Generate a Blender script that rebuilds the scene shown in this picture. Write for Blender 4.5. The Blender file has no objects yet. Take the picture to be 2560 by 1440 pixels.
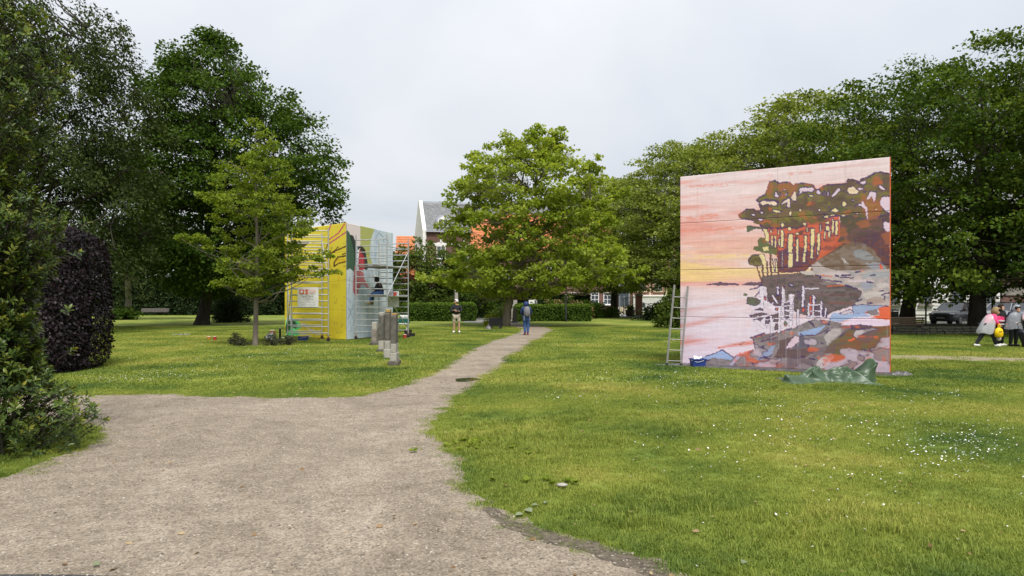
import bpy, bmesh, math, random
import numpy as np
from mathutils import Vector, Matrix

# ------------------------------------------------------------------ camera, world, sun, exposure
scene = bpy.context.scene
COL = scene.collection
F = 1707.0           # focal length in photo pixels (24 mm lens)
HOR = 757.0          # photo row of the horizon
EYE = 1.6
cd = bpy.data.cameras.new('camera')
cam = bpy.data.objects.new('camera', cd)
COL.objects.link(cam)
cam.location = (0, 0, EYE)
cam.rotation_euler = (math.radians(90), 0, 0)
cd.sensor_width = 36.0
cd.lens = 24.0
cd.shift_y = (HOR - 720.0) / 2560.0
cd.clip_start = 0.05
cd.clip_end = 2000
scene.camera = cam

SUN_AZ = math.radians(16)      # to the right of straight behind the camera
SUN_EL = math.radians(58)
world = bpy.data.worlds.new('World')
scene.world = world
world.use_nodes = True
wn = world.node_tree
for n in list(wn.nodes):
    wn.nodes.remove(n)
def _wn(t, **k):
    n = wn.nodes.new(t)
    for a, b in k.items():
        setattr(n, a, b)
    return n
w_out = _wn('ShaderNodeOutputWorld')
w_bg = _wn('ShaderNodeBackground')
w_bg.inputs['Strength'].default_value = 0.1
w_sky = _wn('ShaderNodeTexSky', sky_type='NISHITA', sun_disc=False)
w_sky.sun_elevation = SUN_EL
w_sky.sun_rotation = math.radians(180) - SUN_AZ
w_sky.air_density = 1.0
w_sky.dust_density = 3.0
w_tc = _wn('ShaderNodeTexCoord')
w_sep = _wn('ShaderNodeSeparateXYZ')
wn.links.new(w_tc.outputs['Generated'], w_sep.inputs[0])
w_add = _wn('ShaderNodeMath', operation='ADD'); w_add.inputs[1].default_value = 0.22
w_abs = _wn('ShaderNodeMath', operation='ABSOLUTE')
wn.links.new(w_sep.outputs['Z'], w_abs.inputs[0])
wn.links.new(w_abs.outputs[0], w_add.inputs[0])
w_dx = _wn('ShaderNodeMath', operation='DIVIDE'); w_dy = _wn('ShaderNodeMath', operation='DIVIDE')
wn.links.new(w_sep.outputs['X'], w_dx.inputs[0]); wn.links.new(w_add.outputs[0], w_dx.inputs[1])
wn.links.new(w_sep.outputs['Y'], w_dy.inputs[0]); wn.links.new(w_add.outputs[0], w_dy.inputs[1])
w_cmb = _wn('ShaderNodeCombineXYZ')
wn.links.new(w_dx.outputs[0], w_cmb.inputs[0]); wn.links.new(w_dy.outputs[0], w_cmb.inputs[1])
w_noise = _wn('ShaderNodeTexNoise')
w_noise.inputs['Scale'].default_value = 0.85
w_noise.inputs['Detail'].default_value = 5
w_noise.inputs['Roughness'].default_value = 0.5
w_noise.inputs['Distortion'].default_value = 0.4
wn.links.new(w_cmb.outputs[0], w_noise.inputs['Vector'])
w_ramp = _wn('ShaderNodeValToRGB')       # cloud deck: grey-blue bellies to bright tops
w_ramp.color_ramp.elements[0].position = 0.30
w_ramp.color_ramp.elements[0].color = (2.45, 2.62, 2.9, 1)
w_ramp.color_ramp.elements[1].position = 0.66
w_ramp.color_ramp.elements[1].color = (3.42, 3.44, 3.5, 1)
wn.links.new(w_noise.outputs['Fac'], w_ramp.inputs[0])
w_el = _wn('ShaderNodeMapRange')          # an overcast sky is brighter overhead
w_el.inputs['From Min'].default_value = 0.0
w_el.inputs['From Max'].default_value = 1.0
w_el.inputs['To Min'].default_value = 0.80
w_el.inputs['To Max'].default_value = 1.4
wn.links.new(w_abs.outputs[0], w_el.inputs['Value'])
w_mul = _wn('ShaderNodeMix', data_type='RGBA', blend_type='MULTIPLY')
w_mul.inputs[0].default_value = 1.0
wn.links.new(w_ramp.outputs[0], w_mul.inputs[6])
wn.links.new(w_el.outputs[0], w_mul.inputs[7])
w_mix = _wn('ShaderNodeMix', data_type='RGBA')
w_mix.inputs[0].default_value = 0.93
wn.links.new(w_sky.outputs[0], w_mix.inputs[6])
wn.links.new(w_mul.outputs[2], w_mix.inputs[7])
wn.links.new(w_mix.outputs[2], w_bg.inputs['Color'])
wn.links.new(w_bg.outputs[0], w_out.inputs[0])

sl = bpy.data.lights.new('sun', 'SUN')
sl.energy = 1.5
sl.angle = math.radians(20)
sl.color = (1.0, 0.96, 0.9)
sun = bpy.data.objects.new('sun', sl)
COL.objects.link(sun)
_sd = Vector((math.sin(SUN_AZ) * math.cos(SUN_EL), -math.cos(SUN_AZ) * math.cos(SUN_EL), math.sin(SUN_EL)))
sun.rotation_euler = (-_sd).to_track_quat('-Z', 'Y').to_euler()
sun.location = _sd * 60

scene.view_settings.view_transform = 'Standard'
scene.view_settings.look = 'None'
scene.view_settings.exposure = 1.5
scene.view_settings.gamma = 1.0
scene.view_settings.use_curve_mapping = False
scene.cycles.max_bounces = 6
scene.cycles.diffuse_bounces = 3
scene.cycles.glossy_bounces = 2
scene.cycles.transmission_bounces = 4
scene.cycles.transparent_max_bounces = 8
scene.cycles.caustics_reflective = False
scene.cycles.caustics_refractive = False

# ------------------------------------------------------------------ small helpers
def P(px, py, d):
    """world point that lies d metres ahead where the photo shows (px, py)"""
    return Vector(((px - 1280.0) * d / F, d, EYE - (py - HOR) * d / F))
def G(px, py):
    d = EYE * F / (py - HOR)
    return Vector(((px - 1280.0) * d / F, d, 0.0))
def srgb(r, g, b):
    def f(c):
        c = c / 255.0
        return c / 12.92 if c <= 0.04045 else ((c + 0.055) / 1.055) ** 2.4
    return (f(r), f(g), f(b))

def tag(o, label=None, cat=None, group=None, kind=None):
    if label: o['label'] = label
    if cat: o['category'] = cat
    if group: o['group'] = group
    if kind: o['kind'] = kind
    return o
def empty(name, loc=(0, 0, 0), rz=0.0):
    o = bpy.data.objects.new(name, None)
    COL.objects.link(o)
    o.location = loc
    o.rotation_euler = (0, 0, rz)
    o.empty_display_size = 0.2
    return o
def link_mesh(name, me, parent=None, mat=None):
    o = bpy.data.objects.new(name, me)
    COL.objects.link(o)
    if parent is not None:
        o.parent = parent
    if mat is not None and not me.materials:
        me.materials.append(mat)
    return o
def copy_tree(o, parent=None):
    c = o.copy()
    COL.objects.link(c)
    c.parent = parent
    for ch in list(o.children):
        copy_tree(ch, c)
    return c

class MB:
    """collects simple shapes into one mesh"""
    def __init__(s):
        s.v, s.f, s.sm = [], [], []
    def add(s, vs, fs, smooth=False):
        b = len(s.v)
        s.v.extend([tuple(v) for v in vs])
        for f in fs:
            s.f.append(tuple(b + i for i in f)); s.sm.append(smooth)
        return s
    def box(s, c, d, rot=None, bev=0.0):
        c = Vector(c); x, y, z = d[0] / 2, d[1] / 2, d[2] / 2
        if bev > 0:
            b = min(bev, x * .45, y * .45, z * .45)
            pts = []
            for sz in (-1, 1):
                for (ix, iy) in ((-1, -1), (1, -1), (1, 1), (-1, 1)):
                    pts.append(((x - b) * ix, (y - b) * iy, z * sz))
            for sz in (-1, 1):
                for (ix, iy) in ((-1, -1), (1, -1), (1, 1), (-1, 1)):
                    pts.append((x * ix, (y - b) * iy, (z - b) * sz))
            for sz in (-1, 1):
                for (ix, iy) in ((-1, -1), (1, -1), (1, 1), (-1, 1)):
                    pts.append(((x - b) * ix, y * iy, (z - b) * sz))
            bm = bmesh.new()
            for p in pts: bm.verts.new(p)
            r = bmesh.ops.convex_hull(bm, input=bm.verts)
            bm.verts.index_update()
            vs = [v.co.copy() for v in bm.verts]; fs = [[v.index for v in f.verts] for f in bm.faces]
            bm.free()
        else:
            vs = [Vector((i * x, j * y, k * z)) for k in (-1, 1) for (i, j) in ((-1, -1), (1, -1), (1, 1), (-1, 1))]
            fs = [(3, 2, 1, 0), (4, 5, 6, 7), (0, 1, 5, 4), (1, 2, 6, 5), (2, 3, 7, 6), (3, 0, 4, 7)]
        if rot is not None:
            vs = [rot @ v for v in vs]
        return s.add([c + v for v in vs], fs)
    def tube(s, pts, rads, n=6, caps=True, smooth=True):
        pts = [Vector(p) for p in pts]
        if not hasattr(rads, '__len__'): rads = [rads] * len(pts)
        rings = []
        up = Vector((0.123, 0.31, 1)).normalized()
        for i, p in enumerate(pts):
            t = (pts[min(i + 1, len(pts) - 1)] - pts[max(i - 1, 0)])
            if t.length < 1e-9: t = Vector((0, 0, 1))
            t.normalize()
            a = t.cross(up)
            if a.length < 1e-3: a = t.cross(Vector((1, 0, 0)))
            a.normalize(); b = t.cross(a)
            rings.append([p + (a * math.cos(2 * math.pi * k / n) + b * math.sin(2 * math.pi * k / n)) * rads[i] for k in range(n)])
        vs = [v for r in rings for v in r]
        fs = []
        for i in range(len(pts) - 1):
            for k in range(n):
                k2 = (k + 1) % n
                fs.append((i * n + k, i * n + k2, (i + 1) * n + k2, (i + 1) * n + k))
        s.add(vs, fs, smooth)
        if caps:
            s.add(rings[0], [tuple(range(n - 1, -1, -1))]); s.add(rings[-1], [tuple(range(n))])
        return s
    def lathe(s, c, prof, n=16, smooth=True, sx=1.0, sy=1.0):
        c = Vector(c); vs = []; fs = []
        for (r, z) in prof:
            for k in range(n):
                a = 2 * math.pi * k / n
                vs.append(c + Vector((r * math.cos(a) * sx, r * math.sin(a) * sy, z)))
        for i in range(len(prof) - 1):
            for k in range(n):
                k2 = (k + 1) % n
                fs.append((i * n + k, i * n + k2, (i + 1) * n + k2, (i + 1) * n + k))
        s.add(vs, fs, smooth)
        s.add(vs[:n], [tuple(range(n - 1, -1, -1))]); s.add(vs[-n:], [tuple(range(n))])
        return s
    def prism(s, poly, ext):
        """poly: list of 3D points (planar), ext: extrusion vector"""
        poly = [Vector(p) for p in poly]; ext = Vector(ext); n = len(poly)
        vs = poly + [p + ext for p in poly]
        fs = [tuple(range(n - 1, -1, -1)), tuple(range(n, 2 * n))]
        for i in range(n):
            j = (i + 1) % n
            fs.append((i, j, n + j, n + i))
        return s.add(vs, fs)
    def quad(s, a, b, c, d):
        return s.add([a, b, c, d], [(0, 1, 2, 3)])
    def mesh(s, name, mat=None):
        me = bpy.data.meshes.new(name)
        me.from_pydata(s.v, [], s.f)
        me.polygons.foreach_set('use_smooth', s.sm)
        if mat is not None: me.materials.append(mat)
        bm = bmesh.new(); bm.from_mesh(me)
        bmesh.ops.recalc_face_normals(bm, faces=bm.faces)
        bm.to_mesh(me); bm.free()
        me.update()
        return me
    def build(s, name, mat=None, parent=None):
        return link_mesh(name, s.mesh(name, mat), parent)

def np_mesh(name, verts, faces, mat=None, smooth=False, attrs=None, cols=None):
    """verts (N,3) array, faces (M,k) int array, all faces k-gons"""
    verts = np.asarray(verts, np.float32); faces = np.asarray(faces, np.int32)
    me = bpy.data.meshes.new(name)
    M, k = faces.shape
    me.vertices.add(len(verts)); me.vertices.foreach_set('co', verts.ravel())
    me.loops.add(M * k); me.loops.foreach_set('vertex_index', faces.ravel())
    me.polygons.add(M)
    me.polygons.foreach_set('loop_start', np.arange(M, dtype=np.int32) * k)
    if smooth:
        me.polygons.foreach_set('use_smooth', np.ones(M, bool))
    if attrs:
        for an, av in attrs.items():
            a = me.attributes.new(an, 'FLOAT', 'POINT'); a.data.foreach_set('value', np.asarray(av, np.float32))
    if cols is not None:
        a = me.color_attributes.new('paint', 'FLOAT_COLOR', 'POINT')
        c4 = np.ones((len(verts), 4), np.float32); c4[:, :3] = cols
        a.data.foreach_set('color', c4.ravel())
    me.update(calc_edges=True)
    if mat is not None: me.materials.append(mat)
    return me

def _hash(i, j, k, seed):
    n = (i * 374761393 + j * 668265263 + k * 2147483647 + seed * 974634777) & 0x7fffffff
    n = ((n ^ (n >> 13)) * 1274126177) & 0x7fffffff
    n = (n ^ (n >> 16)) & 0xffff
    return n / 65535.0
def vnoise(p, seed=0):
    p = np.asarray(p, np.float64)
    if p.shape[1] == 2: p = np.column_stack([p, np.zeros(len(p))])
    i = np.floor(p).astype(np.int64); f = p - i
    f = f * f * (3 - 2 * f)
    r = 0
    for a in (0, 1):
        for b in (0, 1):
            for c in (0, 1):
                w = (f[:, 0] if a else 1 - f[:, 0]) * (f[:, 1] if b else 1 - f[:, 1]) * (f[:, 2] if c else 1 - f[:, 2])
                r = r + w * _hash(i[:, 0] + a, i[:, 1] + b, i[:, 2] + c, seed)
    return r
def fbm(p, seed=0, o=3):
    r = 0; a = 0.5; q = np.asarray(p, np.float64); t = 0
    for k in range(o):
        r = r + a * vnoise(q, seed + k * 17); t += a; q = q * 2.03; a *= 0.5
    return r / t
def in_poly(x, y, poly):
    poly = np.asarray(poly, np.float64); n = len(poly)
    r = np.zeros(x.shape, bool); j = n - 1
    for i in range(n):
        xi, yi = poly[i]; xj, yj = poly[j]
        if yi != yj:
            c = ((yi > y) != (yj > y)) & (x < (xj - xi) * (y - yi) / (yj - yi) + xi)
            r ^= c
        j = i
    return r
def seg_dist(x, y, pts, closed=False):
    pts = np.asarray(pts, np.float64); n = len(pts)
    d = np.full(x.shape, 1e9)
    for i in range(n if closed else n - 1):
        a = pts[i]; b = pts[(i + 1) % n]; ab = b - a; L = ab @ ab
        t = np.clip(((x - a[0]) * ab[0] + (y - a[1]) * ab[1]) / (L if L else 1), 0, 1)
        d = np.minimum(d, np.hypot(x - a[0] - t * ab[0], y - a[1] - t * ab[1]))
    return d

# ------------------------------------------------------------------ materials
def mat_new(name):
    m = bpy.data.materials.new(name); m.use_nodes = True
    nt = m.node_tree
    return m, nt, nt.nodes['Principled BSDF'], nt.nodes['Material Output']
def nd(nt, t, **k):
    n = nt.nodes.new(t)
    for a, b in k.items():
        if a in ('ins',):
            for kk, vv in b.items(): n.inputs[kk].default_value = vv
        else: setattr(n, a, b)
    return n
def noise_node(nt, scale, detail=4, rough=0.55, coord='Object', stretch=None, dist=0.0):
    tc = nd(nt, 'ShaderNodeTexCoord')
    src = tc.outputs[coord] if coord != 'Position' else nd(nt, 'ShaderNodeNewGeometry').outputs['Position']
    if stretch is not None:
        mp = nd(nt, 'ShaderNodeMapping'); mp.inputs['Scale'].default_value = stretch
        nt.links.new(src, mp.inputs['Vector']); src = mp.outputs[0]
    n = nd(nt, 'ShaderNodeTexNoise')
    n.inputs['Scale'].default_value = scale; n.inputs['Detail'].default_value = detail
    n.inputs['Roughness'].default_value = rough; n.inputs['Distortion'].default_value = dist
    nt.links.new(src, n.inputs['Vector'])
    return n
def ramp(nt, src, stops):
    r = nd(nt, 'ShaderNodeValToRGB')
    el = r.color_ramp.elements
    while len(el) < len(stops): el.new(0.5)
    for e, (p, c) in zip(el, stops):
        e.position = p; e.color = (c[0], c[1], c[2], 1)
    nt.links.new(src, r.inputs[0])
    return r
def bump(nt, bsdf, src, strength=0.3, dist=0.02):
    b = nd(nt, 'ShaderNodeBump')
    b.inputs['Strength'].default_value = strength; b.inputs['Distance'].default_value = dist
    nt.links.new(src, b.inputs['Height']); nt.links.new(b.outputs[0], bsdf.inputs['Normal'])
    return b
def mat_plain(name, c, rough=0.6, metal=0.0, var=0.12, scale=8.0, spec=0.4, bumps=0.0):
    m, nt, b, o = mat_new(name)
    n = noise_node(nt, scale, 5)
    lo = tuple(x * (1 - var * 1.6) for x in c); hi = tuple(min(1, x * (1 + var)) for x in c)
    r = ramp(nt, n.outputs['Fac'], [(0.3, lo), (0.7, hi)])
    nt.links.new(r.outputs[0], b.inputs['Base Color'])
    b.inputs['Roughness'].default_value = rough; b.inputs['Metallic'].default_value = metal
    b.inputs['Specular IOR Level'].default_value = spec
    if bumps: bump(nt, b, n.outputs['Fac'], bumps, 0.02)
    return m
def mat_leaf(name, cols, trans=0.3, rough=0.65, spec=0.06, patch=0.35, pscale=0.6):
    """cols: dark, mid, light leaf colours picked by the leaf's own random value and by coarse noise patches"""
    m, nt, b, o = mat_new(name)
    at = nd(nt, 'ShaderNodeAttribute', attribute_name='rnd')
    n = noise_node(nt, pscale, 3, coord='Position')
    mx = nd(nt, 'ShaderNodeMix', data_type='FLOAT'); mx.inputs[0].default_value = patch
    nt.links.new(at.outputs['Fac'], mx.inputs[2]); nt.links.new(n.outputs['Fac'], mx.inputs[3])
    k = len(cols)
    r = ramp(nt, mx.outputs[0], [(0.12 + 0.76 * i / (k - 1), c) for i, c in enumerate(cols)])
    nt.links.new(r.outputs[0], b.inputs['Base Color'])
    b.inputs['Roughness'].default_value = rough; b.inputs['Specular IOR Level'].default_value = spec
    t = nd(nt, 'ShaderNodeBsdfTranslucent')
    mul = nd(nt, 'ShaderNodeMix', data_type='RGBA', blend_type='MULTIPLY'); mul.inputs[0].default_value = 1
    mul.inputs[7].default_value = (1.4, 1.35, 0.5, 1)
    nt.links.new(r.outputs[0], mul.inputs[6]); nt.links.new(mul.outputs[2], t.inputs['Color'])
    s = nd(nt, 'ShaderNodeMixShader'); s.inputs[0].default_value = trans
    nt.links.new(b.outputs[0], s.inputs[1]); nt.links.new(t.outputs[0], s.inputs[2]); nt.links.new(s.outputs[0], o.inputs[0])
    return m
def mat_bark(name, c1, c2, scale=6.0):
    m, nt, b, o = mat_new(name)
    n = noise_node(nt, scale, 8, 0.7, stretch=(1, 1, 0.25))
    n2 = noise_node(nt, 1.3, 4, 0.6)
    r = ramp(nt, n.outputs['Fac'], [(0.3, c1), (0.7, c2)])
    mo = nd(nt, 'ShaderNodeMix', data_type='RGBA'); mo.inputs[7].default_value = (0.07, 0.085, 0.045, 1)
    rr = ramp(nt, n2.outputs['Fac'], [(0.5, (0, 0, 0)), (0.75, (0.6, 0.6, 0.6))])
    nt.links.new(rr.outputs[0], mo.inputs[0]); nt.links.new(r.outputs[0], mo.inputs[6])
    nt.links.new(mo.outputs[2], b.inputs['Base Color'])
    b.inputs['Roughness'].default_value = 0.9; b.inputs['Specular IOR Level'].default_value = 0.15
    bump(nt, b, n.outputs['Fac'], 0.6, 0.03)
    return m
def mat_brick(name, c1, c2, mortar, scale=1.0, bw=0.24, bh=0.07):
    m, nt, b, o = mat_new(name)
    tc = nd(nt, 'ShaderNodeTexCoord')
    sep = nd(nt, 'ShaderNodeSeparateXYZ'); nt.links.new(tc.outputs['Object'], sep.inputs[0])
    ad = nd(nt, 'ShaderNodeMath', operation='ADD'); nt.links.new(sep.outputs['X'], ad.inputs[0]); nt.links.new(sep.outputs['Y'], ad.inputs[1])
    cb = nd(nt, 'ShaderNodeCombineXYZ'); nt.links.new(ad.outputs[0], cb.inputs[0]); nt.links.new(sep.outputs['Z'], cb.inputs[1])
    t = nd(nt, 'ShaderNodeTexBrick')
    t.inputs['Scale'].default_value = scale; t.inputs['Brick Width'].default_value = bw; t.inputs['Row Height'].default_value = bh
    t.inputs['Mortar Size'].default_value = 0.008; t.inputs['Color1'].default_value = (*c1, 1); t.inputs['Color2'].default_value = (*c2, 1)
    t.inputs['Mortar'].default_value = (*mortar, 1); t.inputs['Bias'].default_value = -0.2
    nt.links.new(cb.outputs[0], t.inputs['Vector'])
    n = noise_node(nt, 1.2, 6)
    mx = nd(nt, 'ShaderNodeMix', data_type='RGBA', blend_type='MULTIPLY'); mx.inputs[0].default_value = 0.6
    r = ramp(nt, n.outputs['Fac'], [(0.3, (0.55, 0.52, 0.5)), (0.7, (1.1, 1.1, 1.1))])
    nt.links.new(t.outputs['Color'], mx.inputs[6]); nt.links.new(r.outputs[0], mx.inputs[7])
    nt.links.new(mx.outputs[2], b.inputs['Base Color']); b.inputs['Roughness'].default_value = 0.85
    bump(nt, b, t.outputs['Fac'], -0.3, 0.01)
    return m
def mat_glass(name, c=(0.03, 0.04, 0.05), rough=0.08):
    m, nt, b, o = mat_new(name)
    n = noise_node(nt, 1.5, 2)
    r = ramp(nt, n.outputs['Fac'], [(0.35, c), (0.65, tuple(x * 1.6 for x in c))])
    nt.links.new(r.outputs[0], b.inputs['Base Color'])
    b.inputs['Roughness'].default_value = rough; b.inputs['Specular IOR Level'].default_value = 0.8
    return m
def mat_paint():
    m, nt, b, o = mat_new('mural paint on plywood')
    at = nd(nt, 'ShaderNodeVertexColor', layer_name='paint')
    n = noise_node(nt, 9, 6, 0.6, stretch=(1, 1, 5))
    mx = nd(nt, 'ShaderNodeMix', data_type='RGBA', blend_type='MULTIPLY'); mx.inputs[0].default_value = 1
    r = ramp(nt, n.outputs['Fac'], [(0.3, (0.9, 0.9, 0.9)), (0.65, (1.0, 1.0, 1.0))])
    nt.links.new(at.outputs['Color'], mx.inputs[6]); nt.links.new(r.outputs[0], mx.inputs[7])
    nt.links.new(mx.outputs[2], b.inputs['Base Color'])
    b.inputs['Roughness'].default_value = 0.62; b.inputs['Specular IOR Level'].default_value = 0.3
    bump(nt, b, n.outputs['Fac'], 0.12, 0.004)
    return m

M = {}
M['alu'] = mat_plain('aluminium tube', (0.55, 0.56, 0.57), 0.38, 0.75, 0.1, 3)
M['alu_dull'] = mat_plain('dull aluminium', (0.30, 0.29, 0.27), 0.5, 0.5, 0.12, 3)
M['steel_dark'] = mat_plain('dark painted steel', (0.025, 0.027, 0.03), 0.5, 0.3, 0.2, 5)
M['black_iron'] = mat_plain('black iron', (0.015, 0.015, 0.016), 0.55, 0.2, 0.2, 5)
M['white_pl'] = mat_plain('white plastic', (0.75, 0.75, 0.74), 0.5, 0, 0.05, 4)
M['plywood'] = mat_plain('grey plywood', (0.22, 0.2, 0.17), 0.75, 0, 0.2, 6)
M['timber'] = mat_plain('weathered bench timber', (0.075, 0.055, 0.042), 0.75, 0, 0.3, 14, 0.25)
M['timber_grey'] = mat_plain('grey weathered timber', (0.12, 0.105, 0.095), 0.75, 0, 0.3, 14, 0.25)
M['rubber'] = mat_plain('black rubber', (0.02, 0.02, 0.02), 0.8, 0, 0.2, 10)
M['red_pl'] = mat_plain('red plastic', (0.45, 0.05, 0.03), 0.5, 0, 0.1, 10)
M['blue_pl'] = mat_plain('dark blue plastic crate', (0.02, 0.045, 0.22), 0.45, 0, 0.12, 9)
M['orange_edge'] = mat_plain('orange painted board edge', (0.5, 0.10, 0.03), 0.6, 0, 0.25, 5)
M['paint'] = mat_paint()
# ------------------------------------------------------------------ ground, path, pavements
def lawn_color(nt):
    """shared lawn colour from the world position: patches of lush, dry and mossy grass"""
    a = noise_node(nt, 0.45, 5, 0.6, coord='Position')
    b = noise_node(nt, 0.11, 3, 0.5, coord='Position')
    c = noise_node(nt, 9.0, 4, 0.65, coord='Position')
    ad = nd(nt, 'ShaderNodeMath', operation='MULTIPLY_ADD'); ad.inputs[1].default_value = 0.55
    nt.links.new(a.outputs['Fac'], ad.inputs[0])
    m2 = nd(nt, 'ShaderNodeMath', operation='MULTIPLY'); m2.inputs[1].default_value = 0.3
    nt.links.new(b.outputs['Fac'], m2.inputs[0]); nt.links.new(m2.outputs[0], ad.inputs[2])
    ad2 = nd(nt, 'ShaderNodeMath', operation='MULTIPLY_ADD'); ad2.inputs[1].default_value = 0.15
    nt.links.new(c.outputs['Fac'], ad2.inputs[0]); nt.links.new(ad.outputs[0], ad2.inputs[2])
    r = ramp(nt, ad2.outputs[0], [(0.385, (0.075, 0.13, 0.03)), (0.455, (0.155, 0.205, 0.038)), (0.525, (0.225, 0.26, 0.05)), (0.60, (0.315, 0.31, 0.08))])
    return r, ad2
def mat_lawn():
    m, nt, b, o = mat_new('lawn')
    r, _ = lawn_color(nt)
    fine = noise_node(nt, 38.0, 5, 0.75, coord='Position')
    mx = nd(nt, 'ShaderNodeMix', data_type='RGBA', blend_type='MULTIPLY'); mx.inputs[0].default_value = 0.85
    rr = ramp(nt, fine.outputs['Fac'], [(0.3, (0.45, 0.5, 0.4)), (0.7, (1.2, 1.2, 1.15))])
    nt.links.new(r.outputs[0], mx.inputs[6]); nt.links.new(rr.outputs[0], mx.inputs[7])
    # a trail trodden bare across the lawn on the right, and earth below the avenue
    geo = nd(nt, 'ShaderNodeNewGeometry'); sp = nd(nt, 'ShaderNodeSeparateXYZ'); nt.links.new(geo.outputs['Position'], sp.inputs[0])
    l1 = nd(nt, 'ShaderNodeMath', operation='MULTIPLY_ADD'); l1.inputs[1].default_value = 0.30; l1.inputs[2].default_value = -23.4
    nt.links.new(sp.outputs['X'], l1.inputs[0])
    l2 = nd(nt, 'ShaderNodeMath', operation='ADD'); nt.links.new(l1.outputs[0], l2.inputs[0]); nt.links.new(sp.outputs['Y'], l2.inputs[1])
    l3 = nd(nt, 'ShaderNodeMath', operation='ABSOLUTE'); nt.links.new(l2.outputs[0], l3.inputs[0])
    wob = noise_node(nt, 1.1, 5, 0.65, coord='Position')
    l4 = nd(nt, 'ShaderNodeMath', operation='MULTIPLY_ADD'); l4.inputs[1].default_value = -2.6
    nt.links.new(wob.outputs['Fac'], l4.inputs[0]); nt.links.new(l3.outputs[0], l4.inputs[2])
    band = nd(nt, 'ShaderNodeMapRange'); band.inputs['From Min'].default_value = -0.6; band.inputs['From Max'].default_value = 0.0
    band.inputs['To Min'].default_value = 0.85; band.inputs['To Max'].default_value = 0.0
    nt.links.new(l4.outputs[0], band.inputs['Value'])
    xr = nd(nt, 'ShaderNodeMapRange'); xr.inputs['From Min'].default_value = 10.0; xr.inputs['From Max'].default_value = 12.0
    nt.links.new(sp.outputs['X'], xr.inputs['Value'])
    bm_ = nd(nt, 'ShaderNodeMath', operation='MULTIPLY'); nt.links.new(band.outputs[0], bm_.inputs[0]); nt.links.new(xr.outputs[0], bm_.inputs[1])
    m2 = nd(nt, 'ShaderNodeMix', data_type='RGBA'); m2.inputs[7].default_value = (0.27, 0.225, 0.165, 1)
    nt.links.new(bm_.outputs[0], m2.inputs[0]); nt.links.new(mx.outputs[2], m2.inputs[6])
    nt.links.new(m2.outputs[2], b.inputs['Base Color'])
    b.inputs['Roughness'].default_value = 0.9; b.inputs['Specular IOR Level'].default_value = 0.12
    bump(nt, b, fine.outputs['Fac'], 0.7, 0.03)
    return m
M['lawn'] = mat_lawn()
g = MB()
xs = [-700, -200, -80, -40, -20, -10, 0, 10, 20, 40, 80, 200, 700]; ys = [-60, -20, 0, 10, 20, 40, 60, 90, 140, 300, 1200]
g.add([(x, y, 0) for y in ys for x in xs], [(j * 13 + i, j * 13 + i + 1, (j + 1) * 13 + i + 1, (j + 1) * 13 + i) for j in range(10) for i in range(12)])
tag(g.build('lawn_ground', M['lawn']), kind='structure')

def mat_gravel():
    m, nt, b, o = mat_new('gravel path')
    big = noise_node(nt, 0.62, 6, 0.68, coord='Position', dist=1.2)
    mid = noise_node(nt, 5.0, 5, 0.7, coord='Position')
    fine = noise_node(nt, 55.0, 4, 0.8, coord='Position')
    vor = nd(nt, 'ShaderNodeTexVoronoi'); vor.inputs['Scale'].default_value = 60
    geo = nd(nt, 'ShaderNodeNewGeometry'); nt.links.new(geo.outputs['Position'], vor.inputs['Vector'])
    r = ramp(nt, big.outputs['Fac'], [(0.26, (0.155, 0.127, 0.095)), (0.42, (0.245, 0.205, 0.157)), (0.56, (0.292, 0.247, 0.192)), (0.72, (0.355, 0.305, 0.242))])
    mx = nd(nt, 'ShaderNodeMix', data_type='RGBA', blend_type='MULTIPLY'); mx.inputs[0].default_value = 0.8
    rr = ramp(nt, mid.outputs['Fac'], [(0.25, (0.6, 0.58, 0.56)), (0.7, (1.15, 1.15, 1.15))])
    nt.links.new(r.outputs[0], mx.inputs[6]); nt.links.new(rr.outputs[0], mx.inputs[7])
    mx2 = nd(nt, 'ShaderNodeMix', data_type='RGBA', blend_type='MULTIPLY'); mx2.inputs[0].default_value = 0.75
    r3 = ramp(nt, fine.outputs['Fac'], [(0.28, (0.42, 0.40, 0.38)), (0.5, (1.0, 1.0, 1.0)), (0.74, (1.45, 1.45, 1.45))])
    nt.links.new(mx.outputs[2], mx2.inputs[6]); nt.links.new(r3.outputs[0], mx2.inputs[7])
    mx3 = nd(nt, 'ShaderNodeMix', data_type='RGBA', blend_type='MULTIPLY'); mx3.inputs[0].default_value = 0.6
    vb = nd(nt, 'ShaderNodeRGBToBW'); nt.links.new(vor.outputs['Color'], vb.inputs[0]); vr = ramp(nt, vb.outputs[0], [(0.1, (0.35, 0.33, 0.31)), (0.5, (0.95, 0.95, 0.95)), (0.95, (1.35, 1.33, 1.3))])
    nt.links.new(mx2.outputs[2], mx3.inputs[6]); nt.links.new(vr.outputs[0], mx3.inputs[7])
    nt.links.new(mx3.outputs[2], b.inputs['Base Color'])
    b.inputs['Roughness'].default_value = 0.92; b.inputs['Specular IOR Level'].default_value = 0.2
    bump(nt, b, fine.outputs['Fac'], 0.6, 0.012)
    return m
M['gravel'] = mat_gravel()

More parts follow.
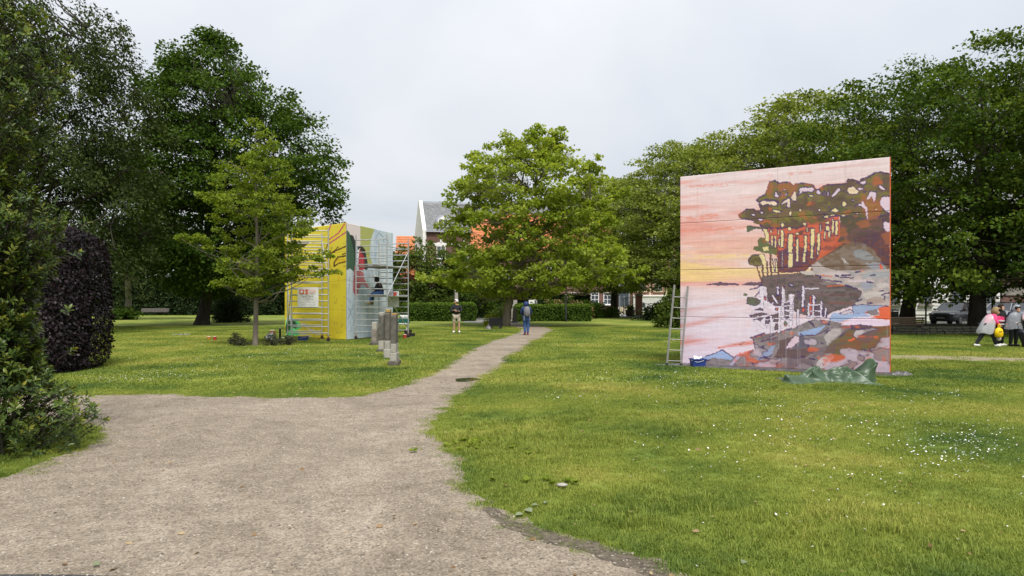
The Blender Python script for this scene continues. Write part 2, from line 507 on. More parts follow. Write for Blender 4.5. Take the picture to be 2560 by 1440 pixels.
PATH_PX = [(1235, 808), (1330, 812), (1372, 820), (1380, 826), (1360, 840), (1338, 852), (1302, 880), (1266, 905), (1240, 925), (1215, 944),
           (1206, 960), (1160, 981), (1128, 1010), (1094, 1040), (1086, 1062), (1100, 1095), (1124, 1125), (1152, 1148), (1180, 1188), (1172, 1222), (1215, 1258),
           (1286, 1284), (1340, 1312), (1440, 1342), (1560, 1374), (1650, 1402), (1730, 1450), (1900, 1600), (2300, 2300), (-300, 2300), (-500, 1400), (-140, 1222), (0, 1196), (100, 1163), (200, 1122),
           (243, 1090), (215, 1066), (120, 1046), (-60, 1040), (-900, 1040), (-900, 978), (60, 984), (200, 988), (420, 987), (640, 994), (800, 995), (880, 990), (945, 977), (1010, 962),
           (1062, 941), (1130, 902), (1190, 868), (1236, 850), (1280, 838), (1300, 829), (1302, 822), (1282, 816), (1240, 812)]
PATH_W = [tuple(G(x, y)[:2]) for (x, y) in PATH_PX]
def densify(poly, step, amp, seed):
    out = []
    for i in range(len(poly)):
        a = np.array(poly[i]); b = np.array(poly[(i + 1) % len(poly)]); L = np.linalg.norm(b - a)
        n = max(1, int(L / step))
        for k in range(n): out.append(a + (b - a) * k / n)
    out = np.array(out)
    w = np.column_stack([fbm(out * 2.2, seed, 3) - 0.5, fbm(out * 2.2 + 77, seed + 5, 3) - 0.5]) + \
        0.55 * np.column_stack([fbm(out * 9, seed + 9, 2) - 0.5, fbm(out * 9 + 31, seed + 12, 2) - 0.5])
    return out + w * amp
PATH_E = densify(PATH_W, 0.12, 0.34, 3)
def flat_poly(name, pts, z, mat):
    bm = bmesh.new()
    vs = [bm.verts.new((p[0], p[1], z)) for p in pts]
    es = [bm.edges.new((vs[i], vs[(i + 1) % len(vs)])) for i in range(len(vs))]
    bmesh.ops.triangle_fill(bm, use_beauty=True, use_dissolve=False, edges=es)
    for f in bm.faces:
        if f.normal.z < 0: f.normal_flip()
    me = bpy.data.meshes.new(name); bm.to_mesh(me); bm.free()
    me.materials.append(mat)
    return link_mesh(name, me)
tag(flat_poly('gravel_path', PATH_E, 0.005, M['gravel']), kind='structure')
def on_path(x, y):
    return in_poly(x, y, PATH_E)

# paved strip between the clipped hedges, and in front of the gate; street beyond the avenue
def mat_paving(name, c, sc, mortar=0.02):
    m, nt, b, o = mat_new(name)
    t = nd(nt, 'ShaderNodeTexBrick'); tc = nd(nt, 'ShaderNodeTexCoord'); nt.links.new(tc.outputs['Object'], t.inputs['Vector'])
    t.inputs['Scale'].default_value = sc; t.inputs['Color1'].default_value = (*c, 1); t.inputs['Color2'].default_value = (*[x * .75 for x in c], 1)
    t.inputs['Mortar'].default_value = (*[x * .4 for x in c], 1); t.inputs['Mortar Size'].default_value = mortar
    nt.links.new(t.outputs['Color'], b.inputs['Base Color']); b.inputs['Roughness'].default_value = 0.85
    return m
M['pave'] = mat_paving('grey paving', (0.26, 0.25, 0.235), 2.5)
pv = [tuple(G(x, y)[:2]) for (x, y) in [(1120, 795.5), (1290, 795.5), (1300, 809), (1230, 810), (1165, 806)]]
tag(flat_poly('paving_between_hedges', pv, 0.008, M['pave']), kind='structure')
pv = [(9.5, 76.5), (17.2, 76.5), (17.6, 84), (10, 84)]
tag(flat_poly('gate_paving', pv, 0.009, M['pave']), kind='structure')
M['asphalt'] = mat_plain('asphalt', (0.09, 0.09, 0.092), 0.85, 0, 0.25, 3)
st = [(28, 44), (120, 44), (120, 58), (32, 58), (26, 76), (22, 100), (16, 100), (19, 84), (24, 60)]
tag(flat_poly('street', st, 0.006, M['asphalt']), kind='structure')
st = [(10.3, 84), (17.3, 84), (19, 84.2), (16, 100), (-10, 103), (-10, 99)]
M['concrete'] = mat_plain('pale concrete', (0.36, 0.35, 0.33), 0.85, 0, 0.15, 2)
tag(flat_poly('forecourt', st, 0.007, M['concrete']), kind='structure')

# puddle on the path
M['water'] = mat_glass('puddle water', (0.035, 0.04, 0.02), 0.03)
c = G(1167, 950)
pts = [(c.x + 0.27 * math.cos(a) * (1 + 0.18 * math.sin(3 * a + 1)), c.y + 0.36 * math.sin(a) * (1 + 0.2 * math.sin(2 * a))) for a in [2 * math.pi * k / 40 for k in range(40)]]
tag(flat_poly('puddle', pts, 0.0085, M['water']), kind='structure')
M['wet'] = mat_plain('damp gravel', (0.115, 0.095, 0.07), 0.45, 0, 0.3, 25, 0.5, 0.3)

# dark kerb just inside the bottom edge of the picture
kb = MB()
kp = []
for k in range(13):
    px = -200 + k * 66
    kp.append(G(px, 1438 + max(0, (px - 100)) ** 1.6 / 1100.0))
for i in range(12):
    a, b_ = kp[i], kp[i + 1]
    n = Vector((0, -1, 0))
    kb.prism([a + Vector((0, 0, -.02)), b_ + Vector((0, 0, -.02)), b_ + Vector((0, -.12, -.02)), a + Vector((0, -.12, -.02))], (0, 0, 0.026))
M['kerbstone'] = mat_plain('dark kerbstone', (0.05, 0.05, 0.05), 0.8, 0, 0.3, 18, 0.3, 0.3)
tag(kb.build('kerb', M['kerbstone']), kind='structure')

# low raised bed behind the dry stone wall on the right
BED_Y0, BED_Z = 34.9, 0.40
M['earth'] = mat_plain('shaded earth and moss', (0.075, 0.075, 0.03), 0.95, 0, 0.4, 4, 0.1, 0.4)  # one dark olive earth colour with noise mottling
bd = MB()
bd.prism([(16.6, BED_Y0, 0), (60, BED_Y0, 0), (60, BED_Y0, BED_Z), (16.6, BED_Y0, BED_Z - .02)], (0, 5.0, 0))
tag(bd.build('raised_bed', M['earth']), kind='structure')

# ------------------------------------------------------------------ grass blades, pebbles, daisies
rng = np.random.default_rng(11)
def mat_blade():
    m, nt, b, o = mat_new('grass blades')
    r, _ = lawn_color(nt)
    oi = nd(nt, 'ShaderNodeAttribute', attribute_name='rnd')
    mx = nd(nt, 'ShaderNodeMix', data_type='RGBA', blend_type='MULTIPLY'); mx.inputs[0].default_value = 1
    rr = ramp(nt, oi.outputs['Fac'], [(0.0, (0.8, 0.88, 0.65)), (0.5, (1.15, 1.18, 0.95)), (0.93, (1.45, 1.4, 1.3)), (1.0, (2.0, 1.7, 2.4))])
    nt.links.new(r.outputs[0], mx.inputs[6]); nt.links.new(rr.outputs[0], mx.inputs[7])
    nt.links.new(mx.outputs[2], b.inputs['Base Color'])
    b.inputs['Roughness'].default_value = 0.55; b.inputs['Specular IOR Level'].default_value = 0.18
    t = nd(nt, 'ShaderNodeBsdfTranslucent'); nt.links.new(mx.outputs[2], t.inputs['Color'])
    s = nd(nt, 'ShaderNodeMixShader'); s.inputs[0].default_value = 0.35
    nt.links.new(b.outputs[0], s.inputs[1]); nt.links.new(t.outputs[0], s.inputs[2]); nt.links.new(s.outputs[0], o.inputs[0])
    return m
M['blade'] = mat_blade()
def tuft_object(name, n, rad, hmin, hmax, w, seed):
    r = np.random.default_rng(seed)
    a = r.uniform(0, 2 * np.pi, n); q = rad * np.sqrt(r.uniform(0, 1, n))
    base = np.column_stack([q * np.cos(a), q * np.sin(a), np.full(n, -0.004)])
    h = r.uniform(hmin, hmax, n); az = r.uniform(0, 2 * np.pi, n); lean = r.uniform(0.15, 1.0, n)
    d = np.column_stack([np.cos(az), np.sin(az), np.zeros(n)]); sdir = np.column_stack([-np.sin(az), np.cos(az), np.zeros(n)])
    mid = base + d * (h * lean * 0.35)[:, None] + np.array([0, 0, 1]) * (h * 0.62)[:, None]
    tip = base + d * (h * lean)[:, None] + np.array([0, 0, 1]) * (h * (1.0 - 0.3 * lean))[:, None]
    v = np.stack([base - sdir * w / 2, base + sdir * w / 2, mid + sdir * w * .4, mid - sdir * w * .4, tip], 1).reshape(-1, 3)
    i = np.arange(n) * 5
    f = np.concatenate([np.column_stack([i, i + 1, i + 2]), np.column_stack([i, i + 2, i + 3]), np.column_stack([i + 3, i + 2, i + 4])])
    me = np_mesh(name, v, f, M['blade'], attrs={'rnd': np.repeat(r.uniform(0, 1, n), 5)})
    return bpy.data.objects.new(name, me)
def scatter(name, pts, scl, src, kind='stuff', label=None, cat=None):
    """one object whose points carry copies of src (uncountable ground cover)"""
    me = np_mesh(name, pts, np.zeros((0, 3), np.int32), attrs={'scl': scl, 'rot': np.random.default_rng(5).uniform(0, 6.283, len(pts))})
    o = link_mesh(name, me)
    ng = bpy.data.node_groups.new(name, 'GeometryNodeTree')
    ng.interface.new_socket('Geometry', in_out='INPUT', socket_type='NodeSocketGeometry')
    ng.interface.new_socket('Geometry', in_out='OUTPUT', socket_type='NodeSocketGeometry')
    gi = ng.nodes.new('NodeGroupInput'); go = ng.nodes.new('NodeGroupOutput')
    iop = ng.nodes.new('GeometryNodeInstanceOnPoints'); oi = ng.nodes.new('GeometryNodeObjectInfo')
    oi.inputs['Object'].default_value = src
    a1 = ng.nodes.new('GeometryNodeInputNamedAttribute'); a1.data_type = 'FLOAT'; a1.inputs['Name'].default_value = 'scl'
    a2 = ng.nodes.new('GeometryNodeInputNamedAttribute'); a2.data_type = 'FLOAT'; a2.inputs['Name'].default_value = 'rot'
    cx = ng.nodes.new('ShaderNodeCombineXYZ'); ng.links.new(a2.outputs['Attribute'], cx.inputs['Z'])
    ng.links.new(gi.outputs[0], iop.inputs['Points']); ng.links.new(oi.outputs['Geometry'], iop.inputs['Instance'])
    ng.links.new(a1.outputs['Attribute'], iop.inputs['Scale'])
    ng.links.new(cx.outputs[0], iop.inputs['Rotation']); ng.links.new(iop.outputs[0], go.inputs[0])
    md = o.modifiers.new('scatter', 'NODES'); md.node_group = ng
    tag(o, label, cat, kind=kind)
    return o
def trail(x, y):
    return (np.abs(y - (23.4 - 0.30 * x)) < 1.0 + .5 * (fbm(np.column_stack([x, y]) * .8, 55, 2) - .5)) & (x > 10.5)
def lawn_points(n, d0, d1, margin=0.8, power=1.0, seed=1):
    r = np.random.default_rng(seed)
    d = (d0 ** power + r.uniform(0, 1, n) * (d1 ** power - d0 ** power)) ** (1 / power)
    x = r.uniform(-1, 1, n) * (d * 0.75 + margin)
    y = d
    keep = ~on_path(x, y) & ~(trail(x, y) & (r.uniform(0, 1, n) < 0.93)) & ~((x > 16.4) & (y > 34.6))
    x, y = x[keep], y[keep]
    return x, y
t_short = tuft_object('grass_tuft_short', 90, 0.10, 0.014, 0.038, 0.0036, 1)
t_long = tuft_object('grass_tuft_long', 70, 0.10, 0.035, 0.08, 0.0038, 2)
t_far = tuft_object('grass_tuft_far', 60, 0.22, 0.018, 0.05, 0.010, 3)
def with_size(x, y, lo, hi, seed, thr=0.0):
    r = np.random.default_rng(seed); n = fbm(np.column_stack([x, y]) * 0.7, seed, 3)
    return np.column_stack([x, y, np.full(len(x), 0.0)]), (lo + (hi - lo) * r.uniform(0, 1, len(x))) * (0.65 + 0.8 * n)
x, y = lawn_points(34000, 3.2, 13.5, 2.8, 1.6, 21)
p_, s_ = with_size(x, y, 0.75, 1.2, 4)
scatter('lawn_grass', p_, s_, t_short)
x, y = lawn_points(48000, 12.5, 46, 4.0, 1.35, 22)
p_, s_ = with_size(x, y, 0.75, 1.25, 5)
scatter('distant_lawn_grass', p_, s_, t_far)
x, y = lawn_points(32000, 3.4, 22, 2.8, 1.5, 23)
n_ = fbm(np.column_stack([x, y]) * 0.55, 91, 3)
k_ = n_ > 0.60
p_, s_ = with_size(x[k_], y[k_], 0.6, 1.1, 6)
s_ = s_ * np.clip((n_[k_] - 0.60) * 9 + 0.55, 0.4, 1.25)
scatter('rough_grass_patches', p_, s_, t_long)
# a few lush dark tussocks
tc_ = [(1245, 1090, .34, 60), (1490, 1100, .3, 45), (1620, 1255, .3, 70), (1930, 1030, .5, 50), (1260, 968, .35, 30), (1480, 1035, .5, 40), (2090, 1300, .35, 50), (2230, 1340, .4, 60), (205, 1082, .16, 40), (1580, 1300, .2, 25), (1700, 1010, .5, 30)]
q_ = np.concatenate([np.random.default_rng(int(a_)).normal(0, 1, (n0, 2)) * [s0, s0 * .6] + np.array(G(a_, b_)[:2]) for (a_, b_, s0, n0) in tc_])
q_ = q_[~on_path(q_[:, 0], q_[:, 1])]
scatter('grass_tussocks', np.column_stack([q_, np.zeros(len(q_))]), rng.uniform(.7, 1.3, len(q_)), tuft_object('grass_tuft_lush', 70, 0.09, 0.04, 0.085, 0.004, 7))
# bare soil at the worn corner
M['soil'] = mat_plain('bare damp soil', (0.115, 0.095, 0.07), 0.9, 0, 0.35, 22, 0.2, 0.4)
sp_ = [tuple(G(a_, b_)[:2]) for (a_, b_) in [(1205, 1240), (1260, 1285), (1320, 1318), (1400, 1338), (1480, 1358), (1600, 1392), (1700, 1420), (1720, 1480), (1560, 1425), (1440, 1385), (1340, 1352), (1270, 1320), (1215, 1280)]]
tag(flat_poly('bare_soil', densify(sp_, .05, .22, 8), 0.0075, M['soil']), kind='structure')
# grass fringe creeping over the path edge
e_ = np.repeat(PATH_E, 5, 0)[:, :2] + rng.normal(0, 0.075, (len(PATH_E) * 5, 2)) * rng.uniform(.3, 1.7, (len(PATH_E) * 5, 1))
k_ = (e_[:, 1] > 3.6) & (e_[:, 1] < 30) & (np.abs(e_[:, 0]) < e_[:, 1] * .75 + 1) & (rng.uniform(0, 1, len(e_)) < 0.75)
e_ = e_[k_]
scatter('path_edge_grass', np.column_stack([e_, np.full(len(e_), 0.002)]), rng.uniform(0.35, 0.95, len(e_)), t_short)
# loose tufts on the worn corner at the lower right of the path
c_ = np.array([G(x_, y_)[:2] for (x_, y_) in [(1330, 1330), (1345, 1340), (1300, 1290), (1240, 1245), (1260, 1318), (1420, 1365), (1450, 1380), (1280, 1300), (1345, 1350), (1320, 1318), (1190, 1240), (1225, 1262)]])
e_ = np.repeat(c_, 5, 0) + rng.normal(0, 0.035, (len(c_) * 5, 2))
scatter('stray_grass_tufts', np.column_stack([e_, np.full(len(e_), 0.003)]), rng.uniform(0.3, 0.6, len(e_)), t_short)

def rock_mesh(name, mat):
    bm = bmesh.new(); bmesh.ops.create_icosphere(bm, subdivisions=1, radius=1)
    r = random.Random(3)
    for v in bm.verts: v.co = Vector((v.co.x * 1.2, v.co.y, v.co.z * .6)) * r.uniform(.75, 1.1)
    me = bpy.data.meshes.new(name); bm.to_mesh(me); bm.free(); me.materials.append(mat)
    return bpy.data.objects.new(name, me)
def mat_pebble():
    m, nt, b, o = mat_new('pebbles')
    n = noise_node(nt, 30, 1, coord='Position')
    r = ramp(nt, n.outputs['Fac'], [(0.3, (0.09, 0.075, 0.06)), (0.5, (0.25, 0.21, 0.16)), (0.68, (0.42, 0.38, 0.32))])
    nt.links.new(r.outputs[0], b.inputs['Base Color']); b.inputs['Roughness'].default_value = 0.8
    return m
M['pebble'] = mat_pebble()
peb = rock_mesh('pebble_stone', M['pebble'])
n = 72000
d = (3.2 ** 1.2 + rng.uniform(0, 1, n) * (13 ** 1.2 - 3.2 ** 1.2)) ** (1 / 1.2); x = rng.uniform(-1, 1, n) * (d * .75 + 1.6)
k_ = on_path(x, d); x, d = x[k_], d[k_]
scatter('path_pebbles', np.column_stack([x, d, np.full(len(x), 0.006)]), rng.uniform(0.003, 0.0085, len(x)) * (1 + 0.9 * (rng.uniform(0, 1, len(x)) > .96)), peb)

# daisies: white discs with yellow hearts on short stalks, in drifts
M['daisy'] = mat_plain('daisy petals', (0.82, 0.82, 0.8), 0.6, 0, 0.05, 20)
cen = []
for (px, py, n, sx, sy) in [(2440, 1115, 130, 70, 25), (2350, 1150, 60, 60, 20), (2280, 1100, 40, 60, 12), (2120, 1060, 90, 150, 16), (1960, 1030, 60, 120, 18), (2440, 1080, 70, 110, 20), (2230, 1180, 60, 200, 50), (1740, 955, 90, 60, 14),
                            (1640, 940, 70, 80, 14), (1500, 945, 60, 60, 12), (1850, 985, 50, 160, 20), (2050, 1000, 70, 200, 15), (560, 900, 130, 90, 12), (430, 935, 140, 70, 10), (300, 950, 90, 60, 5),
                            (700, 885, 90, 80, 9), (870, 872, 60, 60, 6), (1030, 895, 50, 60, 10), (900, 888, 60, 40, 6), (1050, 806, 60, 90, 1.5), (1150, 830, 40, 50, 4), (1560, 845, 80, 60, 6), (1680, 850, 60, 40, 6),
                            (2300, 985, 60, 160, 12), (1420, 990, 40, 60, 10), (1700, 1130, 30, 120, 40), (2200, 1270, 25, 250, 60), (480, 860, 60, 120, 8), (1850, 1100, 50, 100, 30), (800, 920, 60, 120, 15), (1400, 860, 50, 90, 10)]:
    r_ = np.random.default_rng(int(px + py))
    qx = px + r_.normal(0, sx, n); qy = np.clip(py + r_.normal(0, sy, n), 790, 1430)
    dd = EYE * F / (qy - HOR)
    cen.append(np.column_stack([(qx - 1280) * dd / F, dd]))
cen = np.concatenate(cen)
cen = cen[~on_path(cen[:, 0], cen[:, 1])]
# stretch along the view so that drifts keep a natural footprint
N = len(cen)
R_ = rng.uniform(0.006, 0.0105, N) * np.clip(1 + (cen[:, 1] - 12) * 0.02, 1, 1.8); tilt = rng.normal(0, 0.35, (N, 2))
ang = np.linspace(0, 2 * np.pi, 7)[:-1]
z_ = rng.uniform(0.028, 0.05, N)
vx = cen[:, 0, None] + R_[:, None] * np.cos(ang); vy = cen[:, 1, None] + R_[:, None] * np.sin(ang)
vz = z_[:, None] + R_[:, None] * (tilt[:, 0, None] * np.cos(ang) + (tilt[:, 1, None] - 0.25) * -np.sin(ang) * -1)
v = np.stack([vx, vy, vz], -1)
top = np.column_stack([cen, z_ + 0.004])[:, None, :]
v = np.concatenate([v, top], 1).reshape(-1, 3)
b7 = np.arange(N)[:, None] * 7
f = np.concatenate([np.stack([b7[:, 0] + k, b7[:, 0] + (k + 1) % 6, b7[:, 0] + 6], 1) for k in range(6)])
tag(link_mesh('daisies', np_mesh('daisies', v, f, M['daisy'])), 'white daisies scattered in drifts over the lawn', kind='stuff')

# dry leaves and twigs strewn on path and lawn
M['dryleaf'] = mat_leaf('dry leaves', [(0.13, 0.07, 0.035), (0.26, 0.17, 0.09), (0.42, 0.33, 0.2)], 0.1)
n = 330
d = (3.9 ** 1.3 + rng.uniform(0, 1, n) * (16 ** 1.3 - 3.9 ** 1.3)) ** (1 / 1.3); x = rng.uniform(-1, 1, n) * (d * .75)
a = rng.uniform(0, 6.28, n); L = rng.uniform(0.02, 0.065, n); W = L * rng.uniform(.18, .4, n)
dx = np.column_stack([np.cos(a), np.sin(a), rng.normal(0, .15, n)]); sx = np.column_stack([-np.sin(a), np.cos(a), rng.normal(0, .3, n)])
base = np.column_stack([x, d, np.where(on_path(x, d), 0.012, 0.03)])
v = np.stack([base, base + dx * (L * .5)[:, None] + sx * W[:, None], base + dx * L[:, None], base + dx * (L * .5)[:, None] - sx * W[:, None] + np.array([0, 0, .006])], 1).reshape(-1, 3)
f = np.arange(n * 4).reshape(-1, 4)
tag(link_mesh('leaf_litter', np_mesh('leaf_litter', v, f, M['dryleaf'], attrs={'rnd': np.repeat(rng.uniform(0, 1, n), 4)})), 'dry brown leaves strewn over path and lawn', kind='stuff')
# ------------------------------------------------------------------ vegetation builders
M['bark_dark'] = mat_bark('dark bark', (0.018, 0.015, 0.012), (0.06, 0.05, 0.04))
M['bark_grey'] = mat_bark('grey bark', (0.09, 0.078, 0.06), (0.21, 0.18, 0.145))
M['bark_plane'] = mat_bark('plane bark', (0.13, 0.11, 0.075), (0.32, 0.275, 0.2))
M['bark_pale'] = mat_bark('pale twig bark', (0.10, 0.095, 0.08), (0.24, 0.22, 0.19))
M['leaf_oak'] = mat_leaf('oak leaves', [(0.018, 0.04, 0.007), (0.05, 0.095, 0.013), (0.115, 0.18, 0.026)], 0.3)
M['leaf_birch'] = mat_leaf('dark feathery leaves', [(0.017, 0.028, 0.008), (0.038, 0.057, 0.015), (0.078, 0.104, 0.028)], 0.22)
M['leaf_ginkgo'] = mat_leaf('ginkgo leaves', [(0.08, 0.125, 0.014), (0.155, 0.215, 0.025), (0.26, 0.305, 0.046)], 0.38)
M['leaf_plane'] = mat_leaf('plane leaves', [(0.11, 0.165, 0.018), (0.235, 0.305, 0.038), (0.42, 0.47, 0.11)], 0.48)
M['leaf_horn'] = mat_leaf('avenue leaves', [(0.015, 0.031, 0.006), (0.056, 0.098, 0.013), (0.21, 0.26, 0.038)], 0.32, patch=.5, pscale=.9)  # strong patches put lit sprays and darker depths into the leaf colour
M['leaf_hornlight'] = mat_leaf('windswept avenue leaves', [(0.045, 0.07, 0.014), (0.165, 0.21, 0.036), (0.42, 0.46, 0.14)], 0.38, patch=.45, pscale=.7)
M['leaf_hedge'] = mat_leaf('hedge leaves', [(0.022, 0.05, 0.01), (0.06, 0.115, 0.017), (0.17, 0.25, 0.035)], 0.25, pscale=1.5)
M['leaf_dark'] = mat_leaf('dark evergreen leaves', [(0.008, 0.016, 0.007), (0.02, 0.036, 0.012), (0.045, 0.07, 0.02)], 0.15)
M['leaf_copper'] = mat_leaf('copper beech leaves', [(0.006, 0.004, 0.005), (0.013, 0.0075, 0.0105), (0.034, 0.018, 0.023)], 0.1, 0.5, 0.22)
M['leaf_laurel'] = mat_leaf('glossy evergreen leaves', [(0.014, 0.03, 0.007), (0.038, 0.068, 0.012), (0.10, 0.15, 0.025), (0.24, 0.23, 0.03)], 0.2, 0.36, 0.3, patch=0.25, pscale=1.2)
M['leaf_shrub'] = mat_leaf('shrub leaves', [(0.03, 0.055, 0.012), (0.075, 0.115, 0.02), (0.15, 0.19, 0.04)], 0.3)
M['leaf_grey'] = mat_leaf('grey green shrub leaves', [(0.03, 0.035, 0.02), (0.06, 0.065, 0.04), (0.11, 0.115, 0.07)], 0.25)
M['pink_bloom'] = mat_leaf('pink blossom', [(0.3, 0.1, 0.09), (0.5, 0.24, 0.2), (0.6, 0.4, 0.33)], 0.2)
M['hedge_core'] = mat_plain('hedge inner shade', (0.012, 0.016, 0.006), 0.95, 0, 0.3, 5, 0.05)  # near-black colour standing for the shade deep inside the foliage

def unit(v):
    return v / np.maximum(np.linalg.norm(v, axis=1, keepdims=True), 1e-9)
def leaf_verts(pos, dirn, nrm, L, W, fold=0.18):
    side = unit(np.cross(nrm, dirn)); nn = unit(np.cross(dirn, side))
    L = np.asarray(L)[:, None]; W = np.asarray(W)[:, None]
    mid = pos + dirn * L * 0.48
    return np.stack([pos, mid + side * W + nn * W * fold, pos + dirn * L, mid - side * W + nn * W * fold], 1)
def leaf_object(name, pos, dirn, nrm, L, W, rnd, mat, parent, fold=0.25):
    v = leaf_verts(pos, dirn, nrm, L, W, fold).reshape(-1, 3)
    f = np.arange(len(v)).reshape(-1, 4)
    me = np_mesh(name, v, f, mat, attrs={'rnd': np.repeat(rnd, 4)})
    return link_mesh(name, me, parent)
def env_at(env, z):
    e = np.array(env)
    return np.interp(z, e[:, 0], e[:, 1]), np.interp(z, e[:, 0], e[:, 2])

def make_tree(name, label, base, env, ncl, per, crad, leaf, mleaf, mbark, tr, ttop, seed, flat=0.55, droop=0.0, wind=None,
              depth=0.9, shell=0.42, nlimb=22, cbase=2.0, lean=(0, 0), group=None, arms=None, lump=0.5, twig=0.02, aspect=0.33, up=0.55, flare=1.5, limb_mat=None, dzone=None, limb_k=.36, thin=1.22):
    r = np.random.default_rng(seed)
    root = empty(name, (base[0], base[1], base[2] if len(base) > 2 else 0))
    tag(root, label, 'tree', group)
    e = np.array(env); zmin, zmax = e[:, 0].min(), e[:, 0].max()
    zz = np.linspace(zmin, zmax, 200); xl, xr = env_at(env, zz); w = np.maximum(xr - xl, 0.05) ** 1.25
    nc3 = int(ncl * thin)
    z = r.choice(zz, nc3, p=w / w.sum()) + r.uniform(-.2, .2, nc3)
    z = np.clip(z, zmin, zmax)
    xl, xr = env_at(env, z); cx = (xl + xr) / 2; hw = (xr - xl) / 2
    th = r.uniform(0, 2 * np.pi, len(z)); rho = r.uniform(0, 1, len(z)) ** shell
    lm = 1 - lump + lump * 1.35 * fbm(np.column_stack([np.cos(th) * 1.6, np.sin(th) * 1.6, z * 0.42]) + 9, seed, 3) / 0.55 * 0.74
    dh = np.maximum(hw, 0.2)
    C = np.column_stack([cx + rho * np.cos(th) * hw * lm, rho * np.sin(th) * dh * depth * lm, z])
    # thin the crown with a coarse noise so that gaps open between the boughs
    gap = fbm(C * 0.5 + 40, seed + 3, 2)
    if dzone is not None:
        gap = gap - dzone(C)
    C = C[np.argsort(-gap)][:ncl]
    C = C[r.permutation(len(C))]
    rad = crad * r.uniform(0.55, 1.25, len(C))
    if arms:
        ex = []; er = []
        for (p0, p1, n, s) in arms:
            t = r.uniform(0.1, 1.0, n)
            q = np.array(p0) + (np.array(p1) - np.array(p0)) * t[:, None]; q[:, 2] += 0.25 * np.sin(t * np.pi)
            ex.append(q + r.normal(0, s, (n, 3)) * [1, 1, .6]); er.append(crad * r.uniform(.4, .8, n))
        C = np.concatenate([C] + ex); rad = np.concatenate([rad] + er)
    # trunk and limbs
    tb = MB()
    zs = np.linspace(0, ttop, 9)
    def trunk_at(zv):
        k = zv / ttop
        return np.array([lean[0] * k + 0.12 * tr * 3 * math.sin(zv * .9 + seed), lean[1] * k + 0.1 * tr * 3 * math.cos(zv * 1.1 + seed), zv])
    def trunk_r(zv):
        k = zv / ttop
        return tr * ((1 - 0.85 * k) + (flare - 1) * math.exp(-zv / (tr * 1.6)))
    zs = np.unique(np.concatenate([[-0.1, 0.1 * tr * 8, tr * 2.2], zs]))
    tb.tube([trunk_at(q) for q in zs], [max(0.02, trunk_r(max(q, 0))) for q in zs], 12)
    limb_pts = []
    lb = MB()
    far = np.argsort(-(np.hypot(C[:, 0], C[:, 1]) + r.uniform(0, 3, len(C))))
    for ci in far[:nlimb * 2:2]:
        c = C[ci]
        hd = np.hypot(c[0], c[1])
        z0 = float(np.clip(c[2] - hd * r.uniform(.35, .75), cbase * 0.85, ttop * 0.96))
        p0 = trunk_at(z0); r0 = min(trunk_r(z0) * 0.5, tr * limb_k)
        p1 = p0 + (c - p0) * 0.45 + np.array([0, 0, 0.10 * hd]) + r.normal(0, 0.08 * hd + .02, 3)
        ts = np.linspace(0, 1, 7)
        pts = [(1 - t) ** 2 * p0 + 2 * t * (1 - t) * p1 + t * t * c + (r.normal(0, .03 * hd, 3) if 0 < t < 1 else 0) for t in ts]
        lb.tube(pts, [max(0.012, r0 * (1 - 0.93 * t)) for t in ts], 6, caps=False)
        limb_pts += [pts[k] for k in range(1, 7)]
    limb_pts = np.array(limb_pts)
    for ci in range(len(C)):
        c = C[ci]; dd = np.linalg.norm(limb_pts - c, axis=1) + np.maximum(0, limb_pts[:, 2] - c[2]) * .6
        q = limb_pts[np.argmin(dd)]
        m = (q + c) / 2 + r.normal(0, .12, 3) * np.linalg.norm(c - q)
        lb.tube([q, m, c], [twig * 1.6, twig, twig * .4], 4, caps=False)
    to = tb.build('trunk', mbark, root)
    lb.build('limbs', limb_mat or mbark, root)
    # leaves
    n = len(C) * per
    ci = np.repeat(np.arange(len(C)), per)
    g = r.normal(0, 1, (n, 3)); g = unit(g) * (r.uniform(0, 1, n) ** 0.5)[:, None]
    g[:, 2] *= flat
    if wind is not None:
        wv = np.array(wind); g = g * (1 + 0.0) + np.outer((g @ unit(wv[None])[0]), wv) * 0.9
    pos = C[ci] + g * rad[ci][:, None]
    if droop:
        hr = np.hypot(g[:, 0], g[:, 1]); pos[:, 2] -= droop * hr ** 2 * rad[ci] + droop * .35 * r.uniform(0, 1, n) ** 2
    out = unit(np.column_stack([pos[:, 0] - lean[0] * .5, pos[:, 1], np.zeros(n)]))
    nrm = unit(np.array([0, 0, 1.0]) * up + out * 0.3 + r.normal(0, .55, (n, 3)))
    dirn = unit(out * 0.6 + g * 0.7 + r.normal(0, .6, (n, 3)) + np.array([0, 0, -0.25 - droop * .8]) + (np.array(wind) * 1.2 if wind is not None else 0))
    nrm = unit(nrm - dirn * np.sum(nrm * dirn, 1, keepdims=True))
    L = leaf * r.uniform(.65, 1.3, n); W = L * aspect * r.uniform(.8, 1.2, n)
    cl_r = r.uniform(0, 1, len(C))
    rnd = np.clip(0.62 * r.uniform(0, 1, n) + 0.38 * cl_r[ci], 0, 1)
    leaf_object('crown', pos, dirn, nrm, L, W, rnd, mleaf, root)
    return root

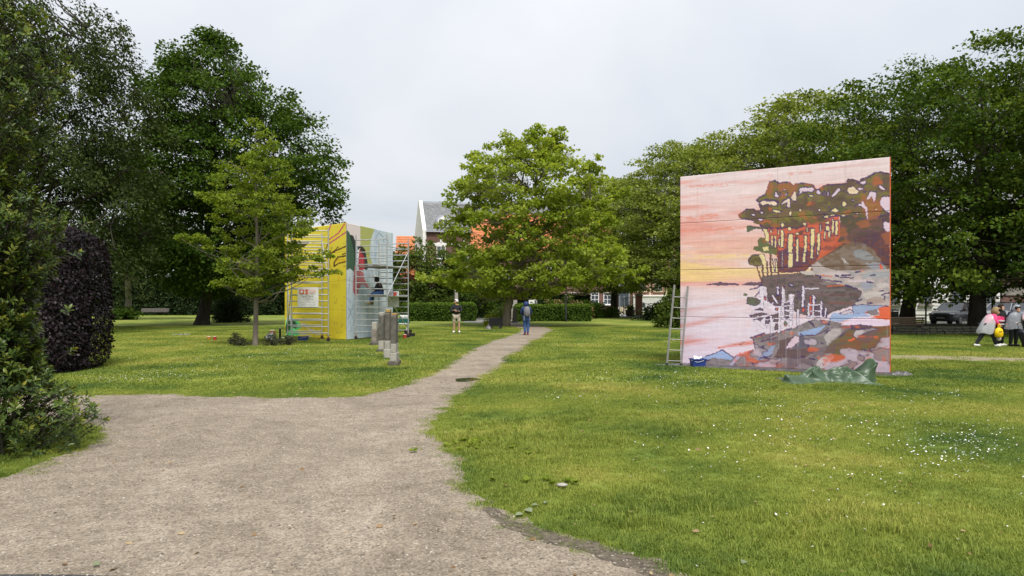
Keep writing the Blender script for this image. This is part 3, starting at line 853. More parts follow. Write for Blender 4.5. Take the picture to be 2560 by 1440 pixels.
def leafy_box(parent, name, x0, x1, y0, y1, z0, z1, n, leaf, mleaf, seed, round_=0.25, bumpy=0.08, faces=(1, 1, 1, 1, 1), top_pale=0.0, aspect=.4):
    """leaves over a clipped hedge block; faces: front(-y), back, left, right, top"""
    r = np.random.default_rng(seed)
    A = [(x1 - x0) * (z1 - z0)] * 2 + [(y1 - y0) * (z1 - z0)] * 2 + [(x1 - x0) * (y1 - y0)]
    A = np.array(A) * np.array(faces, float)
    k = r.choice(5, n, p=A / A.sum()); a = r.uniform(0, 1, n); b = r.uniform(0, 1, n)
    pos = np.zeros((n, 3)); nor = np.zeros((n, 3))
    for i, (nx, ny, nz) in enumerate([(0, -1, 0), (0, 1, 0), (-1, 0, 0), (1, 0, 0), (0, 0, 1)]):
        m = k == i
        if i < 2: pos[m] = np.column_stack([x0 + a[m] * (x1 - x0), np.full(m.sum(), y0 if i == 0 else y1), z0 + b[m] * (z1 - z0)])
        elif i < 4: pos[m] = np.column_stack([np.full(m.sum(), x0 if i == 2 else x1), y0 + a[m] * (y1 - y0), z0 + b[m] * (z1 - z0)])
        else: pos[m] = np.column_stack([x0 + a[m] * (x1 - x0), y0 + b[m] * (y1 - y0), np.full(m.sum(), z1)])
        nor[m] = (nx, ny, nz)
    # round the edges off
    c = np.array([(x0 + x1) / 2, (y0 + y1) / 2, 0]); 
    inn = np.column_stack([np.clip(pos[:, 0], x0 + round_, x1 - round_), np.clip(pos[:, 1], y0 + round_, y1 - round_), np.minimum(pos[:, 2], z1 - round_)])
    dv = pos - inn; L_ = np.linalg.norm(dv, axis=1, keepdims=True)
    far = L_[:, 0] > round_
    pos[far] = inn[far] + dv[far] / L_[far] * round_
    nor = unit(nor * .5 + dv)
    pos = pos + nor * ((fbm(pos * 1.1, seed, 3) - .5) * bumpy * 4 + r.normal(0, bumpy * .45, n) - bumpy * .3)[:, None]
    nrm = unit(nor * .8 + np.array([0, 0, .35]) + r.normal(0, .55, (n, 3)))
    d = unit(r.normal(0, 1, (n, 3)) + np.array([0, 0, -.3]) + nor * .3)
    nrm = unit(nrm - d * np.sum(nrm * d, 1, keepdims=True))
    L = leaf * r.uniform(.65, 1.3, n)
    rnd = np.clip(r.uniform(0, .85, n) + top_pale * np.clip((pos[:, 2] - (z1 - .22)) / .22, 0, 1) * r.uniform(.4, 1, n), 0, 1)  # paler top leaves: fresh growth, with some light from above put into the colour
    return leaf_object(name, pos, d, nrm, L, L * aspect, rnd, mleaf, parent)
def make_hedge(name, label, x0, x1, y0, y1, h, n, leaf, mleaf, seed, rz=0.0, top_pale=0.0, group=None, round_=0.25, bumpy=0.08):
    cx, cy = (x0 + x1) / 2, (y0 + y1) / 2
    root = empty(name, (cx, cy, 0), rz); tag(root, label, 'hedge', group)
    hx, hy = (x1 - x0) / 2, (y1 - y0) / 2
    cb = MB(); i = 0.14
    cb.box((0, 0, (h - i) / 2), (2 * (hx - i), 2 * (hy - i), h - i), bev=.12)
    cb.build('shade_core', M['hedge_core'], root)  # solid dark block painted as inner shade, no modelled twigs
    leafy_box(root, 'foliage', -hx, hx, -hy, hy, 0.02, h, n, leaf, mleaf, seed, round_, bumpy, top_pale=top_pale)
    return root
def make_bush(name, label, c, rx, ry, h, n, leaf, mleaf, seed, cat='shrub', group=None, lump=.5, stems=7, aspect=.4, z0=0.05, fill=.6, extra=None, base_z=0.0):
    """loose shrub: stems plus leaves clustered in an uneven dome"""
    r = np.random.default_rng(seed)
    root = empty(name, (c[0], c[1], base_z)); tag(root, label, cat, group)
    k = max(12, n // 55)
    d = unit(r.normal(0, 1, (k, 3))); d[:, 2] = np.abs(d[:, 2]) * 1.0 - .12
    rr = r.uniform(0, 1, k) ** .4 * (1 - lump + lump * 1.6 * fbm(d * 2.2 + 5, seed, 2))
    C = np.column_stack([d[:, 0] * rr * rx, d[:, 1] * rr * ry, z0 + np.clip(d[:, 2] * rr, 0, 1.2) * (h - z0) + r.uniform(0, .25, k) * h * .4])
    C[:, 2] = np.clip(C[:, 2], z0, h)
    sb = MB()
    for i in range(min(stems * 3, k)):
        b0 = r.normal(0, .12, 2) * [rx, ry]
        sb.tube([(b0[0], b0[1], -.03), ((b0[0] + C[i, 0]) / 2, (b0[1] + C[i, 1]) / 2, C[i, 2] * .62), C[i]], [.018 + .006 * h, .012 + .003 * h, .004], 5, caps=False)
    sb.build('stems', M['bark_dark'], root)
    per = n // k + 1; ci = np.repeat(np.arange(k), per); m = len(ci)
    g = unit(r.normal(0, 1, (m, 3))) * (r.uniform(0, 1, m) ** .55)[:, None]
    s = np.array([rx, ry, h * .55]).mean() * .34
    pos = C[ci] + g * s * r.uniform(.7, 1.2, m)[:, None] * [1, 1, .8]
    pos[:, 2] = np.maximum(pos[:, 2], .02)
    dirn = unit(g + r.normal(0, .5, (m, 3)) + np.array([0, 0, .1])); nrm = unit(np.array([0, 0, .8]) + g * .5 + r.normal(0, .5, (m, 3)))
    nrm = unit(nrm - dirn * np.sum(nrm * dirn, 1, keepdims=True))
    L = leaf * r.uniform(.65, 1.3, m)
    leaf_object('foliage', pos, dirn, nrm, L, L * aspect, np.clip(.65 * r.uniform(0, 1, m) + .35 * r.uniform(0, 1, k)[ci], 0, 1), mleaf, root)
    if extra:
        mm, cnt, sz = extra
        q = r.integers(0, m, cnt); pp = pos[q] + unit(pos[q] - [0, 0, h * .3]) * .08
        dd = unit(r.normal(0, 1, (cnt, 3))); n2 = unit(np.cross(dd, r.normal(0, 1, (cnt, 3))))
        leaf_object('blossom', pp, dd, n2, np.full(cnt, sz), np.full(cnt, sz * .5), r.uniform(0, 1, cnt), mm, root)
    return root

# ------------------------------------------------------------------ trees
# the tall dark oak left of centre
make_tree('oak_tree', 'tall dense dark green tree with stout trunk behind the slender young tree', (-22.4, 49.6),
          [(2.4, -2.2, 3), (3.0, -3.6, 5), (4.7, -5.2, 7.2), (7.3, -5.2, 8.8), (9.1, -5.1, 10.0), (12, -4.8, 9.2), (14.9, -4.5, 8.4), (16.9, -4.2, 6.8), (18.3, -3.4, 4.4), (19.8, -2.5, 2.8), (21.3, -0.6, 1.1)],
          680, 135, 1.15, 0.235, M['leaf_oak'], M['bark_dark'], 0.40, 17.5, 5, flat=0.5, depth=.8, shell=.40, nlimb=34, cbase=3.0, lump=.42, lean=(1.0, 0), twig=.03)
# the feathery tree filling the upper left corner
make_tree('feathery_tree', 'dark feathery tree towering over the upper left corner', (-28.2, 38),
          [(2.6, -4, 6.5), (5, -7, 9.0), (8, -7.5, 9.2), (11, -7.5, 8.2), (13.5, -7, 8.2), (16, -6.2, 7.6), (18.3, -4.2, 5.4), (20, -2, 3.2), (21.2, -.5, 1)],
          760, 140, 1.2, 0.185, M['leaf_birch'], M['bark_dark'], 0.42, 18.5, 8, flat=.6, droop=.75, depth=.8, shell=.5, thin=1.08, nlimb=34, cbase=3.5, lump=.45, aspect=.3, twig=.028)
# a slimmer tree between the benches at the back
make_tree('slim_tree', 'slim grey trunked tree beside the benches at the back', (-36.6, 65),
          [(5, -4, 4.6), (7, -5.5, 6), (11, -5.5, 6), (14, -4, 4.5), (17, -1, 1.4)], 240, 90, 1.3, .26, M['leaf_oak'], M['bark_grey'], .30, 14, 12, depth=.8, nlimb=18, cbase=4.5, twig=.03)
# trees far behind the left lawn
for i, (x, y, h, w, lab) in enumerate([(-66, 92, 15, 8, 'distant dark tree at the far left behind the tall hedge'), (-49, 96, 13.5, 7.5, 'distant broad tree behind the hedge and the left bench'),
                                  (-33.5, 98, 12.5, 7, 'distant rounded tree behind the oak trunk'), (-22.5, 97, 10.5, 6.0, 'distant low tree just left of the yellow mural wall')]):
    make_tree('background_tree', lab, (x, y), [(1.5, -w * .8, w * .8), (h * .3, -w, w), (h * .6, -w, w), (h * .85, -w * .6, w * .6), (h, -.6, .6)],
              230, 70, 1.6, .4, M['leaf_oak'] if i % 2 else M['leaf_birch'], M['bark_dark'], .35, h * .8, 30 + i, depth=.7, nlimb=14, cbase=2.5, twig=.04, group='trees behind the back hedge')
# young ginkgo in front of the yellow wall
make_tree('young_ginkgo_tree', 'slender young light green tree in front of the yellow wall', (-9.55, 25.5),
          [(1.9, -.6, .6), (2.4, -1.3, 1.3), (3.2, -1.6, 1.7), (4.2, -1.7, 1.9), (5.1, -1.8, 2.0), (5.9, -1.9, 1.7), (6.7, -1.5, 1.3), (7.6, -.75, .75), (8.45, -.12, .14)],
          215, 66, .36, .088, M['leaf_ginkgo'], M['bark_grey'], .10, 8.1, 17, flat=.4, depth=.85, shell=.6, nlimb=26, cbase=1.9, lump=.5, twig=.008, aspect=.5, flare=1.35,
          arms=[((0, 0, 3.0), (-3.25, -.2, 4.1), 16, .14), ((0, 0, 4.3), (-2.2, 0, 5.65), 12, .13), ((0, 0, 2.6), (3.0, -.3, 3.35), 16, .14), ((0, 0, 2.3), (2.85, -.2, 2.62), 16, .13), ((0, 0, 3.4), (2.6, 0, 4.45), 10, .13), ((0, 0, 1.9), (-1.6, -.3, 2.25), 8, .1)])
# the spreading plane tree in the centre
make_tree('plane_tree', 'bright green spreading tree with leaning trunk at the bend of the path', (-0.33, 47),
          [(1.9, -1.4, 2.4), (2.4, -3.9, 6.2), (3.2, -5.2, 8.3), (4.5, -4.9, 8.0), (5.9, -4.5, 7.4), (7.6, -4.7, 7.6), (9.2, -4.5, 7.2), (10.9, -3.6, 6.0), (12.2, -1.5, 4.6), (13.1, .8, 4.0), (13.6, 2.6, 3.4)],
          720, 60, .62, .2, M['leaf_plane'], M['bark_plane'], .28, 11, 23, flat=.5, depth=.75, shell=.46, nlimb=30, cbase=2.2, lump=.3, thin=1.14, lean=(1.1, 0), twig=.016, aspect=.46, flare=1.25, limb_k=.27,
          arms=[((2.5, 0, 11), (3.9, 0, 13.7), 12, .2), ((1, 0, 11), (.2, .5, 13.0), 10, .25), ((2, 0, 11), (2.2, -.5, 13.4), 8, .2), ((-1, 0, 10), (-2.6, 0, 12.0), 10, .25), ((4, 0, 9.5), (6.2, 0, 11.3), 10, .25), ((5, 0, 8), (7.9, 0, 9.2), 10, .25), ((-2, 0, 7), (-4.6, 0, 8.0), 8, .25), ((-2, -1, 3.2), (-6.0, -1, 3.3), 14, .25), ((3, -1, 3.2), (8.8, -1, 3.6), 16, .3)])
# small tree behind the scaffold
make_tree('small_leafy_tree', 'small mid green tree beyond the right scaffold and hedge', (-8.9, 64),
          [(1.2, -3, 3.2), (2.5, -3.6, 3.8), (4.5, -3.4, 3.8), (6.2, -2.4, 3.2), (7.6, -.6, 1.2)], 190, 80, .8, .24, M['leaf_shrub'], M['bark_dark'], .16, 5.6, 41, flat=.5, droop=.3, depth=.8, nlimb=14, cbase=1.2, twig=.02)
make_tree('dark_small_tree', 'dark small tree tucked between the central tree and the hedges', (-4.6, 66),
          [(1.0, -2.4, 3), (2.5, -3, 3.6), (4.5, -2.6, 3), (6.4, -.6, .8)], 120, 70, .85, .24, M['leaf_oak'], M['bark_dark'], .15, 5.2, 43, flat=.55, depth=.8, nlimb=12, cbase=1.0, twig=.02)
# the avenue on the right, combed over by the sea wind
AV = [((31.5, 32.5, .4), 16.2, 7.4, 2.3, 'broad dark tree at the right edge above the people in ponchos', 0),
      ((24.85, 36.2, .4), 14.7, 7.2, 1.5, 'big avenue tree with thick trunk right of the parked dark car', 0),
      ((25.15, 43.2, .4), 16.0, 7.2, 1.7, 'big avenue tree with thick trunk behind the park bench on the right', 0),
      ((23.0, 52, 0), 17.4, 7.0, 2.6, 'windswept avenue tree behind the right top of the sunset mural', 1),
      ((20.0, 60, 0), 17.0, 6.8, 2.6, 'windswept avenue tree behind the middle of the sunset mural', 1),
      ((16.6, 67.5, 0), 17.2, 6.2, 3.0, 'windswept avenue tree behind the left of the sunset mural', 1),
      ((11.4, 75.5, 0), 15.5, 5.6, 3.0, 'windswept avenue tree hanging over the brick gate pillars', 1)]
for i, (b, h, w, zb, lab, light) in enumerate(AV):
    sk = -1.0
    make_tree('avenue_tree', lab, b, [(zb, -w * .75, w * .75), (zb + 1.2, -w * 1.02, w), (h * .35, -w * 1.1, w * 1.08), (h * .6, -w * 1.1, w * 1.12), (h * .8, -w * .9, w * 1.0), (h * .93, -w * .6, w * .75), (h, -w * .25, w * .4)],
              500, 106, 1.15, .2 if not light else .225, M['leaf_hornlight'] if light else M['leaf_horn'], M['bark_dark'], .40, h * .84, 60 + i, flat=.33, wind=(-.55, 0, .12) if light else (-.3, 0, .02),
              depth=.95, shell=.38, nlimb=34, cbase=zb + .3, lump=.3, thin=1.22, twig=.014, group='avenue of wind-combed trees', limb_mat=M['bark_pale'] if light else M['bark_dark'], droop=.12, aspect=.36, flare=1.3, limb_k=.24)

# ------------------------------------------------------------------ hedges and shrubs
make_hedge('clipped_hedge', 'low clipped hedge behind the man in shorts', -9.6, -3.25, 59.2, 61.2, 1.52, 16000, .12, M['leaf_hedge'], 3, top_pale=.5, group='low clipped hedges')
make_hedge('clipped_hedge', 'low clipped hedge right of the leaning tree trunk', .25, 6.75, 58.6, 60.6, 1.40, 16000, .12, M['leaf_hedge'], 4, top_pale=.5, group='low clipped hedges')
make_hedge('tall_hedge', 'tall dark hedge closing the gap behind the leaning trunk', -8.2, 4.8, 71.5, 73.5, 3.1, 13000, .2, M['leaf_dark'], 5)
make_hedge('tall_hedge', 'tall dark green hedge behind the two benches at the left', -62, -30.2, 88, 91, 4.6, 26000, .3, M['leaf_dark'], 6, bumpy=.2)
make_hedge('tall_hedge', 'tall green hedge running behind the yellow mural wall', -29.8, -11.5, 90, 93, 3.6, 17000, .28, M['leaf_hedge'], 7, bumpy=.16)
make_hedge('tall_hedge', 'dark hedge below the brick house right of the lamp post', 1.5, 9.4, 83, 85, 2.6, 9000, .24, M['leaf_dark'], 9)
make_bush('clipped_yew', 'dark rounded yew bush beside the oak trunk', (-23.1, 56), 1.35, 1.35, 2.75, 7000, .13, M['leaf_dark'], 8, lump=.15, cat='bush')
make_bush('ground_shrub', 'dark weeds sprouting round the slim grey trunk', (-36.4, 64.2), 1.7, 1.2, 1.25, 1600, .2, M['leaf_oak'], 9, cat='bush')
make_bush('shrub', 'leafy green shrub between ladder and avenue', (10.6, 44.4), 1.35, 1.2, 2.5, 5200, .15, M['leaf_shrub'], 10, cat='shrub', lump=.4)
make_bush('shrub', 'dark shrub below the avenue behind the ladder', (14.2, 62), 3.2, 2, 2.0, 4200, .22, M['leaf_dark'], 11)
make_bush('shrub', 'dark shrub right of the brick gate pillar', (16.9, 76.5), 1.5, 1.2, 2.0, 2200, .2, M['leaf_dark'], 13)
make_bush('shrub', 'green shrub at the end of the right hedge', (8.3, 72), 1.6, 1.3, 2.2, 3000, .2, M['leaf_hedge'], 14)
make_bush('shrub', 'low spreading green shrub left of the gate', (10.0, 73.5), 2.0, 1.0, 1.2, 2600, .2, M['leaf_shrub'], 15)
make_bush('flowering_shrub', 'pink flowering shrub above the right hedge near the lamp post', (4.4, 68), 1.6, 1.1, 2.35, 3200, .18, M['leaf_shrub'], 16, extra=(M['pink_bloom'], 900, .13))
make_bush('flowering_shrub', 'pink flowering shrub at the far end of the right hedge', (7.0, 68.5), 1.5, 1.1, 2.2, 2800, .18, M['leaf_shrub'], 18, extra=(M['pink_bloom'], 700, .13))
make_bush('flowering_shrub', 'cream flowering shrub behind the lamp post', (5.6, 71.5), 1.5, 1.0, 3.1, 2600, .18, M['leaf_shrub'], 19, extra=(mat_leaf('cream blossom', [(.5, .5, .3), (.65, .65, .45), (.75, .75, .6)], .2), 500, .12))
# small grey shrubs at the foot of the young tree
make_bush('rose_bush', 'small straggly grey green bush left of the young tree trunk', (-10.15, 25.4), .55, .4, .52, 900, .055, M['leaf_grey'], 20, cat='bush')
make_bush('rose_bush', 'small straggly grey green bush right of the young tree trunk', (-8.95, 25.5), .42, .35, .58, 800, .055, M['leaf_grey'], 21, cat='bush')
make_bush('rose_bush', 'smallest straggly bush nearest the left scaffold', (-8.35, 25.6), .3, .28, .42, 420, .05, M['leaf_grey'], 22, cat='bush')
make_bush('grass_clump', 'arching green grasses behind the leaning trunk', (-.95, 57.2), .9, .7, 1.45, 1500, .3, M['leaf_shrub'], 24, cat='plant', aspect=.1)
make_bush('flower_clump', 'yellow green flowering plants left of the leaning trunk', (-1.5, 46.5), .7, .45, .95, 1500, .09, mat_leaf('yellow green flower heads', [(.1, .15, .02), (.3, .34, .03), (.5, .5, .05)], .3), 25, cat='plant')
make_bush('grass_clump', 'pale grasses at the foot of the right hedge by the trunk', (1.1, 56.6), .8, .5, .95, 900, .2, M['leaf_shrub'], 26, cat='plant', aspect=.12)

# copper beech block at the left
rt = empty('copper_beech_bush', (-11.75, 16.2, 0)); tag(rt, 'dark purple clipped beech bush at the left behind the glossy evergreen', 'bush')
r = np.random.default_rng(77)
n = 42000
a = r.uniform(0, 2 * np.pi, n); zz = r.uniform(0, 1, n) ** .85
hgt = 3.45; rx, ry = 1.95, 1.8
prof = np.interp(zz, [0, .06, .3, .8, .93, 1.0], [.86, .96, 1.0, .97, .88, .6])
top = r.uniform(0, 1, n) < .12
rr = np.where(top, np.sqrt(r.uniform(0, 1, n)) * .6, prof)
sq = 1 / np.maximum(np.abs(np.cos(a)), np.abs(np.sin(a))) ** .55
p0 = np.column_stack([np.cos(a) * rr * rx * sq * .88, np.sin(a) * rr * ry * sq * .88, np.where(top, hgt * r.uniform(.93, 1, n), zz * hgt)])
nor = unit(np.column_stack([np.cos(a), np.sin(a), np.where(top, 1.5, .1)]))
p0 = p0 + nor * ((fbm(p0 * 1.6, 4, 3) - .5) * .2 + r.normal(0, .035, n))[:, None]
p0[:, 2] = np.maximum(p0[:, 2], .04)
dn = unit(np.array([0, 0, -.7]) + nor * .35 + r.normal(0, .45, (n, 3))); nn = unit(nor + np.array([0, 0, .3]) + r.normal(0, .35, (n, 3))); nn = unit(nn - dn * np.sum(nn * dn, 1, keepdims=True))
L = .075 * r.uniform(.7, 1.25, n); rd = r.uniform(0, 1, n)
cb = MB(); cb.lathe((0, 0, 0), [(1.3, 0), (1.5, .4), (1.55, 1.6), (1.5, 2.7), (1.1, 3.15), (.2, 3.25)], 16); cb.build('shade_core', M['hedge_core'], rt)  # solid dark core painted as the shade behind the leaves
vis = np.where((p0 @ np.array([.55, -.83, 0]) > 1.0) & (p0[:, 0] > .3))[0]
pick = r.choice(vis, 300, replace=False); rest = np.setdiff1d(np.arange(n), pick)
tag(leaf_object('foliage', p0[rest], dn[rest], nn[rest], L[rest], L[rest] * .33, rd[rest], M['leaf_copper'], rt), kind='stuff')
def leaf_piece(name, L, W, mat, rn, curl=.12):
    """one modelled leaf: pointed oval, folded along the midrib; base at origin, along +y"""
    prof = [(0, .0), (.2, .62), (.45, 1.0), (.7, .78), (1.0, 0)]
    vs = []; fs = []
    for t, w in prof:
        y = t * L; z = -curl * L * t * t
        vs += [(-w * W, y, z + .25 * w * W), (0, y, z), (w * W, y, z + .25 * w * W)]
    for i in range(4):
        b = i * 3
        fs += [(b, b + 1, b + 4, b + 3), (b + 1, b + 2, b + 5, b + 4)]
    me = np_mesh(name, vs, np.array(fs), mat, smooth=True, attrs={'rnd': np.full(15, rn)})
    return me
def frame(p, d, n):
    d = Vector(d).normalized(); n = Vector(n).normalized(); x = d.cross(n).normalized(); n = x.cross(d)
    return Matrix(((x.x, d.x, n.x, p[0]), (x.y, d.y, n.y, p[1]), (x.z, d.z, n.z, p[2]), (0, 0, 0, 1)))
mes = [leaf_piece('leaf', .085, .028, M['leaf_copper'], q) for q in (.25, .5, .7, .95)]
for k, i in enumerate(pick):
    o = link_mesh('leaf', mes[k % 4], rt)
    o.matrix_local = frame(p0[i] + nor[i] * .03, dn[i], nn[i])

# glossy evergreen in the left foreground: bare arching stems ending in leaf rosettes
rt = empty('evergreen_bush', (-5.6, 7.4, 0)); tag(rt, 'glossy green evergreen bush with pale leaf tips in the left foreground', 'bush')
r = np.random.default_rng(99)
env = [(0.02, 1.0), (.3, 1.12), (.6, 1.0), (.9, .56), (1.3, .44), (1.7, .42), (2.2, .64), (2.6, .66), (3.0, .36), (3.5, .52), (4.0, .8), (4.5, .78), (4.9, .4)]
tips = []; sb = MB()
for k in range(2200):
    z = r.uniform(.05, 4.85) if k < 1350 else r.uniform(.05, 2.6); R = np.interp(z, [e[0] for e in env], [e[1] for e in env])
    a_ = r.uniform(0, 2 * np.pi); q = r.uniform(.05, 1) ** .5
    xo = R * q * math.cos(a_); yo = R * q * math.sin(a_) * .9
    lumpy = fbm(np.array([[math.cos(a_) * 1.5, math.sin(a_) * 1.5, z * 1.1]]), 5, 2)[0]
    tips.append((xo * (.55 + .85 * lumpy), yo * (.55 + .85 * lumpy), z))
tips += [(.95, .1, 2.5), (.98, -.1, 2.15), (.8, .0, 1.55), (1.12, -.1, .5), (1.1, 0, .42), (.8, .1, 1.1), (.72, -.1, 3.8), (.8, .0, 4.2), (.75, 0, 4.45), (1.1, .2, .3)]
tips = np.array(tips)
for k in range(26):
    t = tips[r.integers(0, len(tips))]
    b0 = r.normal(0, .18, 2)
    sb.tube([(b0[0], b0[1], -.02), (b0[0] + t[0] * .25, b0[1] + t[1] * .25, t[2] * .45), (b0[0] * .4 + t[0] * .6, b0[1] * .4 + t[1] * .6, t[2] * .8), t], [.017, .012, .008, .004], 5, caps=False)
for t in tips:
    h = math.hypot(t[0], t[1]); L_ = r.uniform(.15, .4)
    q = np.array([t[0] * (1 - L_ * .8 / max(h, .3)), t[1] * (1 - L_ * .8 / max(h, .3)), t[2] - L_ * .55])
    sb.tube([q, t], [.006, .003], 4, caps=False)
sb.build('stems', M['bark_dark'], rt)
pl, dl, nl, rl, ll = [], [], [], [], []
for t in tips:
    outv = np.array([t[0], t[1], .35]); outv /= np.linalg.norm(outv)
    ax = outv * .7 + r.normal(0, .25, 3) + [0, 0, .35]; ax /= np.linalg.norm(ax)
    s1 = np.cross(ax, [.3, .2, 1]); s1 /= np.linalg.norm(s1); s2 = np.cross(ax, s1)
    m = r.integers(7, 12); tone = r.uniform(0, .55)
    for j in range(m):
        f_ = j / m; an = j * 2.4 + r.uniform(-.3, .3)
        lat = s1 * math.cos(an) + s2 * math.sin(an)
        d_ = ax * (.2 + .75 * f_) + lat * (1.05 - .5 * f_); d_ /= np.linalg.norm(d_)
        n_ = ax * 1.0 - lat * .25 + [0, 0, .2]
        pl.append(t - ax * (.09 * (1 - f_))); dl.append(d_); nl.append(n_)
        ll.append(r.uniform(.055, .1) * (1.05 - .35 * f_)); rl.append(min(.86, tone + .3 * f_ + r.uniform(0, .2)) if r.uniform() > .012 else 1.0)
pl = np.array(pl); dl = np.array(dl); nl = unit(np.array(nl)); nl = unit(nl - dl * np.sum(nl * dl, 1, keepdims=True)); ll = np.array(ll); rl = np.array(rl)
sc = pl @ np.array([.3, -.9, .05]) + r.uniform(0, .5, len(pl)) + (pl[:, 0] > -.3) * .4
order = np.argsort(-sc); pick = order[:300]; rest = order[300:]
# the rest: six-point folded leaves in one part
pr, dr, nr_, lr, rr_ = pl[rest], dl[rest], nl[rest], ll[rest][:, None], rl[rest]
sd = unit(np.cross(nr_, dr)); wv = lr * .2
v = np.stack([pr, pr + dr * lr * .35 + sd * wv + nr_ * wv * .3, pr + dr * lr * .7 + sd * wv * .85 + nr_ * wv * .2, pr + dr * lr - nr_ * lr * .1, pr + dr * lr * .7 - sd * wv * .85 + nr_ * wv * .2, pr + dr * lr * .35 - sd * wv + nr_ * wv * .3,
              pr + dr * lr * .35, pr + dr * lr * .7 - nr_ * lr * .04], 1).reshape(-1, 3)
b8 = np.arange(len(pr)) * 8
f3 = [(0, 1, 6), (6, 1, 2), (6, 2, 7), (7, 2, 3), (0, 6, 5), (6, 4, 5), (6, 7, 4), (7, 3, 4)]
f = np.concatenate([np.stack([b8 + i, b8 + j, b8 + k], 1) for (i, j, k) in f3])
tag(link_mesh('foliage', np_mesh('foliage', v, f, M['leaf_laurel'], attrs={'rnd': np.repeat(rr_, 8)}), rt), kind='stuff')
mes = [leaf_piece('leaf', .08, .016, M['leaf_laurel'], q) for q in (.2, .4, .6, .8)]
for i in pick:
    o = link_mesh('leaf', mes[min(3, int(rl[i] * 4))], rt)
    o.matrix_local = frame(pl[i], dl[i], nl[i]) @ Matrix.Scale(float(ll[i] / .08), 4)
# ------------------------------------------------------------------ buildings in the distance
M['brick_dark'] = mat_brick('dark red brick', (0.16, 0.06, 0.042), (0.10, 0.045, 0.036), (0.2, 0.17, 0.15))
M['brick_pink'] = mat_brick('pink red brick', (0.36, 0.15, 0.12), (0.29, 0.12, 0.10), (0.36, 0.3, 0.27))
M['brick_orange'] = mat_brick('orange red brick', (0.36, 0.12, 0.06), (0.26, 0.09, 0.05), (0.3, 0.25, 0.2))
M['render_white'] = mat_plain('white rendered wall', (0.72, 0.71, 0.68), 0.8, 0, 0.08, 1.5)
M['render_grey'] = mat_plain('pale grey render', (0.5, 0.5, 0.5), 0.8, 0, 0.1, 1.5)
M['stone_band'] = mat_plain('grey stone band', (0.24, 0.22, 0.19), 0.85, 0, 0.2, 3)
M['win_white'] = mat_plain('white window frame', (0.78, 0.78, 0.76), 0.5, 0, 0.04, 6)
M['cream'] = mat_plain('cream trim', (0.62, 0.52, 0.36), 0.7, 0, 0.06, 6)
M['pane'] = mat_glass('window pane', (0.05, 0.06, 0.07), 0.06)
M['zinc'] = mat_plain('zinc sheet', (0.42, 0.46, 0.52), 0.45, 0.4, 0.08, 3)
def mat_tile(name, cols, rough=.7):
    m, nt, b, o = mat_new(name)
    n = noise_node(nt, 2.2, 6, .7); n2 = noise_node(nt, 14, 3, .7)
    mx = nd(nt, 'ShaderNodeMix', data_type='FLOAT'); mx.inputs[0].default_value = .5
    nt.links.new(n.outputs['Fac'], mx.inputs[2]); nt.links.new(n2.outputs['Fac'], mx.inputs[3])
    r_ = ramp(nt, mx.outputs[0], [(.3, cols[0]), (.5, cols[1]), (.68, cols[2])])
    nt.links.new(r_.outputs[0], b.inputs['Base Color']); b.inputs['Roughness'].default_value = rough
    return m
M['tile_orange'] = mat_tile('orange clay tiles', [(.34, .10, .035), (.52, .17, .06), (.62, .25, .11)])
M['slate'] = mat_tile('grey slates', [(.085, .088, .092), (.17, .175, .18), (.34, .34, .34)], .55)

def tiled_slope(parent, name, p0, ux, uy, wid, length, tw, tl, mat, wave=.05, step=.03):
    """roof slope as real overlapping courses; p0 lower left, ux along eave, uy up the slope"""
    p0 = np.array(p0, float); ux = np.array(ux, float); uy = np.array(uy, float); nz = np.cross(ux, uy); nz /= np.linalg.norm(nz)
    nc = max(1, int(length / tl)); nx = max(1, int(wid / tw)) * 4
    xs_ = np.linspace(0, wid, nx + 1); vs = []; fs = []
    wv = wave * np.abs(np.sin(np.pi * xs_ / tw)) if wave else np.zeros(nx + 1)
    rr = np.random.default_rng(int(wid * 100) + nc)
    for c in range(nc):
        y0, y1 = c * length / nc, (c + 1) * length / nc + .03
        jit = rr.normal(0, .006, nx // 4 + 1)[np.minimum(np.arange(nx + 1) // 4, nx // 4)]
        for (yy, hh) in ((y0, step), (y1, 0.0)):
            vs.append(p0 + xs_[:, None] * ux + yy * uy + (wv + hh + .01 + jit)[:, None] * nz)
        b = c * 2 * (nx + 1); i = np.arange(nx)
        fs.append(np.stack([b + i, b + i + 1, b + nx + 1 + i + 1, b + nx + 1 + i], 1))
    me = np_mesh(name, np.concatenate(vs), np.concatenate(fs), mat)
    o = link_mesh(name, me, parent); tag(o, kind='stuff')
    return o
def window(parent, w, h, pos, rz, muntins=(1, 1), frame='win_white', depth=.12, sill=True, fw=.09):
    """frame with glazing bars; pane and sill are its sub-parts. pos: centre on the wall, local to parent; outward is local -y after rz"""
    f = MB()
    for sx in (-1, 1): f.box((sx * (w / 2 - fw / 2), 0, 0), (fw, depth, h))
    for sz in (-1, 1): f.box((0, 0, sz * (h / 2 - fw / 2)), (w - 2 * fw, depth, fw))
    for i in range(muntins[0]): f.box((-w / 2 + w * (i + 1) / (muntins[0] + 1), -.01, 0), (.055, depth * .7, h - 2 * fw))
    for i in range(muntins[1]): f.box((0, -.012, -h / 2 + h * (i + 1) / (muntins[1] + 1) + h * .08), (w - 2 * fw, depth * .65, .05))
    fo = f.build('window', M[frame], parent); fo.location = pos; fo.rotation_euler = (0, 0, rz)
    p = MB(); p.box((0, .03, 0), (w - fw, .02, h - fw)); p.build('pane', M['pane'], fo)
    if sill:
        s_ = MB(); s_.box((0, -.09, -h / 2 - .06), (w + .2, .24, .09)); s_.build('sill', M[frame], fo)
    return fo

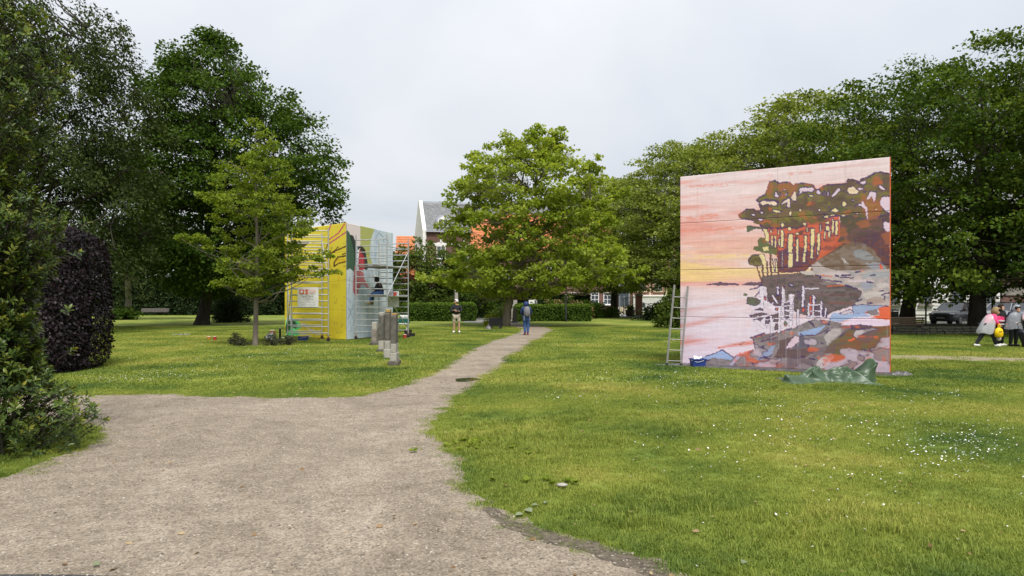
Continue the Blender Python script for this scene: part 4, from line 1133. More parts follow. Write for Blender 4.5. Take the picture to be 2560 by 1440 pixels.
# --- tall house with white gable and slate roof
a = math.radians(15)
H = empty('gable_house', (-13.5, 105, 0), a); tag(H, 'tall brick house with white gable wall and grey slate roof', 'house')
W_, D_, EV, RG = 24.0, 10.0, 12.7, 17.75
wb = MB(); wb.box((W_ / 2, .2, EV / 2), (W_, .4, EV)); wb.box((W_ / 2, D_ - .2, EV / 2), (W_, .4, EV)); wb.box((W_ - .2, D_ / 2, EV / 2), (.4, D_ - .82, EV))
wb.build('brick_wall', M['brick_dark'], H)
gb = MB(); gb.prism([(-.25, -.12, 0), (-.25, D_ + .1, 0), (-.25, D_ + .1, EV), (-.25, D_ / 2 + .4, RG + .25), (-.25, D_ / 2 - .4, RG + .25), (-.25, -.12, EV + .1)], (.55, 0, 0))
gb.build('gable_wall', M['render_white'], H)
sl_ = math.hypot(D_ / 2, RG - EV); uy_ = (0, D_ / 2 / sl_, (RG - EV) / sl_)
rb = MB(); rb.prism([(.3, -.25, EV - .12), (.3, D_ / 2, RG - .05), (.3, D_ + .25, EV - .12)], (W_ - .3, 0, 0)); ro = rb.build('roof', M['slate'], H)
tiled_slope(ro, 'slates', (.3, -.28, EV - .12), (1, 0, 0), uy_, W_ - .3, sl_ + .3, .3, .28, M['slate'], 0, .035)
rb = MB(); rb.box((W_ / 2, D_ / 2, RG + .1), (W_, .4, .2)); rb.build('ridge', M['zinc'], ro)
rb = MB(); rb.box((W_ / 2, -.36, EV - .12), (W_ - .4, .2, .16)); rb.build('gutter', M['zinc'], H)
def dormer(x):
    o = MB(); w, h = 2.1, 2.0; y0 = .35; z0 = EV + .55
    o.prism([(x - w / 2, y0, z0), (x + w / 2, y0, z0), (x + w / 2, y0, z0 + 1.35), (x + .55, y0, z0 + 2.0), (x - .55, y0, z0 + 2.0), (x - w / 2, y0, z0 + 1.35)], (0, 2.2, 0))
    do = o.build('dormer', M['zinc'], H)
    o = MB(); o.prism([(x - .8, y0 - .07, z0 + .12), (x + .8, y0 - .07, z0 + .12), (x + .8, y0 - .07, z0 + 1.35), (x, y0 - .07, z0 + 1.8), (x - .8, y0 - .07, z0 + 1.35)], (0, .068, 0)); o.build('frame', M['win_white'], do)
    for sx in (-1, 1):
        o = MB(); o.box((x + sx * .36, y0 - .09, z0 + .78), (.56, .03, 1.05)); o.build('pane', M['pane'], do)
for x in (3.0, 8.6, 14.2, 19.8): dormer(x)
for zc in (2.6, 6.0, 9.4):
    for x in (2.6, 6.2, 9.8, 13.4, 17.0, 20.6):
        window(H, 1.4, 2.0, (x, -.03, zc), 0, (1, 1))
        o = MB(); pts = [(x - .95, -.09, zc + 1.02)] + [(x + .95 * math.cos(t), -.09, zc + 1.12 + .48 * math.sin(t)) for t in [math.pi * (1 - k / 8) for k in range(9)]] + [(x + .95, -.09, zc + 1.02)]
        o.prism(pts, (0, .1, 0)); o.box((x, -.1, zc + 1.85), (.32, .14, .65)); o.build('arch', M['win_white'], H)
    o = MB(); o.box((W_ / 2, -.05, zc + 1.3), (W_ - .2, .1, .2)); o.build('band', M['win_white'], H)

# --- orange tiled house left of the white gable
H = empty('orange_roof_house', (-20.6, 120, 0), math.radians(4)); tag(H, 'house with steep orange tiled roof left of the white gable', 'house')
o = MB(); o.box((4, 4, 3.4), (8, 8, 6.8)); o.build('wall', M['brick_orange'], H)
sl_ = math.hypot(4.1, 6.9); o = MB(); o.prism([(0, -.1, 6.7), (0, 4, 13.5), (0, 8.1, 6.7)], (8, 0, 0)); ro = o.build('roof', M['tile_orange'], H)
tiled_slope(ro, 'roof_tiles', (-.1, -.25, 6.6), (1, 0, 0), (0, 4.1 / sl_, 6.9 / sl_), 8.2, sl_ + .2, .33, .36, M['tile_orange'], .05, .06)
o = MB(); o.tube([(2.35, .9, 7.6), (2.35, .9, 12.2)], .06, 6); o.tube([(2.75, .9, 7.6), (2.75, .9, 11.9)], .06, 6); o.box((2.55, .9, 11.5), (.9, .12, .12)); o.build('flue_pipe', M['steel_dark'], H)
# --- low red house end seen past the blue mural face
H = empty('red_house', (-20.5, 108, 0), math.radians(6)); tag(H, 'low dark red house glimpsed beyond the right scaffold', 'house')
o = MB(); o.box((3, 3, 3), (6, 6, 6)); o.build('wall', mat_plain('dark red painted wall', (.2, .035, .03), .8, 0, .15, 2), H)
o = MB(); o.prism([(-.2, -.2, 6), (6.2, -.2, 6), (3, -.2, 9.0)], (0, 6.4, 0)); o.build('roof', M['tile_orange'], H)
o = MB()
for sx in (-1, 1): o.prism([(3 + sx * 3.25, -.32, 5.9), (3, -.32, 9.05), (3, -.32, 9.3), (3 + sx * 3.25, -.32, 6.15)], (0, .1, 0))
o.build('barge_board', M['render_white'], H)
window(H, 1.2, 1.4, (3, -.03, 4.2), 0)
# --- long house with the big orange roof behind the plane tree
H = empty('long_orange_house', (-5.6, 96, 0), math.radians(1.5)); tag(H, 'long brick house with big orange tiled roof behind the central tree', 'house')
W_, EV, RG = 20.2, 8.7, 14.6
o = MB(); o.box((W_ / 2, .2, EV / 2), (W_, .4, EV)); o.box((W_ / 2, 11.8, EV / 2), (W_, .4, EV))
for x in (.2, W_ - .2): o.prism([(x - .2, .42, 0), (x - .2, 11.58, 0), (x - .2, 11.58, EV), (x - .2, 6, RG - .2), (x - .2, .42, EV)], (.4, 0, 0))
o.build('wall', M['brick_dark'], H)
sl_ = math.hypot(6.2, RG - EV); o = MB(); o.prism([(-.2, -.2, EV), (-.2, 6, RG), (-.2, 12.2, EV)], (W_ + .4, 0, 0)); ro = o.build('roof', M['tile_orange'], H)
tiled_slope(ro, 'roof_tiles', (-.3, -.35, EV - .1), (1, 0, 0), (0, 6.2 / sl_, (RG - EV) / sl_), W_ + .6, sl_ + .2, .26, .34, M['tile_orange'], .07, .05)
o = MB(); o.box((W_ / 2, 6, RG + .12), (W_ + .5, .4, .24)); o.build('ridge', M['tile_orange'], ro)
o = MB(); o.box((W_ / 2, -.42, EV - .12), (W_ + .6, .2, .18)); o.build('gutter', M['steel_dark'], H)
o = MB(); o.box((4.4, 6, RG + .6), (1.2, .9, 2.0)); o.build('chimney', M['brick_dark'], ro)
for zc in (2.2, 5.8):
    for x in (1.8, 4.9, 8.0, 11.1, 14.2, 17.3, 19.1): window(H, 1.15, 1.7, (x, -.03, zc), 0, (1, 2))
# --- glazed shop front seen through the gate, and the pink town house beside it
H = empty('glazed_building', (7.5, 104, 0)); tag(H, 'pale building with big grey windows seen through the gateway', 'building')
o = MB(); o.box((5.2, 3, 3.2), (10.4, 6, 6.4)); o.build('wall', M['render_grey'], H)
for x in (5.4, 7.6, 9.4): 
    o = MB(); o.box((x, -.05, 2.5), (1.9, .1, 3.0)); f = o.build('window', M['zinc'], H)
    o = MB(); o.box((x, -.12, 2.5), (1.7, .04, 2.8)); o.build('pane', M['pane'], f)
o = MB(); o.box((5.2, -.06, .45), (10.4, .12, .9)); o.build('plinth', M['cream'], H)
H = empty('pink_town_house', (20.6, 116, 0), math.radians(-2)); tag(H, 'pink brick town house with cream window trim beyond the gate', 'house')
o = MB(); o.box((8, 4, 5.5), (16, 8, 11)); o.build('wall', M['brick_pink'], H)
o = MB(); o.box((8, -.06, 1.35), (16, .12, 2.7)); o.build('plinth', M['render_grey'], H)
o = MB(); o.box((8, -.14, 2.8), (16, .28, .22)); o.build('cornice', M['win_white'], H)
for x in (1.5, 4.2, 6.9, 9.6, 12.3, 14.9):
    for zc in (4.6, 8.2): window(H, 1.5, 2.2, (x, -.03, zc), 0, (1, 1), 'cream')
    o = MB(); o.box((x + 1.35, -.05, 6.9), (.22, .1, 8)); o.build('pilaster', M['cream'], H)
    o = MB(); o.lathe((x, -.14, 1.2), [(.55, -.3), (.55, .1), (.4, .42), (.05, .55)], 12, sy=.12); o.build('cellar_window', M['pane'], H)
# --- street houses behind the parked cars on the right
H = empty('white_house', (32.2, 60, 0), math.radians(-6)); tag(H, 'house with white rendered ground floor behind the dark parked car', 'house')
o = MB(); o.box((5.0, 3, 4.6), (10, 6, 9.2)); o.build('wall', M['render_white'], H)
for x in (1.3, 3.9, 6.5, 9.1):
    for zc in (2.3, 5.8): window(H, 1.05, 1.75, (x, -.03, zc), 0, (0, 0), 'stone_band')
for k in range(6):
    o = MB(); o.box((5, -.012, .5 + k * .42), (10, .024, .02)); o.build('joint', M['stone_band'], H)
o = MB(); o.prism([(-.2, -.2, 9.2), (-.2, 3, 12.2), (-.2, 6.2, 9.2)], (10.4, 0, 0)); o.build('roof', M['slate'], H)
H = empty('brick_house', (42.3, 59, 0), math.radians(-6)); tag(H, 'dark brick house with grey stone band at the right edge', 'house')
o = MB(); o.box((8, 3, 5), (16, 6, 10)); o.build('wall', M['brick_dark'], H)
o = MB(); o.box((2.0, -.05, 2.75), (4.0, .1, 1.0)); o.build('band', M['stone_band'], H)
o = MB(); o.box((1.6, -.05, 5.6), (.8, .1, 1.9)); o.build('pier', M['stone_band'], H)
for x in (.6, 2.6, 5.0, 8, 11): window(H, 1.0, 1.8, (x, -.03, 5.6), 0, (2, 2))
o = MB(); o.box((4.9, -.06, 1.9), (1.5, .12, 3.4)); d_ = o.build('door', M['stone_band'], H)
o = MB(); o.box((4.9, -.16, 1.6), (1.2, .06, 2.6)); o.build('pane', M['pane'], d_)
o = MB(); o.box((4.05, -.1, 1.9), (.16, .2, 3.6)); o.build('downpipe', M['win_white'], H)
o = MB(); o.prism([(-.2, -.2, 10), (-.2, 3, 13), (-.2, 6.2, 10)], (16.4, 0, 0)); o.build('roof', M['slate'], H)

# ------------------------------------------------------------------ gate, railings, lamp post
def pillar(x, lab):
    rt = empty('gate_pillar', (x, 80, 0)); tag(rt, lab, 'gate pillar', 'brick gate pillars')
    o = MB(); o.box((0, 0, 1.3), (.72, .72, 2.2), bev=.02); o.build('shaft', M['brick_orange'], rt)
    o = MB(); o.box((0, 0, .1), (.86, .86, .22), bev=.02); o.build('base', M['stone_band'], rt)
    o = MB(); o.box((0, 0, 2.47), (.9, .9, .14), bev=.02); o.box((0, 0, 2.6), (.7, .7, .12), bev=.02); o.build('capstone', M['stone_band'], rt)
pillar((1597 - 1280) * 80 / F, 'orange brick gate pillar right of the iron gate')
pillar((1537 - 1280) * 80 / F, 'shaded brick gate pillar at the left of the gateway')
gx = (1590 - 1280) * 80 / F
rt = empty('iron_gate', (gx - .35, 80, 0)); tag(rt, 'open black iron gate leaf hung on the right brick pillar', 'gate')
o = MB(); o.tube([(0, 0, .12), (0, 0, 2.3)], .04, 6); o.tube([(-1.05, .35, .12), (-1.05, .35, 2.15)], .035, 6); o.tube([(0, 0, .2), (-1.05, .35, .2)], .03, 6); o.tube([(0, 0, 1.05), (-1.05, .35, 1.05)], .025, 6); o.build('frame', M['black_iron'], rt)
o = MB(); o.tube([(-1.05 * t, .35 * t, 2.3 - .55 * math.sin(t * math.pi / 2) ** 2 * .3) for t in [k / 8 for k in range(9)]], .03, 6); o.tube([(-1.05 * t, .35 * t, 1.75 - .65 * t * t) for t in [k / 8 for k in range(9)]], .02, 6); o.build('scroll_rail', M['black_iron'], rt)
for k in range(1, 10):
    t = k / 10; o = MB(); o.tube([(-1.05 * t, .35 * t, .2), (-1.05 * t, .35 * t, 2.2)], .013, 5); o.build('bar', M['black_iron'], rt)
rt = empty('planter', (gx - .85, 79.0, 0)); tag(rt, 'big dark planter with green plant inside the gate', 'planter')
o = MB(); o.lathe((0, 0, 0), [(.36, 0), (.5, .15), (.56, .55), (.6, .8), (.52, .8), (.5, .7)], 18); o.build('pot', mat_plain('dark pot', (.06, .045, .03), .7, 0, .2, 6), rt)
r = np.random.default_rng(4); n = 500
gpos = np.column_stack([r.normal(0, .22, n), r.normal(0, .22, n), .8 + np.abs(r.normal(0, .2, n))]); dn = unit(r.normal(0, .6, (n, 3)) + [0, 0, .6]); nn = unit(np.cross(dn, r.normal(0, 1, (n, 3))))
leaf_object('foliage', gpos, dn, nn, np.full(n, .16), np.full(n, .05), r.uniform(0, 1, n), M['leaf_shrub'], rt)
for k, (px, lab) in enumerate([(1549, 'grey steel post left in the gateway'), (1560, 'grey steel post right in the gateway')]):
    rt = empty('gate_post', ((px - 1280) * 86 / F, 86, 0)); tag(rt, lab, 'post', 'steel posts in the gateway')
    o = MB(); o.tube([(0, 0, 0), (0, 0, 2.5)], .07, 10); o.build('shaft', M['zinc'], rt); o = MB(); o.lathe((0, 0, 0), [(.12, 0), (.12, .03), (.07, .05)], 10); o.build('foot', M['zinc'], rt)
def railing(name, lab, p0, p1, h, npan, bar, cat='railing', mesh=False, z0=0.0, bars_per=12, post_r=.035, grp=None, extra_h=0.0):
    p0, p1 = Vector(p0), Vector(p1); L = (p1 - p0).length; rz = math.atan2(p1.y - p0.y, p1.x - p0.x)
    rt = empty(name, (p0.x, p0.y, z0), rz); tag(rt, lab, cat, grp)
    pm = MB(); pm.tube([(0, 0, -.05), (0, 0, h + .12 + extra_h)], post_r, 8); pm.box((0, 0, h + .14 + extra_h), (post_r * 2.6, post_r * 2.6, .04)); pme = pm.mesh('post', M['black_iron'])
    for i in range(npan + 1):
        o = link_mesh('post', pme, rt); o.location = (L * i / npan, 0, 0)
    for z in ((h, .12) if not mesh else (h, h * .5, .1)):
        o = MB(); o.tube([(0, 0, z), (L, 0, z)], .024, 6); o.build('rail', M['black_iron'], rt)
    if mesh:
        # chain link: two families of diagonal wires
        wm = MB(); s_ = .16; m_ = int((L + h) / s_)
        for i in range(-int(h / s_), int(L / s_)):
            x0 = i * s_; a_, b_ = max(0, -x0), min(h, L - x0)
            if b_ > a_:
                for sg in (0, 1):
                    z1, z2 = (a_, b_) if sg == 0 else (h - a_, h - b_)
                    wm.add([(x0 + a_, -.002, z1 - .003), (x0 + b_, -.002, z2 - .003), (x0 + b_, .002, z2 + .003), (x0 + a_, .002, z1 + .003)], [(0, 1, 2, 3)])
        tag(wm.build('chain_link', M['black_iron'], rt), kind='stuff')
    else:
        bmx = MB(); bmx.tube([(0, 0, .12), (0, 0, h)], bar, 5); bme = bmx.mesh('bar', M['black_iron'])
        for i in range(npan * bars_per):
            o = link_mesh('bar', bme, rt); o.location = (L * (i + .5) / (npan * bars_per), 0, 0)
    return rt
railing('park_railing', 'black iron railing beyond the brick gate pillar', (15.4, 81), (23.5, 79), 1.5, 4, .012, bars_per=9)
railing('chain_link_fence', 'black chain link fence in front of the parked cars', (19.5, 46.2), (42, 41.2), 1.62, 6, .01, 'fence', mesh=True, post_r=.05, extra_h=.12)
rt = empty('lamp_post', ((1415 - 1280) * 57.5 / F, 57.5, 0)); tag(rt, 'slim dark lamp post in front of the right hedge', 'lamp post')
o = MB(); o.tube([(0, 0, 0), (0, 0, 1.1), (0, 0, 1.15), (0, 0, 6.4)], [.09, .085, .06, .045], 10); o.build('pole', M['steel_dark'], rt)
o = MB(); o.lathe((0, 0, 2.28), [(.066, 0), (.066, .08)], 10); o.build('reflective_band', M['win_white'], rt)
o = MB(); o.lathe((0, 0, 6.4), [(.05, 0), (.16, .1), (.2, .4), (.16, .5)], 12); o.build('lantern', M['pane'], rt)
o = MB(); o.lathe((0, 0, 6.9), [(.3, 0), (.26, .06), (.08, .16), (.02, .2)], 12); o.build('hood', M['steel_dark'], rt)
# ------------------------------------------------------------------ painted mural walls (triangular plywood towers)
def proj(w):
    """photo coordinates of points on a wall: the tracing sheet for its painting"""
    return 1280 + w[:, 0] * F / w[:, 1], HOR - (w[:, 2] - EYE) * F / w[:, 1]
def A_(l): return [(1690 + x / 4.6545, 400 + y / 4.6545) for (x, y) in l]
def B_(l): return [(1690 + x / 4.5, 660 + y / 4.5) for (x, y) in l]
def D_z(l): return [(680 + x / 3.6, 520 + y / 3.6) for (x, y) in l]
def ell(cx, cy, rx, ry, n=12, wob=.15):
    return [(cx + rx * math.cos(t) * (1 + wob * math.sin(3 * t + cx)), cy + ry * math.sin(t) * (1 + wob * math.cos(2 * t + cy))) for t in [2 * math.pi * k / n for k in range(n)]]
def rect(x0, x1, y0, y1, j=.12):
    w = (x1 - x0) * j
    return [(x0 + w, y0), (x1 - w * .3, y0 + w * .6), (x1, (y0 + y1) / 2), (x1 - w, y1), (x0, y1 - w * .5), (x0 + w * .5, (y0 + y1) / 2)]
class Painter:
    def __init__(s, px, py, u, v, seed, warp=1.1):
        s.u, s.v, s.seed = u, v, seed
        q = np.column_stack([u, v])
        s.q = q
        s.px = px + (fbm(q * 26, seed, 3) - .5) * 2 * warp * 2; s.py = py + (fbm(q * 26 + 50, seed + 1, 3) - .5) * 2 * warp * 2
        s.c = np.zeros((len(u), 3))
        s.dry = fbm(q * [9, 60], seed + 2, 3)
        s.mot = fbm(q * [9, 16], seed + 3, 4)
    def mix(s, m, col, f):
        f = (np.asarray(f) * m)[:, None] if not np.isscalar(f) else (f * m)[:, None]
        s.c = s.c * (1 - f) + np.array(srgb(*col)) * f
    def poly(s, pts, col, col2=None, line=None, lw=1.2, op=.95, mot=.5):
        b = np.array(pts); m = (s.px > b[:, 0].min() - 4) & (s.px < b[:, 0].max() + 4) & (s.py > b[:, 1].min() - 4) & (s.py < b[:, 1].max() + 4)
        if not m.any(): return
        ins = np.zeros(len(s.px)); ins[m] = in_poly(s.px[m], s.py[m], pts)
        s.mix(ins, col, op)
        if col2 is not None: s.mix(ins, col2, np.clip((s.mot - .5) * 7 + mot, 0, 1))
        if line is not None:
            d = np.full(len(s.px), 99.0); d[m] = seg_dist(s.px[m], s.py[m], pts, True)
            s.mix((d < lw * (.55 + .9 * s.mot)) * 1.0, line, .92)
    def stroke(s, pts, col, w, op=.95, dry=0.0):
        b = np.array(pts); m = (s.px > b[:, 0].min() - w - 3) & (s.px < b[:, 0].max() + w + 3) & (s.py > b[:, 1].min() - w - 3) & (s.py < b[:, 1].max() + w + 3)
        if not m.any(): return
        d = np.full(len(s.px), 99.0); d[m] = seg_dist(s.px[m], s.py[m], pts)
        f = (d < w * (.6 + .8 * s.mot)) * op
        if dry: f = f * np.clip((s.dry - dry) * 6, 0, 1)
        s.mix(np.ones(len(f)), col, f)
def build_wall(rt, pa, pb, height, cols, rows, painter, nu, nv, seed, edge_mat, gap=.008, zbase=.03):
    """face of cols x rows plywood boards from pa to pb; each board a part with its paint"""
    pa, pb = np.array(pa, float), np.array(pb, float); L = np.linalg.norm(pb - pa); ux = (pb - pa) / L
    nrm = np.array([ux[1], -ux[0]])                       # faces the viewer's side
    org = np.array(rt.location)
    th = .021
    for i in range(cols):
        for j in range(rows):
            u0, u1 = i / cols + gap * .15 / L / 2, (i + 1) / cols - gap * .15 / L / 2
            v0, v1 = j / rows + gap / height / 2, (j + 1) / rows - gap / height / 2
            U, V = np.meshgrid(np.linspace(u0, u1, nu), np.linspace(v0, v1, nv)); U = U.ravel(); V = V.ravel()
            w = np.column_stack([pa[0] + ux[0] * L * U + nrm[0] * th, pa[1] + ux[1] * L * U + nrm[1] * th, zbase + height * (1 - V)])
            px, py = proj(w)
            col = painter(px, py, U * L, V * height, seed)
            # front grid plus returned edges
            k = np.arange(nu * nv).reshape(nv, nu)
            f = np.stack([k[:-1, :-1], k[1:, :-1], k[1:, 1:], k[:-1, 1:]], -1).reshape(-1, 4)
            ring = np.concatenate([k[0, :], k[1:, -1], k[-1, -2::-1], k[-2:0:-1, 0]])
            back = w[ring] - np.array([nrm[0], nrm[1], 0]) * th * .9
            nb = len(w) + np.arange(len(ring)); r2 = np.roll(ring, -1); nb2 = np.roll(nb, -1)
            fr = np.stack([ring, r2, nb2, nb], 1)
            vs = np.concatenate([w, back]) - org
            me = np_mesh('panel', vs, np.concatenate([f, fr]), M['paint'], cols=np.concatenate([col, col[ring] * .85]))
            link_mesh('panel', me, rt)

def mural_right(px, py, u, v, seed):
    s = Painter(px, py, u, v, seed, 1.0)
    H_ = 4.85; t = v / H_
    base = [(0, (234, 218, 219)), (.12, (236, 212, 210)), (.22, (238, 200, 194)), (.30, (236, 186, 174)), (.38, (238, 190, 172)), (.44, (238, 200, 178)), (.47, (240, 196, 180)), (.505, (244, 216, 150)), (.535, (244, 200, 170)), (.57, (238, 190, 180)),
            (.60, (238, 214, 212)), (.66, (236, 220, 226)), (.8, (234, 216, 226)), (1, (230, 212, 224))]
    tt = np.array([b[0] for b in base]); cc = np.array([srgb(*b[1]) for b in base])
    wob = (fbm(np.column_stack([u * .6, v * 5]), seed, 3) - .5) * .05
    s.c = np.stack([np.interp(t + wob, tt, cc[:, k]) for k in range(3)], 1)
    st = fbm(np.column_stack([u * .55, v * 7.5]), seed + 7, 4)
    s.mix((t < .58) * 1.0, (230, 148, 130), np.clip((st - .53) * 3.2, 0, .62))
    s.mix((t < .58) * 1.0, (242, 226, 226), np.clip((.42 - st) * 4, 0, .7))
    s.mix(((t > .42) & (t < .56)) * 1.0, (246, 222, 140), np.clip((st - .50) * 4, 0, .7))
    # water: salmon streaks slanting up to the right
    vs = v + u * .16; sw = fbm(np.column_stack([u * .5, vs * 6.0]), seed + 11, 4)
    s.mix(((t > .64)) * 1.0, (222, 138, 122), np.clip((sw - .51) * 3.8, 0, .8) * np.clip((t - .62) * 9, 0, 1))
    s.mix(((t > .6)) * 1.0, (236, 228, 238), np.clip((.45 - sw) * 4, 0, .7))
    PU, OL, GR, OR, CR, PK, BR = (70, 44, 96), (108, 92, 44), (116, 112, 42), (226, 96, 48), (236, 220, 158), (228, 208, 222), (86, 58, 60)
    for (a_, b_, w_, c_) in [((60, 310), (600, 290), 14, (233, 150, 130)), ((60, 690), (500, 650), 30, (234, 150, 128)), ((60, 830), (1000, 770), 16, (232, 140, 116)), ((1080, 180), (1560, 140), 16, (234, 158, 140)), ((60, 1120), (840, 1130), 30, (246, 218, 140)), ((250, 300), (280, 1200), 8, (238, 176, 160))]:
        s.stroke(A_([a_, b_]), c_, w_ / 4.65, .75, .42)
    # cliff mass
    s.poly(A_([(1915, 640), (2490, 600), (2490, 1310), (1800, 1310), (1560, 1240), (1700, 1120), (1860, 960), (1900, 800)]), (92, 62, 56), (78, 74, 50), mot=.2)
    s.poly(A_([(2100, 900), (2490, 800), (2490, 1290), (2300, 1150), (2050, 1050)]), (86, 54, 66), (110, 60, 50), mot=.1)
    s.poly(A_([(1040, 790), (1480, 770), (1520, 720), (1700, 690), (1900, 640), (1912, 880), (1880, 960), (1960, 960), (1850, 1040), (1700, 1130), (1560, 1240), (1480, 1310), (1180, 1310), (1190, 1150), (1100, 1000), (1060, 880)]), (206, 92, 54), (150, 78, 62), mot=.15)
    s.poly(A_([(1180, 1060), (1400, 1000), (1620, 1080), (1660, 1130), (1500, 1310), (1180, 1310)]), (88, 58, 78), (130, 70, 60), mot=.0)
    can = [(940, 470), (960, 440), (1040, 400), (1070, 330), (1095, 255), (1150, 240), (1200, 270), (1290, 255), (1340, 275), (1360, 300), (1400, 280), (1480, 268), (1590, 290), (1620, 330), (1650, 350), (1700, 315), (1760, 290), (1890, 285), (1990, 275), (2000, 225), (2110, 237), (2140, 268), (2150, 225), (2250, 195), (2320, 145), (2400, 145), (2500, 168),
           (2500, 620), (2440, 640), (2200, 690), (1960, 640), (1880, 650), (1800, 660), (1700, 690), (1520, 720), (1480, 770), (1400, 800), (1300, 780), (1200, 795), (1060, 792), (1000, 780), (970, 740), (900, 700), (820, 690), (740, 670), (735, 640), (790, 600), (820, 570), (900, 570), (930, 592), (985, 600), (985, 560), (962, 515), (1010, 540), (1080, 520), (1170, 535), (1190, 490), (1150, 468), (1040, 462), (960, 492)]
    s.poly(A_(can), (106, 88, 44), GR, PU, 2.0, mot=.35)
    for (cx, cy, rx, ry) in [(1500, 470, 90, 60), (1750, 520, 120, 70), (1350, 700, 160, 40), (2250, 540, 90, 60), (1150, 560, 90, 30), (1900, 420, 90, 60)]:
        s.poly(A_(ell(cx, cy, rx, ry)), (124, 126, 42), (106, 92, 44), op=.7, mot=.3)
    for (cx, cy, rx, ry) in [(1560, 510, 60, 30), (1000, 720, 110, 28), (1090, 570, 26, 24), (1620, 700, 130, 34), (2350, 250, 60, 40), (1180, 760, 120, 24), (1700, 330, 30, 18)]:
        s.poly(A_(ell(cx, cy, rx, ry)), (190, 96, 46), OL, op=.75, mot=.3)
    s.poly(A_([(820, 770), (850, 760), (1000, 780), (1010, 800), (900, 805), (860, 830), (820, 840)]), (70, 94, 62), None)
    s.poly(A_(ell(1880, 580, 110, 34)), (64, 82, 50), None, op=.7); s.poly(A_(ell(2060, 700, 130, 90)), (76, 74, 46), None, op=.7)
    holes = [([(1150, 370), (1175, 365), (1190, 400), (1215, 430), (1180, 442), (1150, 430)], PK), ([(1205, 370), (1225, 395), (1260, 402), (1310, 372), (1290, 412), (1230, 412)], PK), (ell(1265, 345, 18, 10), PK), ([(1370, 365), (1390, 365), (1412, 430), (1400, 475), (1360, 475), (1335, 440), (1345, 410)], (234, 214, 190)),
             ([(1440, 330), (1480, 315), (1590, 320), (1618, 350), (1590, 372), (1480, 372), (1420, 412)], PK), (ell(1660, 375, 25, 28), PK), ([(1310, 435), (1330, 440), (1336, 545), (1310, 562), (1290, 545), (1290, 500), (1240, 522), (1215, 520), (1240, 480)], (232, 212, 196)),
             ([(1010, 470), (1080, 480), (1150, 475), (1185, 500), (1180, 532), (1130, 532), (1060, 512), (1010, 532), (960, 492)], (236, 214, 186)), (ell(1570, 415, 32, 15), CR), (ell(1725, 385, 11, 28), PK), (ell(1770, 390, 12, 30), PK),
             ([(1890, 320), (1925, 335), (1900, 370), (1860, 410), (1820, 442), (1805, 430), (1840, 370)], PK), ([(2010, 320), (2060, 300), (2090, 330), (2132, 370), (2110, 397), (2030, 402), (1985, 370)], (236, 216, 180)), ([(2140, 270), (2160, 240), (2215, 245), (2215, 282), (2170, 292)], PK), (ell(2145, 335, 35, 14), PK), (ell(2200, 370, 14, 12), PK),
             ([(2250, 365), (2332, 365), (2332, 420), (2310, 505), (2290, 500), (2280, 430), (2240, 472), (2215, 455), (2240, 410)], PK), ([(2355, 290), (2380, 288), (2442, 335), (2430, 357), (2375, 335)], PK), ([(2500, 418), (2420, 420), (2375, 450), (2370, 520), (2400, 560), (2440, 600), (2500, 625)], PK), ([(2420, 708), (2500, 735), (2500, 835), (2440, 832), (2405, 790)], PK),
             (ell(1955, 510, 30, 35), CR), (ell(2058, 468, 14, 12), PK), ([(2090, 505), (2150, 510), (2165, 463), (2190, 490), (2232, 570), (2240, 700), (2222, 690), (2210, 620), (2195, 575), (2150, 540)], PK), ([(1115, 580), (1160, 578), (1242, 600), (1215, 617), (1130, 607)], CR), (ell(1330, 622, 18, 32), CR), (ell(1445, 580, 12, 17), CR), (ell(1665, 585, 18, 14), CR),
             ([(1775, 602), (1820, 575), (1855, 555), (1903, 590), (1870, 607)], CR), (ell(1745, 660, 30, 20), CR), (ell(1822, 640, 32, 14), CR), (ell(1950, 650, 30, 11), CR), (ell(2110, 625, 22, 9), CR), (ell(2330, 575, 14, 10), CR), (ell(900, 640, 28, 17), PK), (ell(1000, 612, 20, 18), PK), (ell(985, 695, 30, 17), PK)]
    for h, c_ in holes: s.poly(A_(h), c_, None, PU, 1.35)
    # trunks
    for (x0, x1, y0, y1) in [(1215, 1256, 812, 1020), (1298, 1362, 850, 1100), (1300, 1366, 1080, 1258), (1393, 1430, 910, 1190), (1488, 1526, 870, 1080), (1472, 1512, 1080, 1195), (1560, 1617, 790, 1040), (1560, 1602, 1000, 1152), (1640, 1682, 850, 1060), (1720, 1746, 820, 928), (1766, 1800, 806, 905), (1738, 1790, 760, 830), (1812, 1842, 700, 850), (1850, 1886, 700, 880), (1670, 1692, 750, 830),
                             (1180, 1202, 810, 872), (1104, 1132, 870, 1030), (1143, 1170, 880, 1040), (1190, 1216, 910, 1000), (1229, 1247, 1060, 1260), (1640, 1660, 1060, 1110), (1510, 1540, 780, 840)]:
        s.poly(A_(rect(x0, x1, y0, y1)), CR, (232, 212, 150), PU, 1.25, mot=.1)
    for (cx, cy, rx, ry) in [(1240, 757, 25, 25), (1500, 745, 22, 20), (1765, 730, 25, 20), (1825, 692, 15, 12), (1322, 802, 22, 22), (1408, 855, 24, 20), (1105, 832, 16, 16)]: s.poly(A_(ell(cx, cy, rx, ry)), CR, None, PU, 1.2)
    s.poly(A_([(1000, 800), (1060, 800), (1082, 870), (1088, 960), (1040, 945), (1030, 850)]), CR, None, PU, 1.2)
    s.poly(A_([(950, 930), (980, 900), (1030, 910), (1060, 960), (1100, 980), (1180, 1040), (1170, 1110), (1060, 1085), (980, 1070), (900, 1045), (905, 1010), (960, 1000)]), (84, 102, 58), (110, 104, 50), mot=.2)
    s.poly(A_([(1010, 1010), (1075, 1010), (1080, 1050), (1020, 1060)]), CR, None)
    s.poly(A_(ell(930, 1168, 85, 74, 16, .12)), (118, 112, 42), (100, 88, 44), PU, 1.0, mot=.3)
